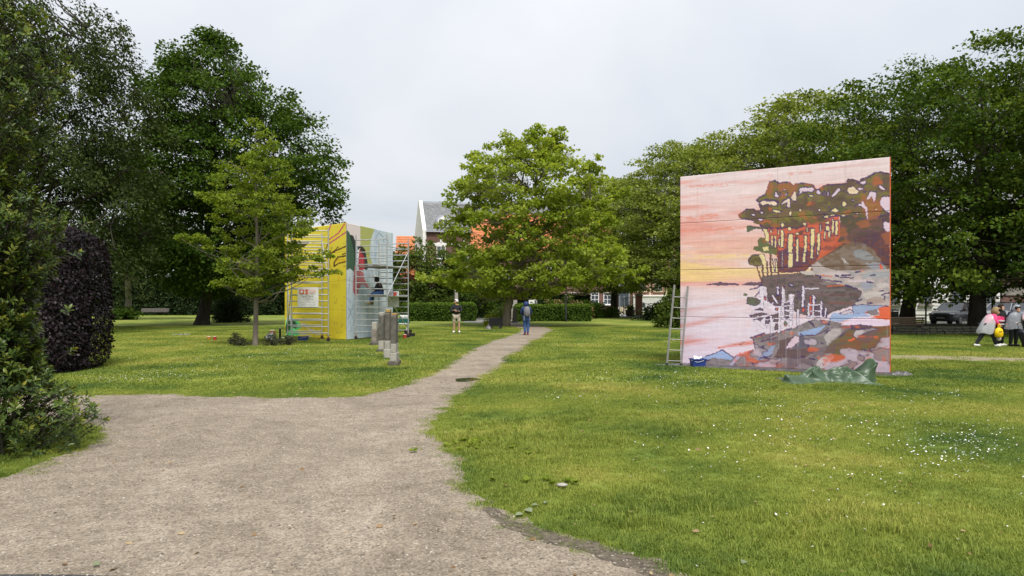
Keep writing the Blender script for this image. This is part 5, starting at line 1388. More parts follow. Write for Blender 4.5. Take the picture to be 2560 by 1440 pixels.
    s.poly(A_([(960, 1100), (1030, 1090), (1055, 1240), (1080, 1310), (1000, 1310), (1005, 1200)]), CR, None, PU, 1.0)
    s.poly(A_([(1090, 1150), (1120, 1150), (1150, 1310), (1100, 1310)]), CR, None, PU, 1.2); s.poly(A_([(1150, 1150), (1170, 1150), (1190, 1310), (1160, 1310)]), CR, None, PU, 1.2)
    for l in [[(940, 1230), (1000, 1420)], [(1010, 1220), (1020, 1400)], [(1060, 1180), (1065, 1400)], [(1100, 1100), (1115, 1400)], [(1200, 1150), (1190, 1400)]]: s.stroke(A_(l), (110, 66, 60), 2.2)
    # grey boulders upper right of the seam
    s.poly(A_([(1560, 1310), (1590, 1210), (1700, 1130), (1850, 1060), (2040, 950), (2180, 960), (2300, 1050), (2400, 1190), (2500, 1280), (2500, 1310)]), (118, 96, 74), (134, 118, 104), mot=.2)
    s.poly(A_([(2040, 1060), (2150, 1035), (2250, 1080), (2360, 1165), (2200, 1185), (2080, 1130)]), (146, 150, 152), (120, 116, 112), mot=.1)
    s.poly(A_([(1580, 1225), (1650, 1180), (1720, 1250), (1890, 1290), (1600, 1310)]), (184, 172, 168), None); s.poly(A_([(1920, 1130), (1960, 1150), (2010, 1210), (1960, 1200)]), (186, 180, 176), None)
    s.poly(A_([(2200, 1200), (2400, 1190), (2450, 1270), (2300, 1290)]), (150, 152, 160), None); s.stroke(A_([(2380, 1220), (2395, 1270)]), OR, 3.5); s.stroke(A_([(2380, 1195), (2410, 1205)]), PU, 2)
    # lower half
    DK = (100, 84, 84)
    s.poly(B_([(960, 150), (1010, 130), (1110, 120), (1400, 100), (1620, 140), (1650, 185), (1900, 215), (2040, 275), (2100, 310), (2060, 400), (2000, 470), (1750, 545), (1700, 585), (1560, 605), (1380, 560), (1200, 440), (1030, 430), (930, 360), (930, 240), (970, 215)]), DK, (88, 80, 76), mot=.1)
    for (a_, b_, w_, c_) in [((1320, 390), (1950, 400), 16, (92, 92, 78)), ((1600, 350), (2050, 350), 12, (104, 70, 66)), ((1350, 300), (1900, 290), 10, (122, 112, 112)), ((1000, 165), (1600, 160), 12, (116, 100, 100)), ((1700, 430), (1980, 440), 12, (128, 80, 66))]: s.stroke(B_([a_, b_]), c_, w_ / 4.5 * 1.4, .7, .35)
    s.poly(B_([(1380, 90), (1600, 75), (2000, 70), (2420, 55), (2420, 480), (2000, 485), (2060, 400), (2105, 310), (2040, 270), (1650, 190), (1620, 140)]), (190, 178, 172), (168, 164, 164), mot=.25)
    for (cx, cy, rx, ry, c_) in [(2250, 120, 150, 40, (164, 170, 174)), (1480, 100, 80, 26, (206, 196, 186)), (1800, 110, 160, 22, (208, 196, 196)), (2150, 240, 70, 44, (160, 166, 180)), (2320, 240, 70, 30, (206, 196, 190)), (2240, 360, 140, 56, (206, 198, 192)), (2250, 410, 110, 40, (172, 152, 142)), (1720, 215, 100, 20, (140, 128, 126)), (2080, 190, 160, 12, (214, 200, 204))]:
        s.poly(B_(ell(cx, cy, rx, ry)), c_, None, op=.85)
    s.poly(B_([(340, 236), (480, 208), (710, 225), (700, 238)]), (98, 76, 92), None, PU, .8); s.poly(B_([(745, 236), (820, 210), (980, 208), (960, 238)]), (98, 80, 92), None, PU, .8)
    WH = (232, 222, 234)
    s.poly(B_([(930, 245), (1020, 262), (1030, 425), (1190, 432), (1190, 270), (1220, 262), (1232, 420), (1265, 410), (1265, 345), (1326, 345), (1322, 620), (1380, 640), (1392, 685), (1340, 645), (1300, 720), (1200, 742), (1160, 765), (1000, 790), (830, 830), (850, 600), (840, 470), (920, 370)]), WH, (222, 206, 216), mot=.0)
    for (x0, x1, y0, y1) in [(1413, 1452, 245, 482), (1480, 1506, 450, 615), (1533, 1570, 355, 465), (1620, 1652, 420, 592), (1668, 1696, 500, 605), (1358, 1386, 520, 695), (1128, 1166, 250, 352), (1500, 1630, 568, 602), (1270, 1320, 226, 248), (1130, 1160, 280, 350)]: s.poly(B_(rect(x0, x1, y0, y1)), WH, None, PU, 1.2)
    s.poly(B_([(1450, 268), (1610, 270), (1608, 283), (1450, 284)]), WH, None)
    for (x0, x1, y0, y1, c_) in [(1215, 1285, 430, 462, DK), (1215, 1282, 476, 508, DK), (1208, 1276, 535, 572, DK), (1203, 1270, 583, 613, DK), (1098, 1162, 615, 652, DK), (1110, 1162, 672, 742, DK), (1003, 1052, 633, 672, DK), (1115, 1182, 488, 522, (200, 96, 52)), (1365, 1392, 305, 395, DK), (1500, 1530, 360, 560, (210, 100, 56)), (1570, 1620, 470, 520, DK), (1570, 1615, 540, 578, DK), (1420, 1450, 490, 540, OR), (1195, 1222, 250, 270, OR)]:
        s.poly(B_(rect(x0, x1, y0, y1)), c_, None, PU, 1.0)
    for l in [[(828, 575), (960, 550), (1042, 565), (960, 582), (838, 596)], [(868, 622), (982, 604), (950, 652)], [(1000, 610), (1150, 553), (1172, 570), (1162, 597), (1020, 617)], [(880, 516), (972, 488), (976, 522)], [(1098, 440), (1182, 424), (1182, 472), (1098, 466)], [(1040, 380), (1180, 350), (1190, 400), (1060, 440)]]: s.poly(B_(l), (98, 74, 70), None, PU, 1.0)
    s.poly(B_(ell(1232, 670, 23, 32)), (78, 84, 72), None); s.poly(B_(ell(1002, 388, 16, 22)), OR, None, PU, 1.2)
    s.poly(B_(ell(862, 420, 76, 52, 16, .2)), (82, 96, 66), (98, 92, 80), PU, .8); s.poly(B_(ell(780, 345, 25, 18)), (84, 98, 66), None); s.stroke(B_([(830, 290), (920, 265), (950, 240)]), PU, 1.4); s.stroke(B_([(960, 250), (930, 330), (890, 360)]), PU, 1.6)
    for (x0, y0, x1, y1, w_) in [(1200, 265, 1210, 620, 17), (1298, 350, 1290, 700, 26), (1190, 428, 1320, 424, 10), (1190, 472, 1320, 468, 10), (1190, 525, 1320, 520, 11), (1190, 580, 1320, 575, 10), (1080, 605, 1310, 630, 10), (1165, 500, 1165, 740, 18), (1070, 600, 1078, 760, 20), (1432, 250, 1425, 480, 15), (1492, 450, 1490, 610, 13), (1550, 360, 1540, 590, 14), (1636, 425, 1630, 590, 13), (1683, 505, 1680, 600, 12), (1372, 520, 1372, 690, 14), (1490, 465, 1640, 460, 8), (1490, 530, 1640, 528, 8), (1480, 600, 1640, 585, 13), (1090, 360, 1140, 440, 14), (960, 270, 970, 480, 30), (900, 640, 1000, 720, 26)]:
        s.stroke(B_([(x0, y0), (x1, y1)]), PU, w_ / 4.5 * .62 + .7); s.stroke(B_([(x0, y0), (x1, y1)]), (236, 228, 238), w_ / 4.5 * .62)
    # grey foreground rocks
    s.poly(B_([(40, 1120), (250, 1105), (430, 1050), (640, 1060), (720, 1022), (890, 962), (872, 850), (830, 832), (1000, 788), (1160, 765), (1300, 735), (1390, 685), (1560, 612), (1700, 630), (1820, 655), (2000, 700), (2420, 690), (2420, 1270), (1400, 1225), (40, 1155)]), (142, 132, 132), (128, 122, 120), mot=.2)
    s.poly(B_([(1690, 940), (1900, 760), (2000, 705), (2280, 700), (2420, 690), (2420, 955), (2150, 965), (1950, 975), (1880, 1100), (1700, 1155), (1640, 1080)]), (110, 96, 52), (134, 86, 50), mot=.35)
    s.poly(B_([(1920, 985), (2420, 940), (2420, 1270), (1340, 1205), (1500, 1150), (1750, 1150), (1900, 1050)]), (152, 132, 130), (160, 130, 122), mot=.2)
    s.poly(B_([(1980, 470), (2100, 458), (2335, 470), (2280, 512), (2130, 552), (2000, 562)]), (152, 172, 206), None, PU, .9); s.poly(B_([(1728, 605), (1770, 548), (1900, 568), (2130, 550), (2192, 590), (1990, 612), (1830, 652), (1720, 632)]), (158, 184, 222), None)
    s.poly(B_([(1840, 555), (1960, 505), (2000, 540), (1900, 570)]), (212, 200, 210), None, PU, .8); s.poly(B_([(2280, 490), (2420, 472), (2420, 635), (2200, 600), (2290, 572)]), (234, 98, 40), None); s.poly(B_([(2140, 530), (2262, 508), (2292, 570), (2200, 582)]), (132, 122, 122), None)
    s.poly(B_([(1850, 692), (1990, 600), (2150, 590), (2280, 630), (2420, 640), (2420, 690), (2280, 697), (2200, 702), (1990, 682)]), (236, 216, 234), None)
    s.poly(B_([(1970, 690), (2060, 684), (2205, 700), (2190, 722), (2010, 742)]), (96, 70, 76), None, PU, 1.2); s.poly(B_([(1990, 800), (2020, 752), (2200, 722), (2282, 730), (2090, 790), (2040, 846)]), (200, 190, 192), None, PU, .8)
    s.poly(B_([(260, 1062), (430, 1010), (520, 966), (590, 1010), (655, 1055), (612, 1082), (430, 1052), (270, 1102)]), (156, 182, 222), None); s.stroke(B_([(235, 1075), (280, 1045)]), PU, 1.6); s.stroke(B_([(330, 1040), (440, 1005), (520, 966), (590, 1010), (650, 1055), (700, 1025), (780, 1015)]), PU, 1.3)
    s.poly(B_([(600, 1135), (690, 1030), (740, 1025), (660, 1110), (620, 1150)]), (190, 178, 206), None); s.stroke(B_([(760, 1020), (800, 1060), (835, 1100)]), PU, 1.2); s.stroke(B_([(870, 850), (890, 960)]), PU, 1.5)
    s.poly(B_([(1165, 860), (1320, 812), (1230, 950), (1300, 962), (1500, 940), (1590, 962), (1450, 1062), (1290, 1052), (1100, 1060), (1160, 950)]), (98, 76, 76), (112, 88, 80), mot=.2)
    s.poly(B_([(1390, 800), (1500, 850), (1480, 932), (1380, 952), (1300, 962), (1390, 890)]), (98, 96, 110), None); s.poly(B_([(1340, 800), (1386, 820), (1392, 870), (1320, 932), (1228, 962), (1260, 890)]), (230, 206, 216), None, PU, 1.0)
    s.poly(B_([(1370, 772), (1500, 740), (1682, 690), (1660, 722), (1580, 792), (1400, 812)]), (154, 180, 220), None); s.stroke(B_([(1395, 810), (1580, 800), (1640, 770), (1720, 720)]), PU, 1.3)
    s.poly(B_([(1670, 822), (1730, 742), (1905, 712), (1900, 742), (1780, 842), (1700, 914)]), (192, 184, 180), None); s.poly(B_([(1580, 1112), (1680, 1010), (1742, 1004), (1782, 1040), (1720, 1132), (1650, 1172), (1590, 1162)]), (206, 196, 192), None); s.poly(B_([(1340, 1152), (1420, 1120), (1572, 1162), (1500, 1202), (1340, 1202)]), (190, 180, 178), None)
    s.poly(B_([(888, 1102), (960, 1022), (1080, 920), (1112, 920), (1082, 1012), (1000, 1052)]), (152, 168, 200), None); s.stroke(B_([(900, 1100), (960, 1050), (1060, 1040), (1080, 1020)]), PU, 1.1)
    s.poly(B_([(620, 1172), (720, 1112), (1000, 1072), (1100, 1072), (1332, 1142), (1350, 1212), (1000, 1198)]), (150, 124, 120), (176, 108, 88), mot=-.1)
    s.poly(B_([(2250, 1190), (2310, 1140), (2400, 1200), (2400, 1260)]), (100, 98, 66), None)
    for (x0, y0, x1, y1, w_) in [(620, 1165, 740, 1160, 14), (930, 1168, 1050, 1140, 9), (1600, 1060, 1680, 1030, 9), (2290, 1120, 2300, 1140, 16), (2310, 1215, 2320, 1220, 16), (2340, 950, 2420, 935, 12), (2330, 1050, 2345, 1090, 10), (1950, 860, 2000, 840, 14), (1880, 720, 1960, 700, 16), (930, 985, 780, 1010, 5), (890, 960, 720, 1010, 6), (470, 945, 570, 930, 5), (560, 930, 840, 890, 4), (60, 1050, 70, 1110, 10), (2080, 840, 2200, 820, 8), (1210, 1195, 1340, 1200, 6), (1700, 250, 1880, 240, 5), (1640, 130, 1760, 140, 6), (2080, 80, 2140, 76, 6), (1000, 800, 840, 835, 5), (1290, 785, 1310, 780, 12), (1040, 900, 1110, 895, 12), (2150, 530, 2130, 560, 5)]:
        s.stroke(B_([(x0, y0), (x1, y1)]), (232, 100, 46), w_ / 4.5, .9, .3)
    for l in [[(1650, 180), (1740, 185), (1860, 205)], [(1790, 125), (1830, 135)], [(1870, 130), (1960, 120)], [(1850, 150), (2000, 155)], [(2020, 95), (2070, 80)], [(2190, 130), (2240, 120)], [(1570, 125), (1630, 140), (1620, 160)], [(1900, 240), (2040, 280)], [(2150, 195), (2220, 215)], [(2290, 310), (2330, 300)], [(2320, 350), (2350, 330), (2400, 328)], [(2350, 360), (2345, 400)], [(1980, 480), (2020, 455)], [(2040, 420), (2090, 400)], [(2150, 440), (2200, 435)], [(2340, 475), (2390, 470)], [(1690, 600), (1700, 570)], [(1500, 640), (1560, 710)], [(1840, 820), (1890, 790)], [(1970, 690), (1980, 740)], [(2100, 790), (2220, 750)],
              [(1490, 850), (1490, 930)], [(1290, 1050), (1380, 1060), (1440, 1035)], [(1500, 1060), (1560, 1075)], [(1520, 1145), (1590, 1160)], [(1360, 1130), (1370, 1155)], [(1920, 1005), (2000, 1000)], [(2060, 1025), (2120, 1020)], [(1170, 770), (1240, 740), (1300, 730)], [(960, 870), (1060, 850), (1140, 820)], [(1060, 820), (1130, 770)], [(840, 830), (1000, 780)], [(1750, 720), (1760, 715)], [(1690, 770), (1730, 745)], [(300, 1095), (370, 1085)]]:
        s.stroke(B_(l), PU, 1.9)
    # loose purple contour lines round rocks and leaf masses, lilac and pale dabs between them
    ct = fbm(np.column_stack([u * 2.6, v * 3.4]), seed + 21, 3); L0 = s.c @ np.array([.3, .55, .15])
    rocks = (t > .74) & (u > 1.35) & (L0 < .55)
    s.mix(rocks * 1.0, (206, 190, 204), np.clip((ct - .63) * 9, 0, .75)); s.mix(rocks * 1.0, (104, 84, 92), np.clip((.38 - ct) * 9, 0, .6))
    s.mix(rocks * 1.0, PU, (np.abs(ct - .625) < .011) * .85); s.mix(rocks * 1.0, (226, 104, 56), np.clip((fbm(np.column_stack([u * 3.2, v * 6]), seed + 23, 3) - .71) * 9, 0, .7))
    leafm = (t < .40) & (u > 1.25) & (L0 < .2); c2 = fbm(np.column_stack([u * 3.4, v * 4.2]), seed + 25, 3)
    s.mix(leafm * 1.0, (84, 60, 62), np.clip((c2 - .56) * 6, 0, .6)); s.mix(leafm * 1.0, (176, 100, 52), np.clip((.37 - c2) * 9, 0, .6)); s.mix(leafm * 1.0, PU, (np.abs(c2 - .6) < .008) * .8)
    # drips running down
    dr = fbm(np.column_stack([u * 22, v * .5]), seed + 30, 2)
    s.mix(np.ones(len(u)), (206, 190, 196), .04)
    bs = fbm(np.column_stack([u * 3, v * 46]), seed + 40, 3) - .5; bv = fbm(np.column_stack([u * 50, v * 4]), seed + 41, 2) - .5
    s.c = s.c * (1 + bs * .26 + bv * .08)[:, None]
    s.mix((t > .55) * 1.0, (214, 204, 206), np.clip((dr - .8) * 4, 0, .16)); s.mix(np.ones(len(u)), (150, 120, 120), np.clip((.18 - dr) * 3, 0, .1))
    return np.clip(s.c * np.array([.92, .885, .93]), 0, 1)

def triangle_tower(name, label, pts, height, edge, faces, top):
    c = np.mean(pts, 0); rt = empty(name, (c[0], c[1], 0)); tag(rt, label, 'mural wall')
    o = MB(); q = [Vector((p[0] - c[0], p[1] - c[1], 0)) for p in pts]; cc = sum(q, Vector()) / 3
    q = [cc + (p - cc) * .992 for p in q]
    o.prism([p + Vector((0, 0, .03)) for p in q], (0, 0, height - .01)); o.build('frame', edge, rt)
    for (i, j, pa, nu, nv, sd) in faces:
        build_wall(rt, pts[i], pts[j], height, 2, 4, pa, nu, nv, sd, edge)
    for (i, h0) in top:
        e = MB(); p = q[i]; d_ = (p - cc).normalized(); e.tube([p + d_ * .028 + Vector((0, 0, .03)), p + d_ * .028 + Vector((0, 0, height + .03))], .018, 6); e.build('corner_strip', edge, rt)
    return rt
tl_ = (4.35, 17.62); tr_ = (8.42, 15.22); tb_ = (8.55, 19.95)
triangle_tower('sunset_mural_tower', 'big plywood wall painted with an orange sunset coast of trees and rocks', [tl_, tr_, tb_], 4.82, M['orange_edge'],
               [(0, 1, mural_right, 190, 96, 5)], [(1, 0)])

def face_yellow(px, py, u, v, seed):
    s = Painter(px, py, u, v, seed, .5)
    s.c[:] = srgb(224, 204, 52)
    t = v / 5.05
    m = fbm(np.column_stack([u * .7, v * .9]), seed, 4)
    s.mix(np.ones(len(u)), (232, 212, 74), np.clip((.55 - t) * 1.6, 0, .8)); s.mix((t > .5) * 1.0, (198, 178, 40), np.clip((m - .42) * 3, 0, .75))
    s.mix(np.ones(len(u)), (150, 134, 60), np.clip((fbm(np.column_stack([u * 5, v * 7]), seed + 4, 3) - .68) * 5, 0, .5))
    MG, DB, YO = (196, 52, 120), (82, 40, 34), (214, 168, 30)
    for l, c_, w_ in [([(505, 290), (600, 225), (655, 140)], (206, 90, 80), 1.5), ([(508, 285), (590, 232), (640, 160)], MG, 1.0), ([(500, 330), (600, 262), (682, 205)], MG, 1.6), ([(510, 205), (530, 150)], MG, 1.4), ([(470, 450), (560, 390), (676, 340)], DB, 1.9), ([(556, 400), (595, 350)], DB, 1.2), ([(560, 528), (560, 490), (592, 442), (676, 428)], DB, 1.9), ([(560, 525), (600, 497), (674, 480)], DB, 1.8), ([(635, 418), (674, 402)], DB, 1.5), ([(575, 480), (600, 462), (650, 462), (655, 475), (590, 492)], YO, 1.3),
                   ([(508, 460), (540, 570), (605, 550), (606, 600), (596, 655)], YO, .9), ([(190, 200), (210, 240), (250, 230), (310, 275)], (150, 110, 90), .7), ([(150, 240), (170, 300)], (150, 110, 90), .7), ([(480, 380), (500, 330)], DB, 1.4), ([(190, 930), (205, 890)], DB, .6)]: s.stroke(D_z(l), c_, w_)
    s.poly(D_z([(120, 1010), (150, 985), (180, 980), (200, 1005), (225, 1010), (262, 1050), (262, 1080), (225, 1100), (250, 1140), (225, 1150), (120, 1156)]), (100, 206, 122), (86, 186, 112), mot=.1)
    s.poly(D_z([(120, 1060), (148, 1010), (176, 1012), (205, 1020), (228, 1048), (215, 1092), (170, 1062), (160, 1110), (120, 1125)]), (28, 60, 40), None)
    s.poly(D_z([(135, 960), (165, 960), (160, 1010), (130, 1020)]), (206, 206, 196), None); s.poly(D_z([(262, 1030), (300, 1040), (350, 1060), (300, 1066), (262, 1050)]), (200, 196, 178), None, op=.85); s.poly(D_z([(300, 1070), (360, 1090), (430, 1130), (420, 1150), (380, 1130)]), (202, 198, 180), None, op=.8); s.poly(D_z([(250, 1120), (360, 1150), (340, 1165), (250, 1150)]), (196, 192, 170), None, op=.8)
    return np.clip(s.c, 0, 1)
def face_blue(px, py, u, v, seed):
    s = Painter(px, py, u, v, seed, .5)
    s.c[:] = srgb(196, 208, 216)
    m = fbm(np.column_stack([u * 6, v * .8]), seed, 4); s.mix(np.ones(len(u)), (176, 192, 208), np.clip((m - .45) * 3, 0, .8)); s.mix(np.ones(len(u)), (216, 222, 222), np.clip((.45 - m) * 3, 0, .7))
    sc_ = fbm(np.column_stack([u * 9 + v * 2, v * 3]), seed + 3, 3); s.mix(np.ones(len(u)), (110, 124, 160), (np.abs(sc_ - .5) < .012) * .6)
    s.poly(D_z([(670, 130), (800, 160), (800, 400), (700, 240), (670, 210)]), (222, 208, 204), None)
    s.poly(D_z([(795, 155), (925, 185), (890, 280), (880, 420), (905, 512), (860, 505), (840, 420), (795, 370)]), (168, 172, 92), None)
    s.poly(D_z([(668, 195), (690, 212), (720, 270), (750, 400), (752, 520), (737, 575), (720, 558), (700, 545), (668, 562)]), (46, 84, 52), None)
    s.poly(D_z([(700, 238), (730, 250), (756, 310), (762, 480), (750, 522), (742, 400), (718, 300)]), (24, 34, 30), None)
    s.poly(D_z([(745, 515), (762, 560), (822, 580), (832, 640), (872, 712), (840, 722), (800, 690), (772, 780), (745, 787), (726, 740), (735, 600)]), (196, 116, 120), (180, 96, 104), mot=0)
    s.poly(D_z([(768, 350), (800, 333), (838, 372), (868, 540), (850, 562), (830, 552), (825, 480), (790, 400), (768, 380)]), (36, 26, 28), None)
    s.poly(D_z([(768, 382), (792, 362), (782, 430), (770, 475)]), (228, 222, 220), None); s.poly(D_z([(790, 370), (832, 450), (832, 547), (790, 577), (774, 520), (780, 430)]), (176, 42, 48), None)
    s.poly(D_z(ell(822, 745, 42, 52)), (176, 192, 206), None); s.stroke(D_z([(850, 640), (880, 700)]), (150, 180, 90), .8)
    for l in [[(700, 620), (690, 760)], [(690, 900), (740, 1020), (700, 1120)], [(730, 880), (680, 1010)], [(930, 280), (960, 220), (1000, 260), (1010, 330)], [(1030, 250), (1050, 320)], [(900, 560), (930, 700)]]: s.stroke(D_z(l), (92, 104, 130), .45)
    return np.clip(s.c, 0, 1)
C_ = (-7.05, 29.05); R_t = (-5.83, 33.3); L_t = (-10.8, 32.5)
triangle_tower('yellow_blue_mural_tower', 'plywood tower painted yellow on one side and pale blue with shapes on the other', [L_t, C_, R_t], 4.98, M['plywood'],
               [(0, 1, face_yellow, 100, 66, 3), (1, 2, face_blue, 100, 66, 4)], [(1, 0)])

# ------------------------------------------------------------------ aluminium scaffold towers
def scaffold(name, label, o0, o1, ux, W, H_, decks, braces, sp=.262):
    """o0, o1: ground points of the left posts of front and rear ladder frame; ux: unit vector along the rungs"""
    o0, o1, ux = Vector((*o0, 0)), Vector((*o1, 0)), Vector((*ux, 0)).normalized()
    rt = empty(name, o0); tag(rt, label, 'scaffold')
    L0 = lambda p: p - o0
    z0 = .22
    pm = None
    rme = MB(); rme.tube([(0, 0, 0), tuple(ux * W)], .022, 8); rme = rme.mesh('rung', M['alu'])
    pme = MB(); pme.tube([(0, 0, z0), (0, 0, H_)], .026, 8); pme = pme.mesh('post', M['alu'])
    cz = MB(); cz.tube([(0, -.022, .075), (0, .022, .075)], .075, 12)
    cf = MB(); cf.tube([(0, 0, .1), (0, 0, .3)], .02, 8); cf.box((0, 0, .16), (.09, .07, .05)); cf.tube([(-.1, 0, .27), (.1, 0, .27)], .013, 6)
    czm = cz.mesh('caster_wheel', M['rubber']); cfm = cf.mesh('caster_fork', mat_plain('worn red caster', (.12, .05, .04), .6))
    nr = int((H_ - .42) / sp)
    for fr in (o0, o1):
        for k in (0, 1):
            b = L0(fr + ux * W * k)
            po = link_mesh('post', pme, rt); po.location = b
            wl = link_mesh('caster', cfm, rt); wl.location = b
            w2 = link_mesh('wheel', czm, wl)
        for i in range(nr + 1):
            ro = link_mesh('rung', rme, rt); ro.location = L0(fr) + Vector((0, 0, .36 + sp * i))
    for (z, t0, t1) in decks:
        a, b = L0(o0 + ux * W * t0), L0(o1 + ux * W * t0); w = ux * W * (t1 - t0)
        d_ = MB(); d_.prism([a + Vector((0, 0, z)), a + w + Vector((0, 0, z)), b + w + Vector((0, 0, z)), b + Vector((0, 0, z))], (0, 0, .045)); do = d_.build('deck', M['plywood'], rt)
        e = MB(); e.tube([a + Vector((0, 0, z + .02)), b + Vector((0, 0, z + .02))], .03, 6); e.tube([a + w + Vector((0, 0, z + .02)), b + w + Vector((0, 0, z + .02))], .03, 6); e.build('deck_rail', M['alu'], do)
    for (k, z1, z2, sw) in braces:
        a, b = L0(o0 + ux * W * k), L0(o1 + ux * W * k)
        e = MB(); e.tube([a + Vector((0, 0, z1)), b + Vector((0, 0, z2))], .019, 6); e.build('brace', M['alu'], rt)
    return rt
sc1 = scaffold('scaffold_tower', 'aluminium scaffold tower in front of the yellow wall, hung with a white banner', (-9.02, 27.95), (-9.78, 29.75), (1, .03), 1.49, 4.66, [(4.05, .02, .48)], [(0, .5, 2.5), (1, 2.6, 4.4), (0, 2.6, 2.62)] and [(0, .45, 2.4, 0), (0, 2.4, .5, 0), (1, 2.5, 4.3, 0), (1, 2.2, 2.2, 0)])
sc2 = scaffold('scaffold_tower', 'aluminium scaffold tower at the pale blue face where the painter sits', (-6.70, 29.32), (-6.10, 31.28), (.965, -.24), 1.44, 4.5, [(3.15, .05, .95), (1.865, .33, .95)], [(1, 1.9, 3.9, 0), (1, 1.9, .4, 0), (0, 2.75, 2.75, 0), (1, 4.0, 4.0, 0)])

# banner on the left scaffold (writing and marks are separate flat prints on the cloth)
bx0, bz0, bx1, bz1 = P(745, 768, 27.9).x, P(745, 768, 27.9).z, P(797, 718, 27.9).x, P(797, 718, 27.9).z
bw, bh = bx1 - bx0, bz1 - bz0
rt = empty('banner', (bx0, 27.86, bz0)); tag(rt, 'white banner with red logo and lettering tied to the left scaffold', 'banner')
g = MB(); n = 12
def bz(x, z): return -.012 * math.sin(x * 9) - .02 * (1 - z / bh) * math.sin(x * 6 + 1) - .012
vs = [(bw * i / n, bz(bw * i / n, bh * j / n), bh * j / n) for j in range(n + 1) for i in range(n + 1)]
g.add(vs, [(j * (n + 1) + i, j * (n + 1) + i + 1, (j + 1) * (n + 1) + i + 1, (j + 1) * (n + 1) + i) for j in range(n) for i in range(n)], True)
g.add([(x, y + .003, z) for (x, y, z) in vs], [(j * (n + 1) + i, (j + 1) * (n + 1) + i, (j + 1) * (n + 1) + i + 1, j * (n + 1) + i + 1) for j in range(n) for i in range(n)], True)
cloth = g.build('cloth', M['white_pl'], rt)
M['logo_red'] = mat_plain('logo red', (.72, .09, .03), .6, 0, .03, 5); M['ink'] = mat_plain('black ink', (.02, .02, .02), .6, 0, .03, 5)
S = bw / 920.0      # zoomed tracing units to metres
def bp(x, y, lift=.05): return (S * (x - 185), -lift, bh - S * (y - 240))
o = MB(); o.prism([bp(275, 345), bp(475, 345), bp(475, 540), bp(275, 540)], (0, .004, 0)); lo = o.build('logo_square', M['logo_red'], cloth)
o = MB(); o.prism([(S * (376 - 185 + 66 * math.cos(t)), -.054, bh - S * (440 - 240 + 66 * math.sin(t))) for t in [2 * math.pi * k / 24 for k in range(24)]], (0, .003, 0)); o.build('logo_circle', M['white_pl'], cloth)
o = MB(); o.prism([bp(500, 345), bp(690, 345), bp(600, 438)], (0, .004, 0)); o.prism([bp(500, 540), bp(600, 446), bp(690, 540)], (0, .004, 0)); o.build('logo_triangles', M['logo_red'], cloth)
def text(s_, size, pos, mat, parent, name='lettering', wide=1.0):
    cu = bpy.data.curves.new(name, 'FONT'); cu.body = s_; cu.size = size; cu.extrude = .0015; cu.space_character = wide
    ob = bpy.data.objects.new(name, cu); COL.objects.link(ob)
    dg = bpy.context.evaluated_depsgraph_get(); me = bpy.data.meshes.new_from_object(ob.evaluated_get(dg))
    bpy.data.objects.remove(ob); me.materials.clear(); me.materials.append(mat)
    o = link_mesh(name, me, parent); o.location = pos; o.rotation_euler = (math.pi / 2, 0, 0)
    return o
text('GARDENS', S * 62, bp(712, 390), M['logo_red'], cloth, wide=1.15); text('MUSEUM', S * 62, bp(712, 468), M['logo_red'], cloth, wide=1.25); text('KUNST', S * 50, bp(712, 540), M['logo_red'], cloth, wide=1.4)
text('Peter Birk', S * 105, bp(372, 680), M['ink'], cloth, wide=1.15)
o = MB()
for (x0, x1, y, h) in [(560, 745, 722, 10), (450, 890, 782, 5), (300, 1000, 912, 4), (300, 960, 1022, 4)]: o.prism([bp(x0, y - h), bp(x1, y - h), bp(x1, y + h), bp(x0, y + h)], (0, .002, 0))
o.build('fine_print', mat_plain('grey ink', (.3, .3, .3), .6), cloth)
o = MB()
for x in (.03, bw - .03): o.tube([(x, -.02, bh - .02), (x, -.05, bh + .02), (x, 0.04, bh + .03)], .006, 5)
o.build('tie', M['ink'], rt)

# board clipped to the right scaffold's far frame
p0 = P(968, 768, 30.95); p1 = P(998, 728, 30.95)
rt = empty('white_board', (p0.x, 30.88, p0.z)); tag(rt, 'blank white board fixed to the rear frame of the right scaffold', 'board')
o = MB(); o.box(((p1.x - p0.x) / 2, 0, (p1.z - p0.z) / 2), (p1.x - p0.x, .012, p1.z - p0.z), bev=.003); o.build('sheet', M['white_pl'], rt)
o = MB()
for x in (.04, p1.x - p0.x - .04): o.box((x, .02, p1.z - p0.z - .03), (.03, .05, .05))
o.build('clip', M['steel_dark'], rt)

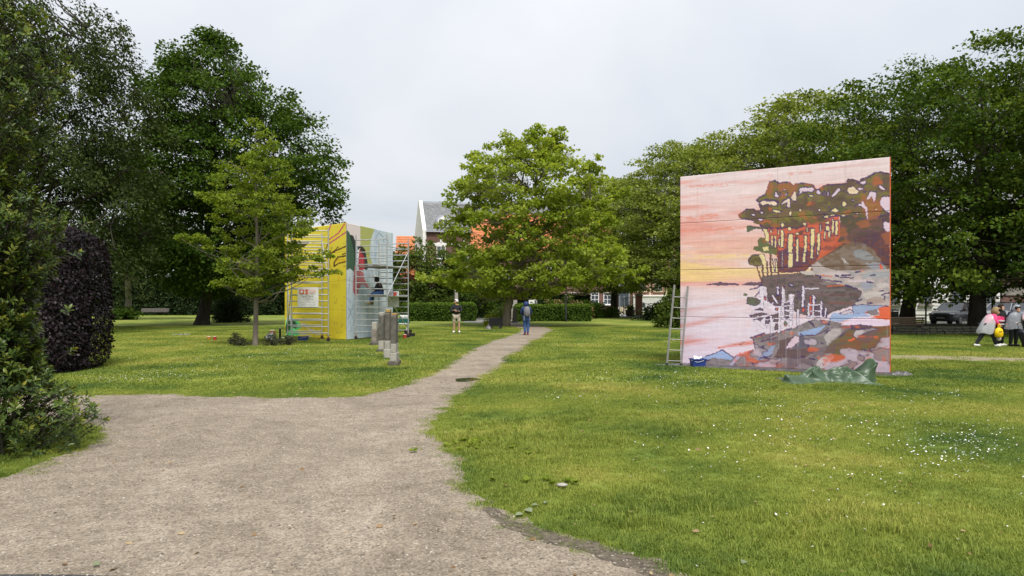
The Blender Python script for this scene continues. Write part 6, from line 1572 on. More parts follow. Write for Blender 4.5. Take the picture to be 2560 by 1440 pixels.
# ------------------------------------------------------------------ ladder, crates, sheets
rt = empty('ladder', (3.92, 17.3, 0)); tag(rt, 'aluminium ladder leaning on the left edge of the sunset mural', 'ladder')
bl, br, tl2, tr2 = Vector((0, 0, 0.01)), Vector((.34, -.1, .01)), Vector((.25, .22, 2.06)), Vector((.57, .125, 2.03))
for (a, b) in ((bl, tl2), (br, tr2)):
    d_ = (b - a); o = MB(); q = d_.to_track_quat('Z', 'X').to_matrix(); o.box((a + b) / 2, (.024, .052, d_.length), q, bev=.006); so = o.build('stile', M['alu_dull'], rt)
    o = MB(); o.box(a + d_.normalized() * .03, (.04, .07, .07), q, bev=.01); o.build('foot', M['rubber'], so)
for k in range(7):
    t = (.12 + k * .275) / 2.08; o = MB(); o.tube([bl.lerp(tl2, t), br.lerp(tr2, t)], .014, 8); o.build('rung', M['alu_dull'], rt)
def crate(name, lab, loc, w, d, h, rz, mat, handle=True, stuff_=None):
    rt = empty(name, loc, rz); tag(rt, lab, 'crate')
    o = MB(); t = .012; k = .9
    for s in (-1, 1):
        o.prism([(-w / 2 * k, s * d / 2 * k, 0), (w / 2 * k, s * d / 2 * k, 0), (w / 2, s * d / 2, h), (-w / 2, s * d / 2, h)], (0, -s * t, 0))
        o.prism([(s * w / 2 * k, -d / 2 * k + t, 0), (s * w / 2 * k, d / 2 * k - t, 0), (s * w / 2, d / 2 - t, h), (s * w / 2, -d / 2 + t, h)], (-s * t, 0, 0))
    o.box((0, 0, .008), (w * k, d * k, .012)); o.build('tub', mat, rt)
    o = MB()
    for s in (-1, 1): o.box((0, s * (d / 2 + .006), h - .01), (w + .03, .025, .025)); o.box((s * (w / 2 + .006), 0, h - .01), (.025, d, .0245))
    o.build('rim', mat, rt)
    if handle:
        o = MB(); o.tube([(-w / 2, 0, h), (-w / 2 - .02, -d * .3, h * .8), (-w * .2, -d / 2 - .03, h * .62), (w * .3, -d / 2 - .02, h * .8), (w / 2, 0, h)], .005, 5); o.build('handle', M['white_pl'], rt)
    if stuff_:
        o = MB(); rr = random.Random(4)
        for i in range(6): o.tube([(rr.uniform(-w, w) * .3, rr.uniform(-d, d) * .3, h * .5), (rr.uniform(-w, w) * .35, rr.uniform(-d, d) * .3, h * rr.uniform(1.0, 1.3))], rr.uniform(.02, .04), 7)
        o.build('paint_pots', stuff_, rt)
    return rt
crate('blue_crate', 'blue plastic paint bucket crate at the foot of the sunset mural', (4.62, 16.98, .012), .33, .26, .2, .1, M['blue_pl'], True, M['white_pl'])
crate('blue_crate', 'blue plastic crate on the grass below the left scaffold', (G(758, 852).x, G(758, 852).y, 0), .40, .3, .19, .12, M['blue_pl'], True, mat_plain('yellow pots', (.6, .5, .05), .5))
crate('black_crate', 'black tray beside the right scaffold caster', (G(1028, 842).x, G(1028, 842).y, 0), .34, .26, .16, .3, M['rubber'], False)
crate('black_crate', 'black bucket behind the tray at the right scaffold', (G(1020, 838).x, G(1020, 838).y, 0), .3, .26, .26, -.2, M['rubber'], False)
def can(name, lab, loc, r_, h, mat, cat='paint can'):
    rt = empty(name, loc); tag(rt, lab, cat)
    o = MB(); o.lathe((0, 0, 0), [(r_ * .97, 0), (r_, .01), (r_, h - .01), (r_ * 1.04, h)], 14); o.build('tin', mat, rt); o = MB(); o.lathe((0, 0, h), [(r_ * .92, .001), (r_ * .92, .008), (r_ * .3, .012)], 14); o.build('lid', M['win_white'], rt)
can('paint_can', 'small red paint can near the young tree trunk', tuple(G(537, 851)), .07, .16, M['red_pl']); can('paint_can', 'yellow and orange paint can on the lawn left of the young tree', tuple(G(522, 849)), .08, .13, mat_plain('orange tin', (.5, .22, .03), .4))
can('paint_can', 'dark paint tube standing by the smallest bush', tuple(G(700, 849)), .045, .5, M['black_iron']); can('paint_can', 'red paint pot at the right scaffold caster', tuple(G(1012, 846)), .08, .17, M['red_pl'])
can('paint_can', 'orange pot behind the bushes right of the young tree', tuple(G(681, 846)), .13, .36, mat_plain('terracotta', (.4, .18, .08), .7))
def crumple(name, lab, loc, w, d, amp, mat, seed, n=40, fold=1.0, cat='sheet', prof=None):
    r = np.random.default_rng(seed); X, Y = np.meshgrid(np.linspace(-1, 1, n), np.linspace(-1, 1, n)); p = np.column_stack([X.ravel(), Y.ravel()])
    z = fbm(p * 2.1 + seed, seed, 2); rid = 1 - np.abs(fbm(p * 3.3 + 20 + seed, seed + 4, 2) * 2 - 1) * 1.6
    hgt = np.clip(z * 1.3 - .3, 0, 1) * .6 + np.clip(rid, 0, 1) * .45 * fold
    ed = np.clip(1.02 - np.maximum(np.abs(p[:, 0]), np.abs(p[:, 1])), 0, 1); 
    hgt = hgt * np.clip(ed * 4, 0.02, 1)
    if prof is not None: hgt = hgt * prof(p)
    ex = (fbm(p * 2.5 + 70, seed + 8, 2) - .5) * .35; ey = (fbm(p * 2.5 + 90, seed + 9, 2) - .5) * .35
    v = np.column_stack([(p[:, 0] + ex) * w / 2, (p[:, 1] + ey) * d / 2, .012 + amp * hgt])
    k = np.arange(n * n).reshape(n, n); f = np.stack([k[:-1, :-1], k[:-1, 1:], k[1:, 1:], k[1:, :-1]], -1).reshape(-1, 4)
    me = np_mesh(name, v, f, mat); o = link_mesh(name, me); o.location = loc; tag(o, lab, cat)
    return o
M['tarp'] = mat_plain('green tarpaulin', (.055, .095, .05), .42, 0, .12, 4, .5); M['plastic_grey'] = mat_plain('grey plastic sheet', (.085, .08, .085), .4, 0, .3, 5, .4)
def heaped_tarp():
    """tarpaulin thrown down in a heap: folds fan out from a few lifted points"""
    nx_, ny_ = 110, 70
    X, Y = np.meshgrid(np.linspace(-1, 1, nx_), np.linspace(-1, 1, ny_)); p = np.column_stack([X.ravel(), Y.ravel()])
    w = p + np.column_stack([fbm(p * 1.7 + 3, 5, 2) - .5, fbm(p * 1.7 + 13, 6, 2) - .5]) * .45
    z = np.zeros(len(p))
    for (cx, cy, hh, rx, ry, k, ph) in [(.72, .25, .50, .36, .8, 3, .3), (.15, .15, .32, .48, .85, 4, 1.2), (-.35, .1, .34, .34, .8, 3, 2.0), (-.75, -.2, .16, .34, .7, 3, .8), (.45, -.35, .26, .36, .6, 3, 4.0)]:
        dx_, dy_ = (w[:, 0] - cx) / rx, (w[:, 1] - cy) / ry; q = np.hypot(dx_, dy_); an = np.arctan2(dy_, dx_) + (fbm(p * 3 + cx * 9, 7, 2) - .5) * 1.6
        fold = 1 - np.abs(((an * k / np.pi + ph) % 2) - 1)
        z = np.maximum(z, hh * np.clip(1 - q, 0, 1) ** .8 * (.45 + .75 * fold))
    rid = 1 - np.abs(fbm(w * 4.2 + 31, 9, 2) * 2 - 1) * 2.2
    zg = z.reshape(ny_, nx_)
    for _ in range(7): zg = (zg + np.roll(zg, 1, 0) + np.roll(zg, -1, 0) + np.roll(zg, 1, 1) + np.roll(zg, -1, 1)) / 5
    z = zg.ravel() * 1.12 + np.clip(rid, 0, 1) * .03
    ed = np.clip((1 - np.maximum(np.abs(p[:, 0]), np.abs(p[:, 1]))) * 7, 0, 1); z = np.maximum(.006, z * (.12 + .88 * ed))
    out = 1 + (fbm(p * 2.6 + 60, 15, 2) - .5) * .55
    v = np.column_stack([p[:, 0] * .9 * out + z * .25 * np.sin(p[:, 1] * 4), p[:, 1] * .52 * out - z * .3, .01 + z])
    k = np.arange(nx_ * ny_).reshape(ny_, nx_); f = np.stack([k[:-1, :-1], k[:-1, 1:], k[1:, 1:], k[1:, :-1]], -1).reshape(-1, 4)
    me = np_mesh('green_tarpaulin', v, f, M['tarp'], smooth=True)
    o = link_mesh('green_tarpaulin', me); o.location = (6.4, 13.75, 0); o.rotation_euler = (0, 0, -.12)
    tag(o, 'crumpled dark green tarpaulin on the grass before the mural', 'tarpaulin')
heaped_tarp()
ps = crumple('plastic_sheet', 'thin grey plastic sheet spread along the foot of the sunset mural', (6.1, 16.25, 0), 5.2, .62, .05, M['plastic_grey'], 9, 60, .8, 'sheet'); ps.rotation_euler = (0, 0, math.atan2(tr_[1] - tl_[1], tr_[0] - tl_[0]))
crumple('plastic_sheet', 'bunched grey plastic at the right foot of the sunset mural', (8.5, 15.0, 0), .5, .26, .1, M['plastic_grey'], 12, 24, 1.2, 'sheet')
crumple('paper_bag', 'crumpled black and white bag caught in the small bush', (G(676, 853).x, G(676, 853).y, 0.05), .35, .25, .32, mat_tile('printed paper', [(.04, .04, .045), (.5, .5, .5), (.8, .8, .8)]), 15, 12, 1.4, 'bag')

# ------------------------------------------------------------------ gravestones
def mat_stone(name, c1, c2, lich=(.5, .3, .05), amt=.62):
    m, nt, b, o = mat_new(name); n = noise_node(nt, 7, 8, .75); n2 = noise_node(nt, 3.2, 4, .6)
    r_ = ramp(nt, n.outputs['Fac'], [(.3, c1), (.7, c2)]); r2 = ramp(nt, n2.outputs['Fac'], [(amt, (0, 0, 0)), (amt + .1, (.7, .7, .7))])
    mx = nd(nt, 'ShaderNodeMix', data_type='RGBA'); mx.inputs[7].default_value = (*lich, 1); nt.links.new(r2.outputs[0], mx.inputs[0]); nt.links.new(r_.outputs[0], mx.inputs[6]); nt.links.new(mx.outputs[2], b.inputs['Base Color']); b.inputs['Roughness'].default_value = .9
    bump(nt, b, n.outputs['Fac'], .5, .015); return m
M['stone1'] = mat_stone('weathered grey gravestone', (.04, .036, .03), (.145, .13, .108)); M['stone2'] = mat_stone('dark lichened gravestone', (.035, .034, .03), (.13, .12, .10), (.4, .38, .33), .58); M['stone3'] = mat_stone('speckled granite', (.07, .06, .05), (.3, .26, .22), (.35, .32, .28))
M['stone_pale'] = mat_stone('pale sandstone', (.22, .205, .175), (.42, .4, .35), (.2, .18, .13), .62); M['lichen'] = mat_stone('orange lichen cap', (.28, .16, .03), (.42, .28, .08), (.16, .15, .13), .48)
def gravestone(lab, x, y, t, w, h, zbase, parts, rz=0.0, style='flat'):
    """slab standing edge-on; parts: list of (name, t, w, z0, z1, material)"""
    rt = empty('gravestone', (x, y, 0), rz); tag(rt, lab, 'gravestone', 'gravestones in a row on the lawn')
    for (nm, t_, w_, z0, z1, mm, tp_) in parts:
        o = MB()
        if tp_ == 'box': o.box((0, 0, (z0 + z1) / 2), (t_, w_, z1 - z0), bev=.012)
        else:
            k = .93; pts = [(-t_ / 2, -w_ / 2, z0), (-t_ / 2, w_ / 2, z0), (-t_ / 2, w_ / 2 * k, z1 - .06), (-t_ / 2, w_ / 2 * .7, z1), (-t_ / 2, -w_ / 2 * .7, z1), (-t_ / 2, -w_ / 2 * k, z1 - .06)]
            o.prism(pts, (t_, 0, 0))
        o.build(nm, M[mm], rt)
gravestone('nearest grey gravestone on pale stepped base left of the path', -3.02, 17.55, .13, .55, 1.34, 0, [('foot', .26, .75, 0, .12, 'stone1', 'box'), ('plinth', .17, .62, .12, .33, 'stone_pale', 'box'), ('lower_slab', .135, .55, .33, .56, 'stone_pale', 'box'), ('slab', .125, .52, .56, 1.31, 'stone1', 'arch'), ('cap', .128, .4, 1.29, 1.33, 'lichen', 'box')], .05)
gravestone('tallest grey gravestone with orange lichen top, second of the row', -3.62, 20.0, .13, .55, 1.4, 0, [('plinth', .2, .66, 0, .26, 'stone_pale', 'box'), ('lower_slab', .14, .55, .26, .5, 'stone_pale', 'box'), ('slab', .125, .52, .5, 1.33, 'stone1', 'arch'), ('cap', .13, .42, 1.32, 1.41, 'lichen', 'box')], .05)
gravestone('dark white-topped gravestone, third of the row from the path', -4.30, 22.6, .15, .55, 1.3, 0, [('foot', .28, .75, 0, .07, 'stone1', 'box'), ('plinth', .17, .6, .07, .36, 'stone_pale', 'box'), ('slab', .15, .54, .36, 1.2, 'stone2', 'arch'), ('cap', .14, .4, 1.17, 1.29, 'stone_pale', 'box')], .05)
gravestone('short speckled granite gravestone, farthest of the row', -5.22, 26.0, .17, .5, .9, 0, [('foot', .28, .7, 0, .12, 'stone2', 'box'), ('slab', .19, .5, .12, .62, 'stone3', 'arch'), ('top_block', .17, .42, .6, .87, 'stone_pale', 'box')], .05)
def far_stone(name, lab, px, d, parts, rz=0):
    rt = empty(name, ((px - 1280) * d / F, d, 0), rz); tag(rt, lab, 'gravestone')
    for (nm, fn, mm) in parts:
        o = MB(); fn(o); o.build(nm, M[mm], rt)
far_stone('obelisk', 'slender pale obelisk behind the man in shorts', 1140, 63, [('shaft', lambda o: o.tube([(0, 0, .5), (0, 0, 2.7), (0, 0, 2.95)], [.26, .19, .02], 4, smooth=False), 'stone_pale'), ('plinth', lambda o: o.box((0, 0, .27), (.7, .7, .54), bev=.03), 'stone_pale')])
far_stone('diamond_gravestone', 'diamond shaped grey gravestone above the left hedge', 1065, 61.45, [('slab', lambda o: o.prism([(-.42, 0, 1.7), (0, 0, 1.25), (.42, 0, 1.7), (.12, 0, 2.1), (-.12, 0, 2.1)], (0, .18, 0)), 'stone1'), ('plinth', lambda o: o.box((0, .09, .64), (.5, .3, 1.28), bev=.02), 'stone1')])
far_stone('stepped_gravestone', 'pale stepped gravestone right of the leaning trunk', 1288, 63, [('pillar', lambda o: o.box((0, 0, 1.72), (.36, .25, .6), bev=.02), 'stone_pale'), ('shoulder', lambda o: o.box((0, 0, 1.24), (.5, .35, .4), bev=.02), 'stone_pale'), ('plinth', lambda o: o.box((0, 0, .5), (.7, .45, 1.1), bev=.02), 'stone_pale')])
far_stone('leaning_gravestone', 'grey brown round topped gravestone by the right hedge end', 1286, 54.5, [('slab', lambda o: o.prism([(-.18, 0, .1), (.2, 0, .1), (.22, 0, .9), (.14, 0, 1.18), (.0, 0, 1.2), (-.14, 0, .95)], (0, .35, 0)), 'stone1'), ('plinth', lambda o: o.box((0.01, .17, .06), (.55, .5, .14), bev=.02), 'stone1')])
d = 66.0
rt = empty('heat_pump', (P(1332, 760, d).x, d, 0)); tag(rt, 'white boxed outdoor unit with dark vent showing above the right hedge', 'outdoor unit')
o = MB(); o.box((0, 0, 1.15), (.8, .6, 1.7), bev=.03); bo = o.build('casing', M['white_pl'], rt)
for k in range(7):
    o = MB(); o.box((.26, -.305, 1.35 + k * .08), (.2, .02, .05)); o.build('vent_slat', M['steel_dark'], bo)
o = MB(); o.lathe((-.15, -.3, 1.65), [(.12, -.05), (.12, .05)], 12, sy=.1); o.build('badge', M['steel_dark'], bo)
o = MB(); o.box((0, 0, .15), (1.0, .7, .3)); o.build('base', M['concrete'], rt)
# ------------------------------------------------------------------ benches, stone wall, cars
def bench(name, lab, loc, rz, length, mat, group=None):
    rt = empty(name, loc, rz); tag(rt, lab, 'bench', group)
    sm = MB(); sm.box((0, 0, 0), (length, .085, .035), bev=.008); sm = sm.mesh('slat', mat)
    for k in range(4):
        o = link_mesh('seat_slat', sm, rt); o.location = (0, -.2 + k * .105, .44 + .006 * k)
    for k in range(4):
        o = link_mesh('back_slat', sm, rt); o.location = (0, .205 + .035 * k, .54 + k * .105); o.rotation_euler = (math.radians(72), 0, 0)
    for sx in ((-.44, .44) if length < 2.6 else (-.46, 0, .46)):
        x = sx * length; o = MB()
        o.tube([(x, -.24, 0), (x, -.22, .41), (x, .16, .41), (x, .19, .5), (x, .32, .9)], .022, 6); o.tube([(x, .30, 0), (x, .16, .41)], .022, 6); o.build('leg', M['black_iron'], rt)
    return rt
bench('park_bench', 'long weathered bench against the hedge between two trunks at the left', (P(385, 788, 86.6).x, 86.6, 0), 0, 3.55, M['timber_grey'], 'benches along the back hedge')
bench('park_bench', 'long weathered bench half hidden by the purple bush at the left', (P(272, 788, 86.2).x, 86.2, 0), .04, 3.55, M['timber_grey'], 'benches along the back hedge')
bench('park_bench', 'dark slatted bench right of the sunset mural', (P(2256, 838, 33.4).x, 33.5, 0), math.pi - .06, 1.95, M['timber'])
# dry stone wall holding the raised bed
rt = empty('stone_wall', (16.9, 34.75, 0)); tag(rt, 'low dry stone wall below the avenue trees at the right', 'wall')
rs = random.Random(5); sms = []
M['wallstone'] = mat_stone('mossy field stone', (.05, .048, .04), (.15, .14, .12), (.08, .1, .04), .55)
for k in range(6):
    o = MB(); o.box((0, 0, 0), (.34, .24, .125), bev=.035); me = o.mesh('stone', M['wallstone'])
    for v_ in me.vertices: v_.co = v_.co + Vector((rs.uniform(-.012, .012), rs.uniform(-.02, .02), rs.uniform(-.01, .01)))
    sms.append(me)
for row in range(3):
    x = rs.uniform(0, .2)
    while x < 13.2:
        sx = rs.uniform(.7, 1.35); o = link_mesh('stone', sms[rs.randrange(6)], rt); o.location = (x + .17 * sx, rs.uniform(-.02, .03), .065 + row * .13); o.scale = (sx, 1, 1); o.rotation_euler = (0, rs.uniform(-.04, .04), rs.uniform(-.06, .06)); x += .345 * sx
def litter_bin(px, d):
    rt = empty('litter_bin', ((px - 1280) * d / F, d, .0)); tag(rt, 'dark litter bin on a post at the right edge of the mural', 'bin')
    o = MB(); o.tube([(0, 0, 0), (0, 0, 1.2)], .03, 8); o.build('post', M['black_iron'], rt)
    o = MB(); o.lathe((-.02, -.2, .65), [(.15, 0), (.19, .05), (.2, .5), (.21, .52)], 14); o.build('basket', M['black_iron'], rt); o = MB(); o.lathe((-.02, -.2, 1.2), [(.22, 0), (.18, .06), (.03, .1)], 14); o.build('lid', M['steel_dark'], rt)
litter_bin(2231, 33.9)

M['chrome'] = mat_plain('chrome', (.6, .6, .62), .15, .9, .03, 3); M['lamp_glass'] = mat_glass('headlamp glass', (.35, .37, .4), .05); M['carglass'] = mat_glass('car glass', (.02, .025, .03), .03)
def car(lab, loc, rz, c):
    rt = empty('parked_car', loc, rz); tag(rt, lab, 'car', 'cars parked beyond the fence')
    pm, nt, b, o_ = mat_new('car paint'); n = noise_node(nt, 2, 2); r_ = ramp(nt, n.outputs['Fac'], [(.3, c), (.7, tuple(x * 1.1 for x in c))]); nt.links.new(r_.outputs[0], b.inputs['Base Color']); b.inputs['Roughness'].default_value = .25; b.inputs['Metallic'].default_value = .4; b.inputs['Coat Weight'].default_value = .6
    # body shell: lofted sections, front at x=0
    S_ = [(0.0, .66, .32, .74), (.10, .82, .27, .86), (.45, .90, .25, .96), (.75, .925, .25, 1.01), (1.35, .925, .25, 1.06), (2.4, .93, .25, 1.07), (3.4, .93, .25, 1.08), (4.1, .91, .27, 1.10), (4.42, .84, .32, 1.06), (4.5, .72, .4, .95)]
    vs = []; fs = []; m = 12
    for (x, w, zb, zt) in S_:
        half = [(w * .88, zb), (w * .98, zb + .12), (w, (zb + zt) / 2), (w * .985, zt - .16), (w * .9, zt - .03), (w * .45, zt + .015)]
        ring = [(x, y, z) for (y, z) in half] + [(x, -y, z) for (y, z) in half[::-1]]
        vs += ring
    for i in range(len(S_) - 1):
        for k in range(m):
            k2 = (k + 1) % m; fs.append((i * m + k, i * m + k2, (i + 1) * m + k2, (i + 1) * m + k))
    fs += [tuple(range(m - 1, -1, -1)), tuple(range((len(S_) - 1) * m, len(S_) * m))]
    o = MB(); o.add(vs, fs, True); body = o.build('body', pm, rt)
    bot, top = .86, .66
    cab = [(1.2, 1.05), (2.05, 1.57), (2.5, 1.62), (3.5, 1.61), (4.0, 1.55), (4.38, 1.07)]
    wd = [bot, top + .02, top, top, top, bot - .04]
    o = MB()
    for i in (1, 2, 3):
        (x0, z0), (x1, z1) = cab[i], cab[i + 1]
        o.add([(x0, -wd[i], z0), (x0, wd[i], z0), (x1, wd[i + 1], z1), (x1, -wd[i + 1], z1), (x0, 0, z0 + .03), (x1, 0, z1 + .03)], [(0, 4, 5, 3), (4, 1, 2, 5)], True)
    o.build('roof', pm, rt)
    o = MB(); o.quad((1.2, -bot, 1.05), (1.2, bot, 1.05), (2.05, wd[1], 1.57), (2.05, -wd[1], 1.57)); o.build('windscreen', M['carglass'], rt)
    o = MB(); o.quad((4.38, -wd[5], 1.07), (4.38, wd[5], 1.07), (4.0, wd[4], 1.55), (4.0, -wd[4], 1.55)); o.build('rear_window', M['carglass'], rt)
    for s in (-1, 1):
        o = MB()
        pts = [(1.2, s * bot, 1.05), (2.05, s * wd[1], 1.57), (2.5, s * top, 1.6), (3.5, s * top, 1.6), (4.0, s * wd[4], 1.55), (4.38, s * wd[5], 1.07)]
        o.add(pts, [tuple(range(6))]); so = o.build('side_window', M['carglass'], rt)
        o = MB()
        for (x0, x1) in ((2.55, 2.5), (3.5, 3.42)): o.tube([(x0, s * (bot + .005), 1.06), (x1, s * (top + .01), 1.6)], .035, 6)
        o.tube([(1.2, s * bot, 1.05), (2.05, s * wd[1], 1.57), (2.5, s * top, 1.61), (3.5, s * top, 1.61), (4.0, s * wd[4], 1.55), (4.38, s * wd[5], 1.07)], .035, 6); o.build('pillar', pm, so)
        o = MB(); o.box((1.45, s * 1.0, 1.12), (.14, .2, .13), bev=.03); o.build('mirror', pm, rt)
        o = MB(); o.box((.13, s * .68, .80), (.2, .34, .13), Matrix.Rotation(s * -.35, 3, 'Z'), bev=.03); o.build('headlight', M['lamp_glass'], rt)
        for x in (.88, 3.55):
            o = MB(); q = []
            o.tube([(x, s * .72, .345), (x, s * .74, .345), (x, s * .93, .345), (x, s * .95, .345)], [.30, .345, .345, .30], 20); wh = o.build('wheel', M['rubber'], rt)
            o = MB(); o.tube([(x, s * .935, .345), (x, s * .955, .345)], [.22, .2], 10); o.build('rim', M['chrome'], wh)
    o = MB(); o.box((.012, 0, .62), (.1, 1.0, .2), bev=.03); o.build('grille', M['rubber'], rt)
    o = MB(); o.box((.02, 0, .38), (.1, 1.35, .16), bev=.03); o.build('bumper', M['rubber'], rt)
    o = MB(); o.box((-.045, 0, .52), (.015, .52, .11)); o.build('number_plate', mat_plain('grey number plate', (.25, .25, .25), .5), rt)
    return rt
hd = math.atan2(.57, .8)
car('dark grey car parked behind the fence between two thick trunks', (P(2352, 812, 49).x, 49.0, 0), hd, (.035, .038, .045))
car('silver car half hidden behind the thick trunk and the women', (P(2455, 812, 50.5).x + .4, 50.2, 0), hd, (.3, .31, .33))
car('pale blue car at the right edge of the picture', (P(2556, 812, 49).x, 49.5, 0), hd, (.2, .24, .29))

# ------------------------------------------------------------------ people
M['skin'] = mat_plain('skin', (.5, .28, .2), .55, 0, .08, 6); M['eye'] = mat_plain('eye', (.03, .02, .02), .3); M['lip'] = mat_plain('lips', (.4, .13, .11), .5)
def cloth(name, c, rough=.85): return mat_plain(name, c, rough, 0, .14, 7, .2, .15)
M['jk_black'] = cloth('black jacket', (.022, .024, .026)); M['beige'] = cloth('beige shorts', (.42, .37, .29)); M['navy'] = cloth('navy rain jacket', (.018, .035, .12), .6); M['denim'] = cloth('blue denim', (.045, .09, .22)); M['grey_pack'] = cloth('grey backpack', (.18, .18, .19)); M['pink'] = cloth('fluorescent pink vest', (.85, .07, .22)); M['black_tr'] = cloth('black trousers', (.014, .014, .017)); M['dark_tr'] = cloth('charcoal trousers', (.03, .032, .042))
M['white_sh'] = cloth('white shoes', (.72, .72, .7), .6); M['maroon'] = cloth('maroon shoes', (.2, .04, .05), .6); M['hair_white'] = cloth('white hair', (.62, .6, .57)); M['hair_dark'] = cloth('dark brown hair', (.03, .02, .014)); M['hair_blond'] = cloth('curly dark blond hair', (.27, .19, .1)); M['yellow_bag'] = cloth('yellow bag', (.75, .5, .01), .5); M['silver'] = cloth('reflective tape', (.5, .5, .52), .3); M['yellow_col'] = cloth('yellow collar', (.7, .5, .03)); M['hood_grey'] = cloth('grey lining', (.1, .1, .11))
def mat_poncho(name, c, tr):
    m, nt, b, o = mat_new(name); n = noise_node(nt, 6, 4)
    r_ = ramp(nt, n.outputs['Fac'], [(.3, tuple(x * .85 for x in c)), (.7, c)]); nt.links.new(r_.outputs[0], b.inputs['Base Color']); b.inputs['Roughness'].default_value = .3
    t = nd(nt, 'ShaderNodeBsdfTransparent'); s = nd(nt, 'ShaderNodeMixShader'); s.inputs[0].default_value = tr; nt.links.new(b.outputs[0], s.inputs[1]); nt.links.new(t.outputs[0], s.inputs[2]); nt.links.new(s.outputs[0], o.inputs[0]); return m
M['poncho'] = mat_poncho('milky rain poncho', (.75, .77, .8), .5); M['poncho_clear'] = mat_poncho('clear rain poncho', (.6, .64, .7), .68)

def skin_mesh(name, J, R, E, mat, sub=2, root='pelvis', extra=None):
    keys = list(dict.fromkeys([k for e in E for k in e])); idx = {k: i for i, k in enumerate(keys)}
    me = bpy.data.meshes.new(name); me.from_pydata([tuple(J[k]) for k in keys], [(idx[a], idx[b]) for a, b in E], [])
    o = bpy.data.objects.new(name, me); COL.objects.link(o)
    md = o.modifiers.new('skin', 'SKIN'); md.use_smooth_shade = True
    for i, k in enumerate(keys):
        sv = me.skin_vertices[0].data[i]; rr = R[k]; sv.radius = rr if isinstance(rr, tuple) else (rr, rr); sv.use_root = (k == root) or (root not in idx and i == 0)
    sd_ = o.modifiers.new('sub', 'SUBSURF'); sd_.levels = sub; sd_.render_levels = sub
    dg = bpy.context.evaluated_depsgraph_get(); dg.update(); m2 = bpy.data.meshes.new_from_object(o.evaluated_get(dg))
    bpy.data.objects.remove(o); bpy.data.meshes.remove(me)
    if extra is not None and extra.v:
        bm = bmesh.new(); bm.from_mesh(m2); e2 = extra.mesh('tmp'); bm.from_mesh(e2); bm.to_mesh(m2); bm.free()
    m2.materials.clear(); m2.materials.append(mat); m2.polygons.foreach_set('use_smooth', [True] * len(m2.polygons)); m2.name = name
    return m2
BR_ = {'pelvis': .125, 'spine': .115, 'chest': .135, 'neck': .052, 'hb': .066, 'hm': .092, 'ht': .07, 'nose': .018, 'shl': .062, 'ell': .043, 'wrl': .03, 'hal': .034, 'shr': .062, 'elr': .043, 'wrr': .03, 'har': .034,
       'hpl': .088, 'knl': .058, 'anl': .04, 'tol': .034, 'hpr': .088, 'knr': .058, 'anr': .04, 'tor': .034}
BE_ = [('pelvis', 'spine'), ('spine', 'chest'), ('chest', 'neck'), ('neck', 'hb'), ('hb', 'hm'), ('hm', 'ht'), ('hm', 'nose'), ('chest', 'shl'), ('shl', 'ell'), ('ell', 'wrl'), ('wrl', 'hal'), ('chest', 'shr'), ('shr', 'elr'), ('elr', 'wrr'), ('wrr', 'har'),
       ('pelvis', 'hpl'), ('hpl', 'knl'), ('knl', 'anl'), ('anl', 'tol'), ('pelvis', 'hpr'), ('hpr', 'knr'), ('knr', 'anr'), ('anr', 'tor')]
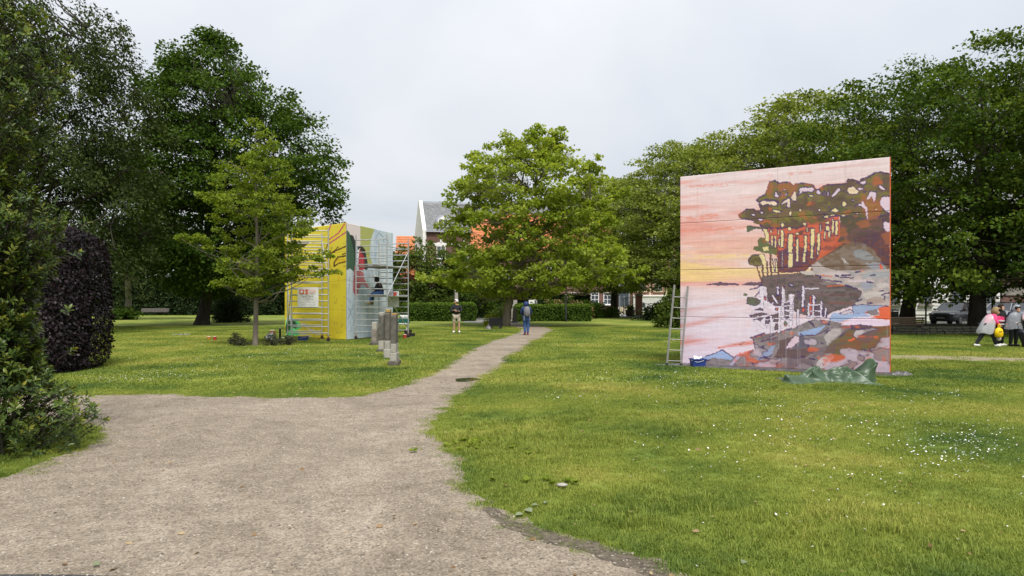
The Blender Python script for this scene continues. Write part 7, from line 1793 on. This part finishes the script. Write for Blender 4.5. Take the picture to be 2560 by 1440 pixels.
def person(label, loc, J, face, top=None, legs=None, shoes=None, scale=1.0, short_legs=False, top_hem=None, fat=1.0):
    """J: joint positions as the figure stands (x right, y away from viewer, z up); face: unit xy direction looked at"""
    rt = empty('person', loc); rt.scale = (scale,) * 3; tag(rt, label, 'person')
    J = {k: Vector(v) for k, v in J.items()}
    fv = Vector((face[0], face[1], 0)).normalized(); sv = Vector((-fv.y, fv.x, 0))
    hm = J['hm']; J['hb'] = hm + Vector((0, 0, -.085)) + fv * .012; J['ht'] = hm + Vector((0, 0, .062)) - fv * .005; J['nose'] = hm + fv * .105 + Vector((0, 0, -.02))
    fx = MB()
    for s in ('l', 'r'):
        w, h = J['wr' + s], J['ha' + s]; d = (h - w).normalized(); side = d.cross(Vector((0, 0, 1)));
        if side.length < .1: side = d.cross(Vector((0, 1, 0)))
        side.normalize(); dn = d.cross(side)
        for k, (off, L) in enumerate([(-.027, .062), (-.009, .075), (.009, .07), (.026, .055)]):
            a = h + side * off + d * .015; b = a + d * L * .55 + dn * .012; c = b + d * L * .35 + dn * .03; fx.tube([a, b, c], [.010, .009, .007], 6)
        a = h - side * .032 - d * .03; fx.tube([a, a - side * .022 + d * .03, a - side * .02 + d * .06 + dn * .01], [.011, .01, .008], 6)
    for s in (-1, 1):
        e = hm + sv * s * .093 + Vector((0, 0, -.015)); fx.tube([e - Vector((0, 0, .03)), e + sv * s * .008, e + Vector((0, 0, .03))], [.008, .016, .008], 6)
    link_mesh('body', skin_mesh('body', J, BR_, BE_, M['skin'], 2, 'pelvis', fx), rt)
    for s in (-1, 1):
        o = MB(); c = hm + fv * .083 + sv * s * .034 + Vector((0, 0, .008)); o.lathe(c, [(.002, -.009), (.012, -.004), (.012, .004), (.002, .009)], 8); o.build('eye', M['eye'], rt)
    o = MB(); c = hm + fv * .078 + Vector((0, 0, -.068)); o.tube([c - sv * .022, c + fv * .006, c + sv * .022], [.004, .008, .004], 6); o.build('mouth', M['lip'], rt)
    if top:
        R = {k: (BR_[k] * 1.16 + .022) * fat for k in BR_}; R['wrl'] = R['wrr'] = .05; R['neck'] = .068; R['pelvis'] = (.165 * fat, .14 * fat)
        K = dict(J); K['neck'] = J['chest'].lerp(J['neck'], .85)
        if top_hem is not None: K['pelvis'] = J['pelvis'] + Vector((0, 0, top_hem))
        link_mesh('jacket', skin_mesh('jacket', K, R, [e for e in BE_ if e in (('pelvis', 'spine'), ('spine', 'chest'), ('chest', 'neck'), ('chest', 'shl'), ('shl', 'ell'), ('ell', 'wrl'), ('chest', 'shr'), ('shr', 'elr'), ('elr', 'wrr'))], top, 2), rt)
    if legs:
        R = {k: BR_[k] * 1.1 + .022 for k in BR_}; R['anl'] = R['anr'] = .062; K = dict(J)
        if short_legs:
            for s in 'lr': K['an' + s] = K['kn' + s] + Vector((0, 0, .03)); K['kn' + s] = J['hp' + s].lerp(J['kn' + s], .5); R['an' + s] = .1; R['kn' + s] = .105
        else:
            for s in 'lr': K['an' + s] = J['an' + s] + Vector((0, 0, .0))
        link_mesh('shorts' if short_legs else 'trousers', skin_mesh('trousers', K, R, [('pelvis', 'hpl'), ('hpl', 'knl'), ('knl', 'anl'), ('pelvis', 'hpr'), ('hpr', 'knr'), ('knr', 'anr')], legs, 2), rt)
    if shoes:
        for s in 'lr':
            a, t = J['an' + s], J['to' + s]; d = (t - a); d.z = 0; d = d.normalized() if d.length > .01 else Vector((0, -1, 0)); zb = min(a.z, t.z + .05) - .045
            p = Vector((a.x, a.y, zb)); o = MB(); q = [p - d * .07, p - d * .04, p + d * .06, p + d * .14, p + d * .19]
            o.tube([x + Vector((0, 0, h_)) for x, h_ in zip(q, (.04, .045, .042, .032, .026))], [.02, .052, .052, .044, .016], 10); so = o.build('shoe', shoes, rt)
    rt['_j'] = 0; del rt['_j']
    return rt, J, fv, sv
def cap(rt, name, c, r, fv, mat, open_cos=.25, low=-.3, sx=1.0, noise=0.0, seed=1, longer=None):
    """hair or hood: a shell round the head that leaves the face open"""
    bm = bmesh.new(); bmesh.ops.create_icosphere(bm, subdivisions=3, radius=1)
    dele = [v for v in bm.verts if (v.co.x * fv.x + v.co.y * fv.y > open_cos and v.co.z < .45) or v.co.z < low]
    bmesh.ops.delete(bm, geom=dele, context='VERTS')
    rr = random.Random(seed)
    for v in bm.verts: v.co = Vector((v.co.x * r * sx, v.co.y * r * sx, v.co.z * r * 1.06)) * (1 + rr.uniform(-noise, noise)) + c
    if longer:
        for v in bm.verts:
            if v.co.z < c.z - .02: v.co.z -= longer * (c.z - .02 - v.co.z) / (r)
    me = bpy.data.meshes.new(name); bm.to_mesh(me); bm.free(); me.materials.append(mat); me.polygons.foreach_set('use_smooth', [True] * len(me.polygons))
    o = link_mesh(name, me, rt); md = o.modifiers.new('thick', 'SOLIDIFY'); md.thickness = .018; md.offset = 1
    return o
# man in shorts, arms crossed, looking left
J = dict(pelvis=(0, 0, .96), spine=(0, .01, 1.14), chest=(0, .02, 1.34), neck=(0, .0, 1.52), hm=(-.015, -.02, 1.66), shl=(.19, .02, 1.42), ell=(.285, -.08, 1.17), wrl=(.0, -.24, 1.20), hal=(-.10, -.22, 1.22), shr=(-.19, .02, 1.42), elr=(-.285, -.08, 1.17), wrr=(-.02, -.21, 1.14), har=(.09, -.22, 1.17),
         hpl=(.1, 0, .9), knl=(.135, -.02, .5), anl=(.14, .03, .09), tol=(.17, -.13, .03), hpr=(-.1, 0, .9), knr=(-.125, -.02, .5), anr=(-.13, .03, .09), tor=(-.17, -.13, .03))
rt, J2, fv, sv = person('white haired man in black jacket and beige shorts with folded arms', (-2.92, 35.9, 0), J, (-.93, -.37), M['jk_black'], M['beige'], M['white_sh'], 1.0, True, -.04)
cap(rt, 'hair', J2['hm'] + Vector((0, 0, .012)), .104, fv, M['hair_white'], .45, -.45, 1.0, .03); o = MB(); o.tube([J2['neck'] + Vector((.03, .05, .0)), J2['neck'] + Vector((.09, .01, -.02)), J2['neck'] + Vector((.1, -.05, -.05))], .028, 6); o.build('collar', M['yellow_col'], rt)
# hooded walker with backpack, seen from behind
J = dict(pelvis=(0, 0, .94), spine=(0, -.01, 1.12), chest=(0, -.01, 1.32), neck=(0, .02, 1.48), hm=(-.01, .06, 1.6), shl=(-.19, -.01, 1.4), ell=(-.27, .02, 1.14), wrl=(-.17, .2, 1.06), hal=(-.12, .27, 1.07), shr=(.19, -.01, 1.4), elr=(.25, .04, 1.13), wrr=(.14, .2, 1.06), har=(.09, .27, 1.07),
         hpl=(-.09, 0, .9), knl=(-.085, .03, .5), anl=(-.075, -.02, .09), tol=(-.11, .12, .03), hpr=(.09, 0, .9), knr=(.085, .02, .5), anr=(.07, -.02, .09), tor=(.09, .13, .03))
rt, J2, fv, sv = person('person seen from behind in navy hooded jacket with grey backpack on path', (.71, 33.7, 0), J, (-.1, 1), M['navy'], M['denim'], M['maroon'], .95, False, -.06)
cap(rt, 'hood', J2['hm'] + Vector((0, 0, .0)), .135, fv, M['navy'], .6, -.85, 1.0, .02, 2)
bo = MB(); bo.lathe((.03, -.19, .98), [(.10, 0), (.155, .03), (.165, .2), (.15, .38), (.1, .48), (.03, .52)], 14, sx=1.0, sy=.62); pk = bo.build('backpack', M['grey_pack'], rt)
bo = MB(); bo.lathe((.03, -.265, 1.02), [(.1, 0), (.12, .03), (.11, .2), (.06, .24)], 12, sy=.4); bo.build('front_pocket', cloth('darker grey pocket', (.12, .12, .13)), pk)
for s in (-1, 1):
    bo = MB(); bo.tube([(.03 + s * .1, -.12, 1.44), (.0 + s * .12, .0, 1.475), (s * .13, .12, 1.4), (s * .15, .12, 1.15), (s * .14 + .02, -.1, 1.02)], .02, 6); bo.build('strap', M['grey_pack'], pk); bo = MB(); bo.tube([(.03 + s * .13, -.2, 1.0), (.03 + s * .16, -.2, .78)], .007, 5); bo.build('strap_end', M['white_sh'], pk)
# painter sitting on the scaffold deck, legs hanging, painting the wall
J = dict(pelvis=(0, 0, .1), spine=(-.03, 0, .27), chest=(-.1, 0, .46), neck=(-.16, 0, .62), hm=(-.22, 0, .75), shl=(-.1, -.18, .53), ell=(-.24, -.24, .3), wrl=(-.46, -.16, .33), hal=(-.54, -.14, .35), shr=(-.1, .18, .53), elr=(-.2, .24, .28), wrr=(-.34, .16, .2), har=(-.40, .12, .18),
         hpl=(-.04, -.1, .1), knl=(-.42, -.13, .1), anl=(-.48, -.14, -.33), tol=(-.62, -.14, -.40), hpr=(-.04, .1, .1), knr=(-.40, .13, .1), anr=(-.44, .14, -.34), tor=(-.58, .15, -.42))
rt, J2, fv, sv = person('painter in black hoodie and jeans sitting on the right scaffold deck', (-5.74, 29.95, 1.915), J, (-1, -.1), M['jk_black'], M['denim'], cloth('tan shoes', (.3, .24, .13)), .94)
cap(rt, 'hood', J2['hm'], .125, fv, M['jk_black'], .55, -.8, 1.0, .02, 3)
br = empty('paint_brush', (-5.74 - .5, 29.95 - .13, 2.25)); tag(br, 'paint brush in the hand of the painter on the scaffold', 'brush'); o = MB(); o.tube([(0, 0, 0), (-.16, 0, .04)], .008, 6); o.build('handle', M['timber'], br); o = MB(); o.box((-.19, 0, .048), (.06, .03, .014)); o.build('bristles', M['ink'], br)
can('paint_can', 'white and red paint pot on the scaffold deck beside the painter', (-5.1, 29.75, 1.912), .07, .16, M['red_pl'])
can('paint_can', 'dark paint tray on the upper deck of the right scaffold', (-6.0, 30.2, 3.202), .16, .07, M['ink'])

# women in ponchos and vests at the right
def poncho(rt, rings, mat, seed, n=28):
    """rings: (centre, rx, ry); loose folds grow towards the hem"""
    rr = np.random.default_rng(seed); vs = []; m = len(rings); ph = rr.uniform(0, 6.28, 4)
    for i, (c, rx, ry) in enumerate(rings):
        for k in range(n):
            a = 2 * math.pi * k / n; f = 1 + (.02 + .05 * i / m) * (math.sin(5 * a + ph[0] + i * .3) + .6 * math.sin(9 * a + ph[1] - i * .4))
            vs.append((c[0] + rx * f * math.cos(a), c[1] + ry * f * math.sin(a), c[2] + .004 * math.sin(4 * a + ph[2]) * i))
    fs = [(i * n + k, i * n + (k + 1) % n, (i + 1) * n + (k + 1) % n, (i + 1) * n + k) for i in range(m - 1) for k in range(n)]
    o = MB(); o.add(vs, fs, True); return o.build('poncho', mat, rt)
PD = 24.7
def gx_(px): return (px - 1280) * PD / F
# leaning woman in milky poncho
J = dict(pelvis=(-.1, 0, .82), spine=(-.02, 0, .99), chest=(.1, 0, 1.15), neck=(.22, 0, 1.28), hm=(.33, 0, 1.38), shl=(.12, -.18, 1.2), ell=(.14, -.24, .98), wrl=(.32, -.16, .88), hal=(.39, -.14, .86), shr=(.12, .18, 1.2), elr=(.22, .22, .98), wrr=(.42, .15, .9), har=(.48, .12, .88),
         hpl=(-.1, -.1, .8), knl=(.12, -.1, .46), anl=(.24, -.1, .09), tol=(.38, -.1, .03), hpr=(-.1, .1, .8), knr=(-.2, .1, .44), anr=(-.42, .1, .1), tor=(-.28, .1, .03))
rt, J2, fv, sv = person('leaning woman with curly hair in a milky rain poncho carrying a yellow bag', (gx_(2466), PD - .1, 0), J, (.95, -.3), M['pink'], M['dark_tr'], M['white_sh'], .92)
o = cap(rt, 'hair', J2['hm'] + Vector((-.02, 0, .02)), .15, fv, M['hair_blond'], .35, -.75, 1.0, .12, 4)
poncho(rt, [((.17, 0, 1.29), .09, .11), ((.12, 0, 1.23), .17, .22), ((.06, 0, 1.08), .22, .26), ((-.0, 0, .92), .25, .27), ((-.06, 0, .76), .28, .28), ((-.1, 0, .62), .30, .28), ((-.11, 0, .54), .295, .27)], M['poncho'], 3)
def bag(lab, loc, w, d, h, mat, strap):
    b_ = empty('bag', loc); tag(b_, lab, 'bag'); o = MB(); o.lathe((0, 0, 0), [(w * .3, 0), (w * .48, h * .12), (w * .5, h * .5), (w * .4, h * .85), (w * .15, h)], 14, sy=d / w); o.build('pouch', mat, b_)
    o = MB(); o.tube([(-w * .1, 0, h * .95), (-w * .06, 0, h + strap * .7), (.02, 0, h + strap), (w * .1, 0, h + strap * .7), (w * .12, 0, h * .95)], .018, 6); o.build('strap', mat, b_)
    o = MB(); o.box((0, -d * .5, h * .6), (w * .3, .012, .02)); o.build('zip', M['ink'], b_)
bag('bright yellow roll-top bag held by the leaning woman', (gx_(2480), PD - .35, P(0, 842, PD).z), .3, .2, .34, M['yellow_bag'], .14)
bag('small pale grey shoulder bag below the yellow bag', (gx_(2488), PD - .16, P(0, 851, PD).z), .22, .1, .18, cloth('pale canvas', (.42, .4, .33)), .4)
# woman in pink vest
J = dict(pelvis=(0, 0, .94), spine=(.0, 0, 1.12), chest=(.01, 0, 1.32), neck=(.03, -.01, 1.48), hm=(.07, -.04, 1.61), shl=(.18, -.02, 1.4), ell=(.24, .0, 1.14), wrl=(.22, -.12, .95), hal=(.2, -.15, .88), shr=(-.18, -.02, 1.4), elr=(-.22, .02, 1.14), wrr=(-.14, -.14, .94), har=(-.1, -.2, .88),
         hpl=(.09, 0, .9), knl=(.09, -.04, .5), anl=(.14, .06, .09), tol=(.24, -.05, .03), hpr=(-.09, 0, .9), knr=(-.08, -.03, .5), anr=(-.04, -.02, .09), tor=(.08, -.1, .03))
rt, J2, fv, sv = person('dark haired woman in pink reflective vest with lowered head', (gx_(2513), PD + .3, 0), J, (.75, -.66), M['jk_black'], M['black_tr'], M['white_sh'], .89)
cap(rt, 'hair', J2['hm'] + Vector((-.01, .01, .015)), .112, fv, M['hair_dark'], .4, -.7, 1.0, .04, 5, .25)
R = dict(BR_); K = dict(J2); K['pelvis'] = J2['pelvis'] + Vector((0, 0, .0)); K['neck'] = J2['chest'] + Vector((0, 0, .09)); R.update(pelvis=(.2, .175), spine=(.195, .17), chest=(.2, .175), neck=.1, shl=.075, shr=.075)
K['shl'] = J2['chest'].lerp(J2['shl'], .8); K['shr'] = J2['chest'].lerp(J2['shr'], .8)
vest = link_mesh('vest', skin_mesh('vest', K, R, [('pelvis', 'spine'), ('spine', 'chest'), ('chest', 'neck'), ('chest', 'shl'), ('chest', 'shr')], M['pink'], 2), rt)
for z in (1.06, .92):
    o = MB(); o.lathe((0, 0, z), [(.198, -.025), (.202, 0), (.198, .025)], 20, sy=.92); o.build('reflective_band', M['silver'], vest)
o = MB(); o.tube([(-.14, -.1, 1.46), (.0, -.2, 1.28), (.16, -.17, 1.1), (.2, -.05, .98)], .014, 5); o.build('shoulder_strap', M['jk_black'], vest)
# woman in clear poncho
J = dict(pelvis=(0, 0, .93), spine=(0, 0, 1.1), chest=(.02, -.02, 1.3), neck=(.05, -.05, 1.45), hm=(.09, -.1, 1.56), shl=(.19, -.02, 1.38), ell=(.28, -.08, 1.14), wrl=(.3, -.22, .96), hal=(.31, -.27, .9), shr=(-.17, -.02, 1.38), elr=(-.26, -.02, 1.14), wrr=(-.06, -.2, 1.0), har=(.02, -.24, .98),
         hpl=(.09, 0, .9), knl=(.1, -.02, .5), anl=(.1, .04, .09), tol=(.14, -.1, .03), hpr=(-.09, 0, .9), knr=(-.1, -.02, .5), anr=(-.13, .02, .09), tor=(-.12, -.12, .03))
rt, J2, fv, sv = person('woman in clear hooded poncho looking down beside a black trolley case', (gx_(2542), PD + .15, 0), J, (.25, -.97), cloth('dark blue top', (.03, .035, .06)), M['black_tr'], M['jk_black'], .88)
cap(rt, 'hair', J2['hm'] + Vector((0, .01, .012)), .108, fv, M['hair_dark'], .5, -.4, 1.0, .04, 6); cap(rt, 'poncho_hood', J2['hm'] + Vector((0, .03, .01)), .15, fv, M['poncho_clear'], .3, -.8, 1.0, .03, 7)
poncho(rt, [((.04, -.03, 1.46), .1, .1), ((.02, -.02, 1.39), .24, .17), ((.0, -.03, 1.2), .31, .22), ((-.01, -.03, 1.0), .34, .25), ((-.02, -.03, .82), .38, .28), ((-.02, -.03, .74), .4, .29)], M['poncho_clear'], 8)
# half-cut woman at the edge
rt, J2, fv, sv = person('woman in pink vest and pale sleeve cut by the right picture edge', (gx_(2568), PD - .1, 0), {k: (v[0] * 1.0, v[1], v[2]) for k, v in J.items()}, (-.5, -.86), cloth('white pink jacket', (.7, .5, .52)), M['black_tr'], M['jk_black'], .89)
cap(rt, 'hair', J2['hm'] + Vector((0, .01, .012)), .112, fv, M['hair_blond'], .45, -.7, 1.0, .05, 8, .2)
link_mesh('vest', skin_mesh('vest', K | {'spine': J2['spine'], 'pelvis': J2['pelvis'], 'chest': J2['chest'], 'neck': J2['chest'] + Vector((0, 0, .09)), 'shl': J2['chest'].lerp(J2['shl'], .8), 'shr': J2['chest'].lerp(J2['shr'], .8)}, R, [('pelvis', 'spine'), ('spine', 'chest'), ('chest', 'neck'), ('chest', 'shl'), ('chest', 'shr')], M['pink'], 2), rt)
# trolley case
cs = empty('trolley_case', (gx_(2550), PD - .45, 0)); tag(cs, 'black trolley case with white labels tilted between the women', 'trolley case'); cs.rotation_euler = (0, math.radians(-20), 0)
o = MB(); o.box((0, 0, .42), (.3, .26, .52), bev=.04); bd_ = o.build('case', cloth('black nylon', (.018, .018, .03), .5), cs)
for (z, w) in ((.58, .13), (.32, .13)):
    o = MB(); o.box((-.01, -.135, z), (w, .012, .07 if z < .5 else .1)); o.build('label', M['white_sh'], bd_)
for s in (-1, 1):
    o = MB(); o.tube([(s * .1, .02, .66), (s * .1, .02, .95)], .01, 6); o.build('handle_bar', M['black_iron'], cs)
    o = MB(); o.tube([(s * .14 - .02, 0, .11), (s * .14 + .02, 0, .11)], .11, 14); o.build('wheel', M['rubber'], cs)
o = MB(); o.tube([(-.11, .02, .95), (.11, .02, .95)], .014, 6); o.build('grip', M['rubber'], cs)

# ------------------------------------------------------------------ small things on the lawn
wg = empty('folding_wagon', (P(1239, 0, 42).x, 42, 0)); tag(wg, 'black folding wagon with upright handle beside the leaning trunk', 'wagon')
o = MB()
for s in (-1, 1): o.box((0, s * .24, .42), (.78, .02, .42)); o.box((s * .38, 0, .42), (.02, .46, .42))
o.box((0, 0, .22), (.76, .46, .02)); o.build('fabric_tub', cloth('black canvas', (.012, .012, .013)), wg)
o = MB()
for sx in (-1, 1):
    for sy in (-1, 1): o.tube([(sx * .39, sy * .25, .1), (sx * .4, sy * .26, .68)], .014, 6)
o.tube([(-.4, -.26, .67), (.4, -.26, .67), (.4, .26, .67), (-.4, .26, .67), (-.4, -.26, .67)], .014, 6); o.build('frame', M['black_iron'], wg)
for sx in (-1, 1):
    for sy in (-1, 1):
        o = MB(); o.tube([(sx * .3, sy * .27 - .03, .1), (sx * .3, sy * .27 + .03, .1)], .1, 12); o.build('wheel', M['rubber'], wg)
o = MB(); o.tube([(.28, -.1, .5), (.3, -.12, 1.28)], .012, 6); o.tube([(.2, -.12, 1.28), (.42, -.12, 1.3)], .018, 6); o.build('handle', M['black_iron'], wg)
bg_ = crumple('plastic_bag', 'grey plastic bag slumped against the folding wagon', (P(1221, 0, 41.8).x, 41.7, 0), .4, .3, .45, M['plastic_grey'], 21, 14, 1.0, 'bag', lambda p: np.clip(1.2 - np.hypot(p[:, 0], p[:, 1]), 0, 1))
ch = empty('garden_chair', (P(1007, 0, 37).x, 37, 0)); tag(ch, 'white plastic garden chair behind the right scaffold', 'chair')
o = MB(); o.box((0, 0, .43), (.5, .48, .035), bev=.012); o.build('seat', M['white_pl'], ch)
for sx in (-1, 1):
    for sy in (-1, 1): o = MB(); o.tube([(sx * .27, sy * .25, 0), (sx * .22, sy * .2, .43)], [.02, .026], 6); o.build('leg', M['white_pl'], ch)
    o = MB(); o.tube([(sx * .24, -.22, .43), (sx * .26, -.22, .64), (sx * .25, .2, .66)], .022, 6); o.build('armrest', M['white_pl'], ch)
o = MB()
for k in range(5): o.box((-.18 + k * .09, .24, .66), (.055, .025, .48), Matrix.Rotation(-.15, 3, 'X'))
o.box((0, .28, .9), (.48, .03, .07)); o.build('backrest', M['white_pl'], ch)
jk = crumple('green_jacket', 'dark green jacket draped over the white garden chair', (P(1010, 0, 36.8).x, 36.78, .48), .62, .3, .55, cloth('dark green jacket', (.012, .085, .06)), 27, 20, .9, 'jacket', lambda p: .55 + .5 * np.clip(1 - np.abs(p[:, 0]) * .6, 0, 1))
br = empty('loose_brace', tuple(G(452, 838))); tag(br, 'thin aluminium scaffold brace lying on the lawn at the left', 'brace')
o = MB(); o.tube([(-.55, .2, .03), (.1, -.1, .03)], .02, 6); o.build('tube', M['alu'], br); o = MB(); o.tube([(.1, -.1, .035), (-.15, .14, .05), (.45, .02, .035)], .018, 6); o.build('cross_tube', M['alu'], br)
bd_ = empty('loose_board', tuple(G(708, 846))); tag(bd_, 'short pale board lying beside the left scaffold caster', 'board'); o = MB(); o.box((0, 0, .02), (.4, .1, .03), Matrix.Rotation(.2, 3, 'Z'), bev=.005); o.build('plank', M['win_white'], bd_)
M['fallen'] = mat_leaf('fallen pale leaf', [(.15, .18, .10), (.2, .24, .14), (.27, .3, .19)], .2)
fm = [leaf_piece('leaf', .13, .045, M['fallen'], q, .25) for q in (.3, .6)]
for (px, py, a, s, lab) in [(1330, 1288, .6, .7, 'large wilted leaf at the worn path edge'), (1308, 1292, 2.2, .55, 'wilted leaf lying left of the large one at the path edge'), (1362, 1266, -.4, .5, 'pale upturned leaf on the grass near the path edge'), (1345, 1270, 1.6, .4, 'small pale leaf beside the upturned leaf'), (1865, 1412, 2.4, .45, 'long pale leaf on the grass at the bottom right'), (248, 1422, 1.2, .45, 'green leaf on the gravel at the lower left edge')]:
    o = link_mesh('fallen_leaf', fm[int(s * 10) % 2]); g0 = G(px, py); o.location = (g0.x, g0.y, .024); o.rotation_euler = (.25, -.2, a); o.scale = (s, s, s); tag(o, lab, 'leaf', 'fallen leaves on the ground')
o = MB(); o.lathe((0, 0, 0), [(.01, 0), (.035, .008), (.04, .018), (.025, .026), (.005, .03)], 12, sx=1.3); so = o.build('flat_stone', M['stone_pale']); so.location = (G(1405, 1222).x, G(1405, 1222).y, .02); tag(so, 'flat grey stone in the grass right of the path', 'stone')
for (px, py, n, sp, sd_) in [(1180, 1112, 26, .22, 1), (1215, 1085, 14, .2, 2), (1400, 1200, 8, .3, 3)]:
    r = np.random.default_rng(sd_); c0 = G(px, py); m = n * 7; cc = np.repeat(r.normal(0, sp, (n, 2)) + [c0.x, c0.y], 7, 0); a = r.uniform(0, 6.28, m)
    pos = np.column_stack([cc, np.full(m, .02)]); dn = unit(np.column_stack([np.cos(a), np.sin(a), r.uniform(.25, .7, m)])); nn = unit(np.column_stack([-np.cos(a) * .3, -np.sin(a) * .3, np.ones(m)]) + r.normal(0, .2, (m, 3))); L = r.uniform(.04, .075, m)
    o = leaf_object('broadleaf_weeds', pos, dn, nn, L, L * .4, r.uniform(.2, .9, m), M['leaf_ginkgo'], None); tag(o, kind='stuff')
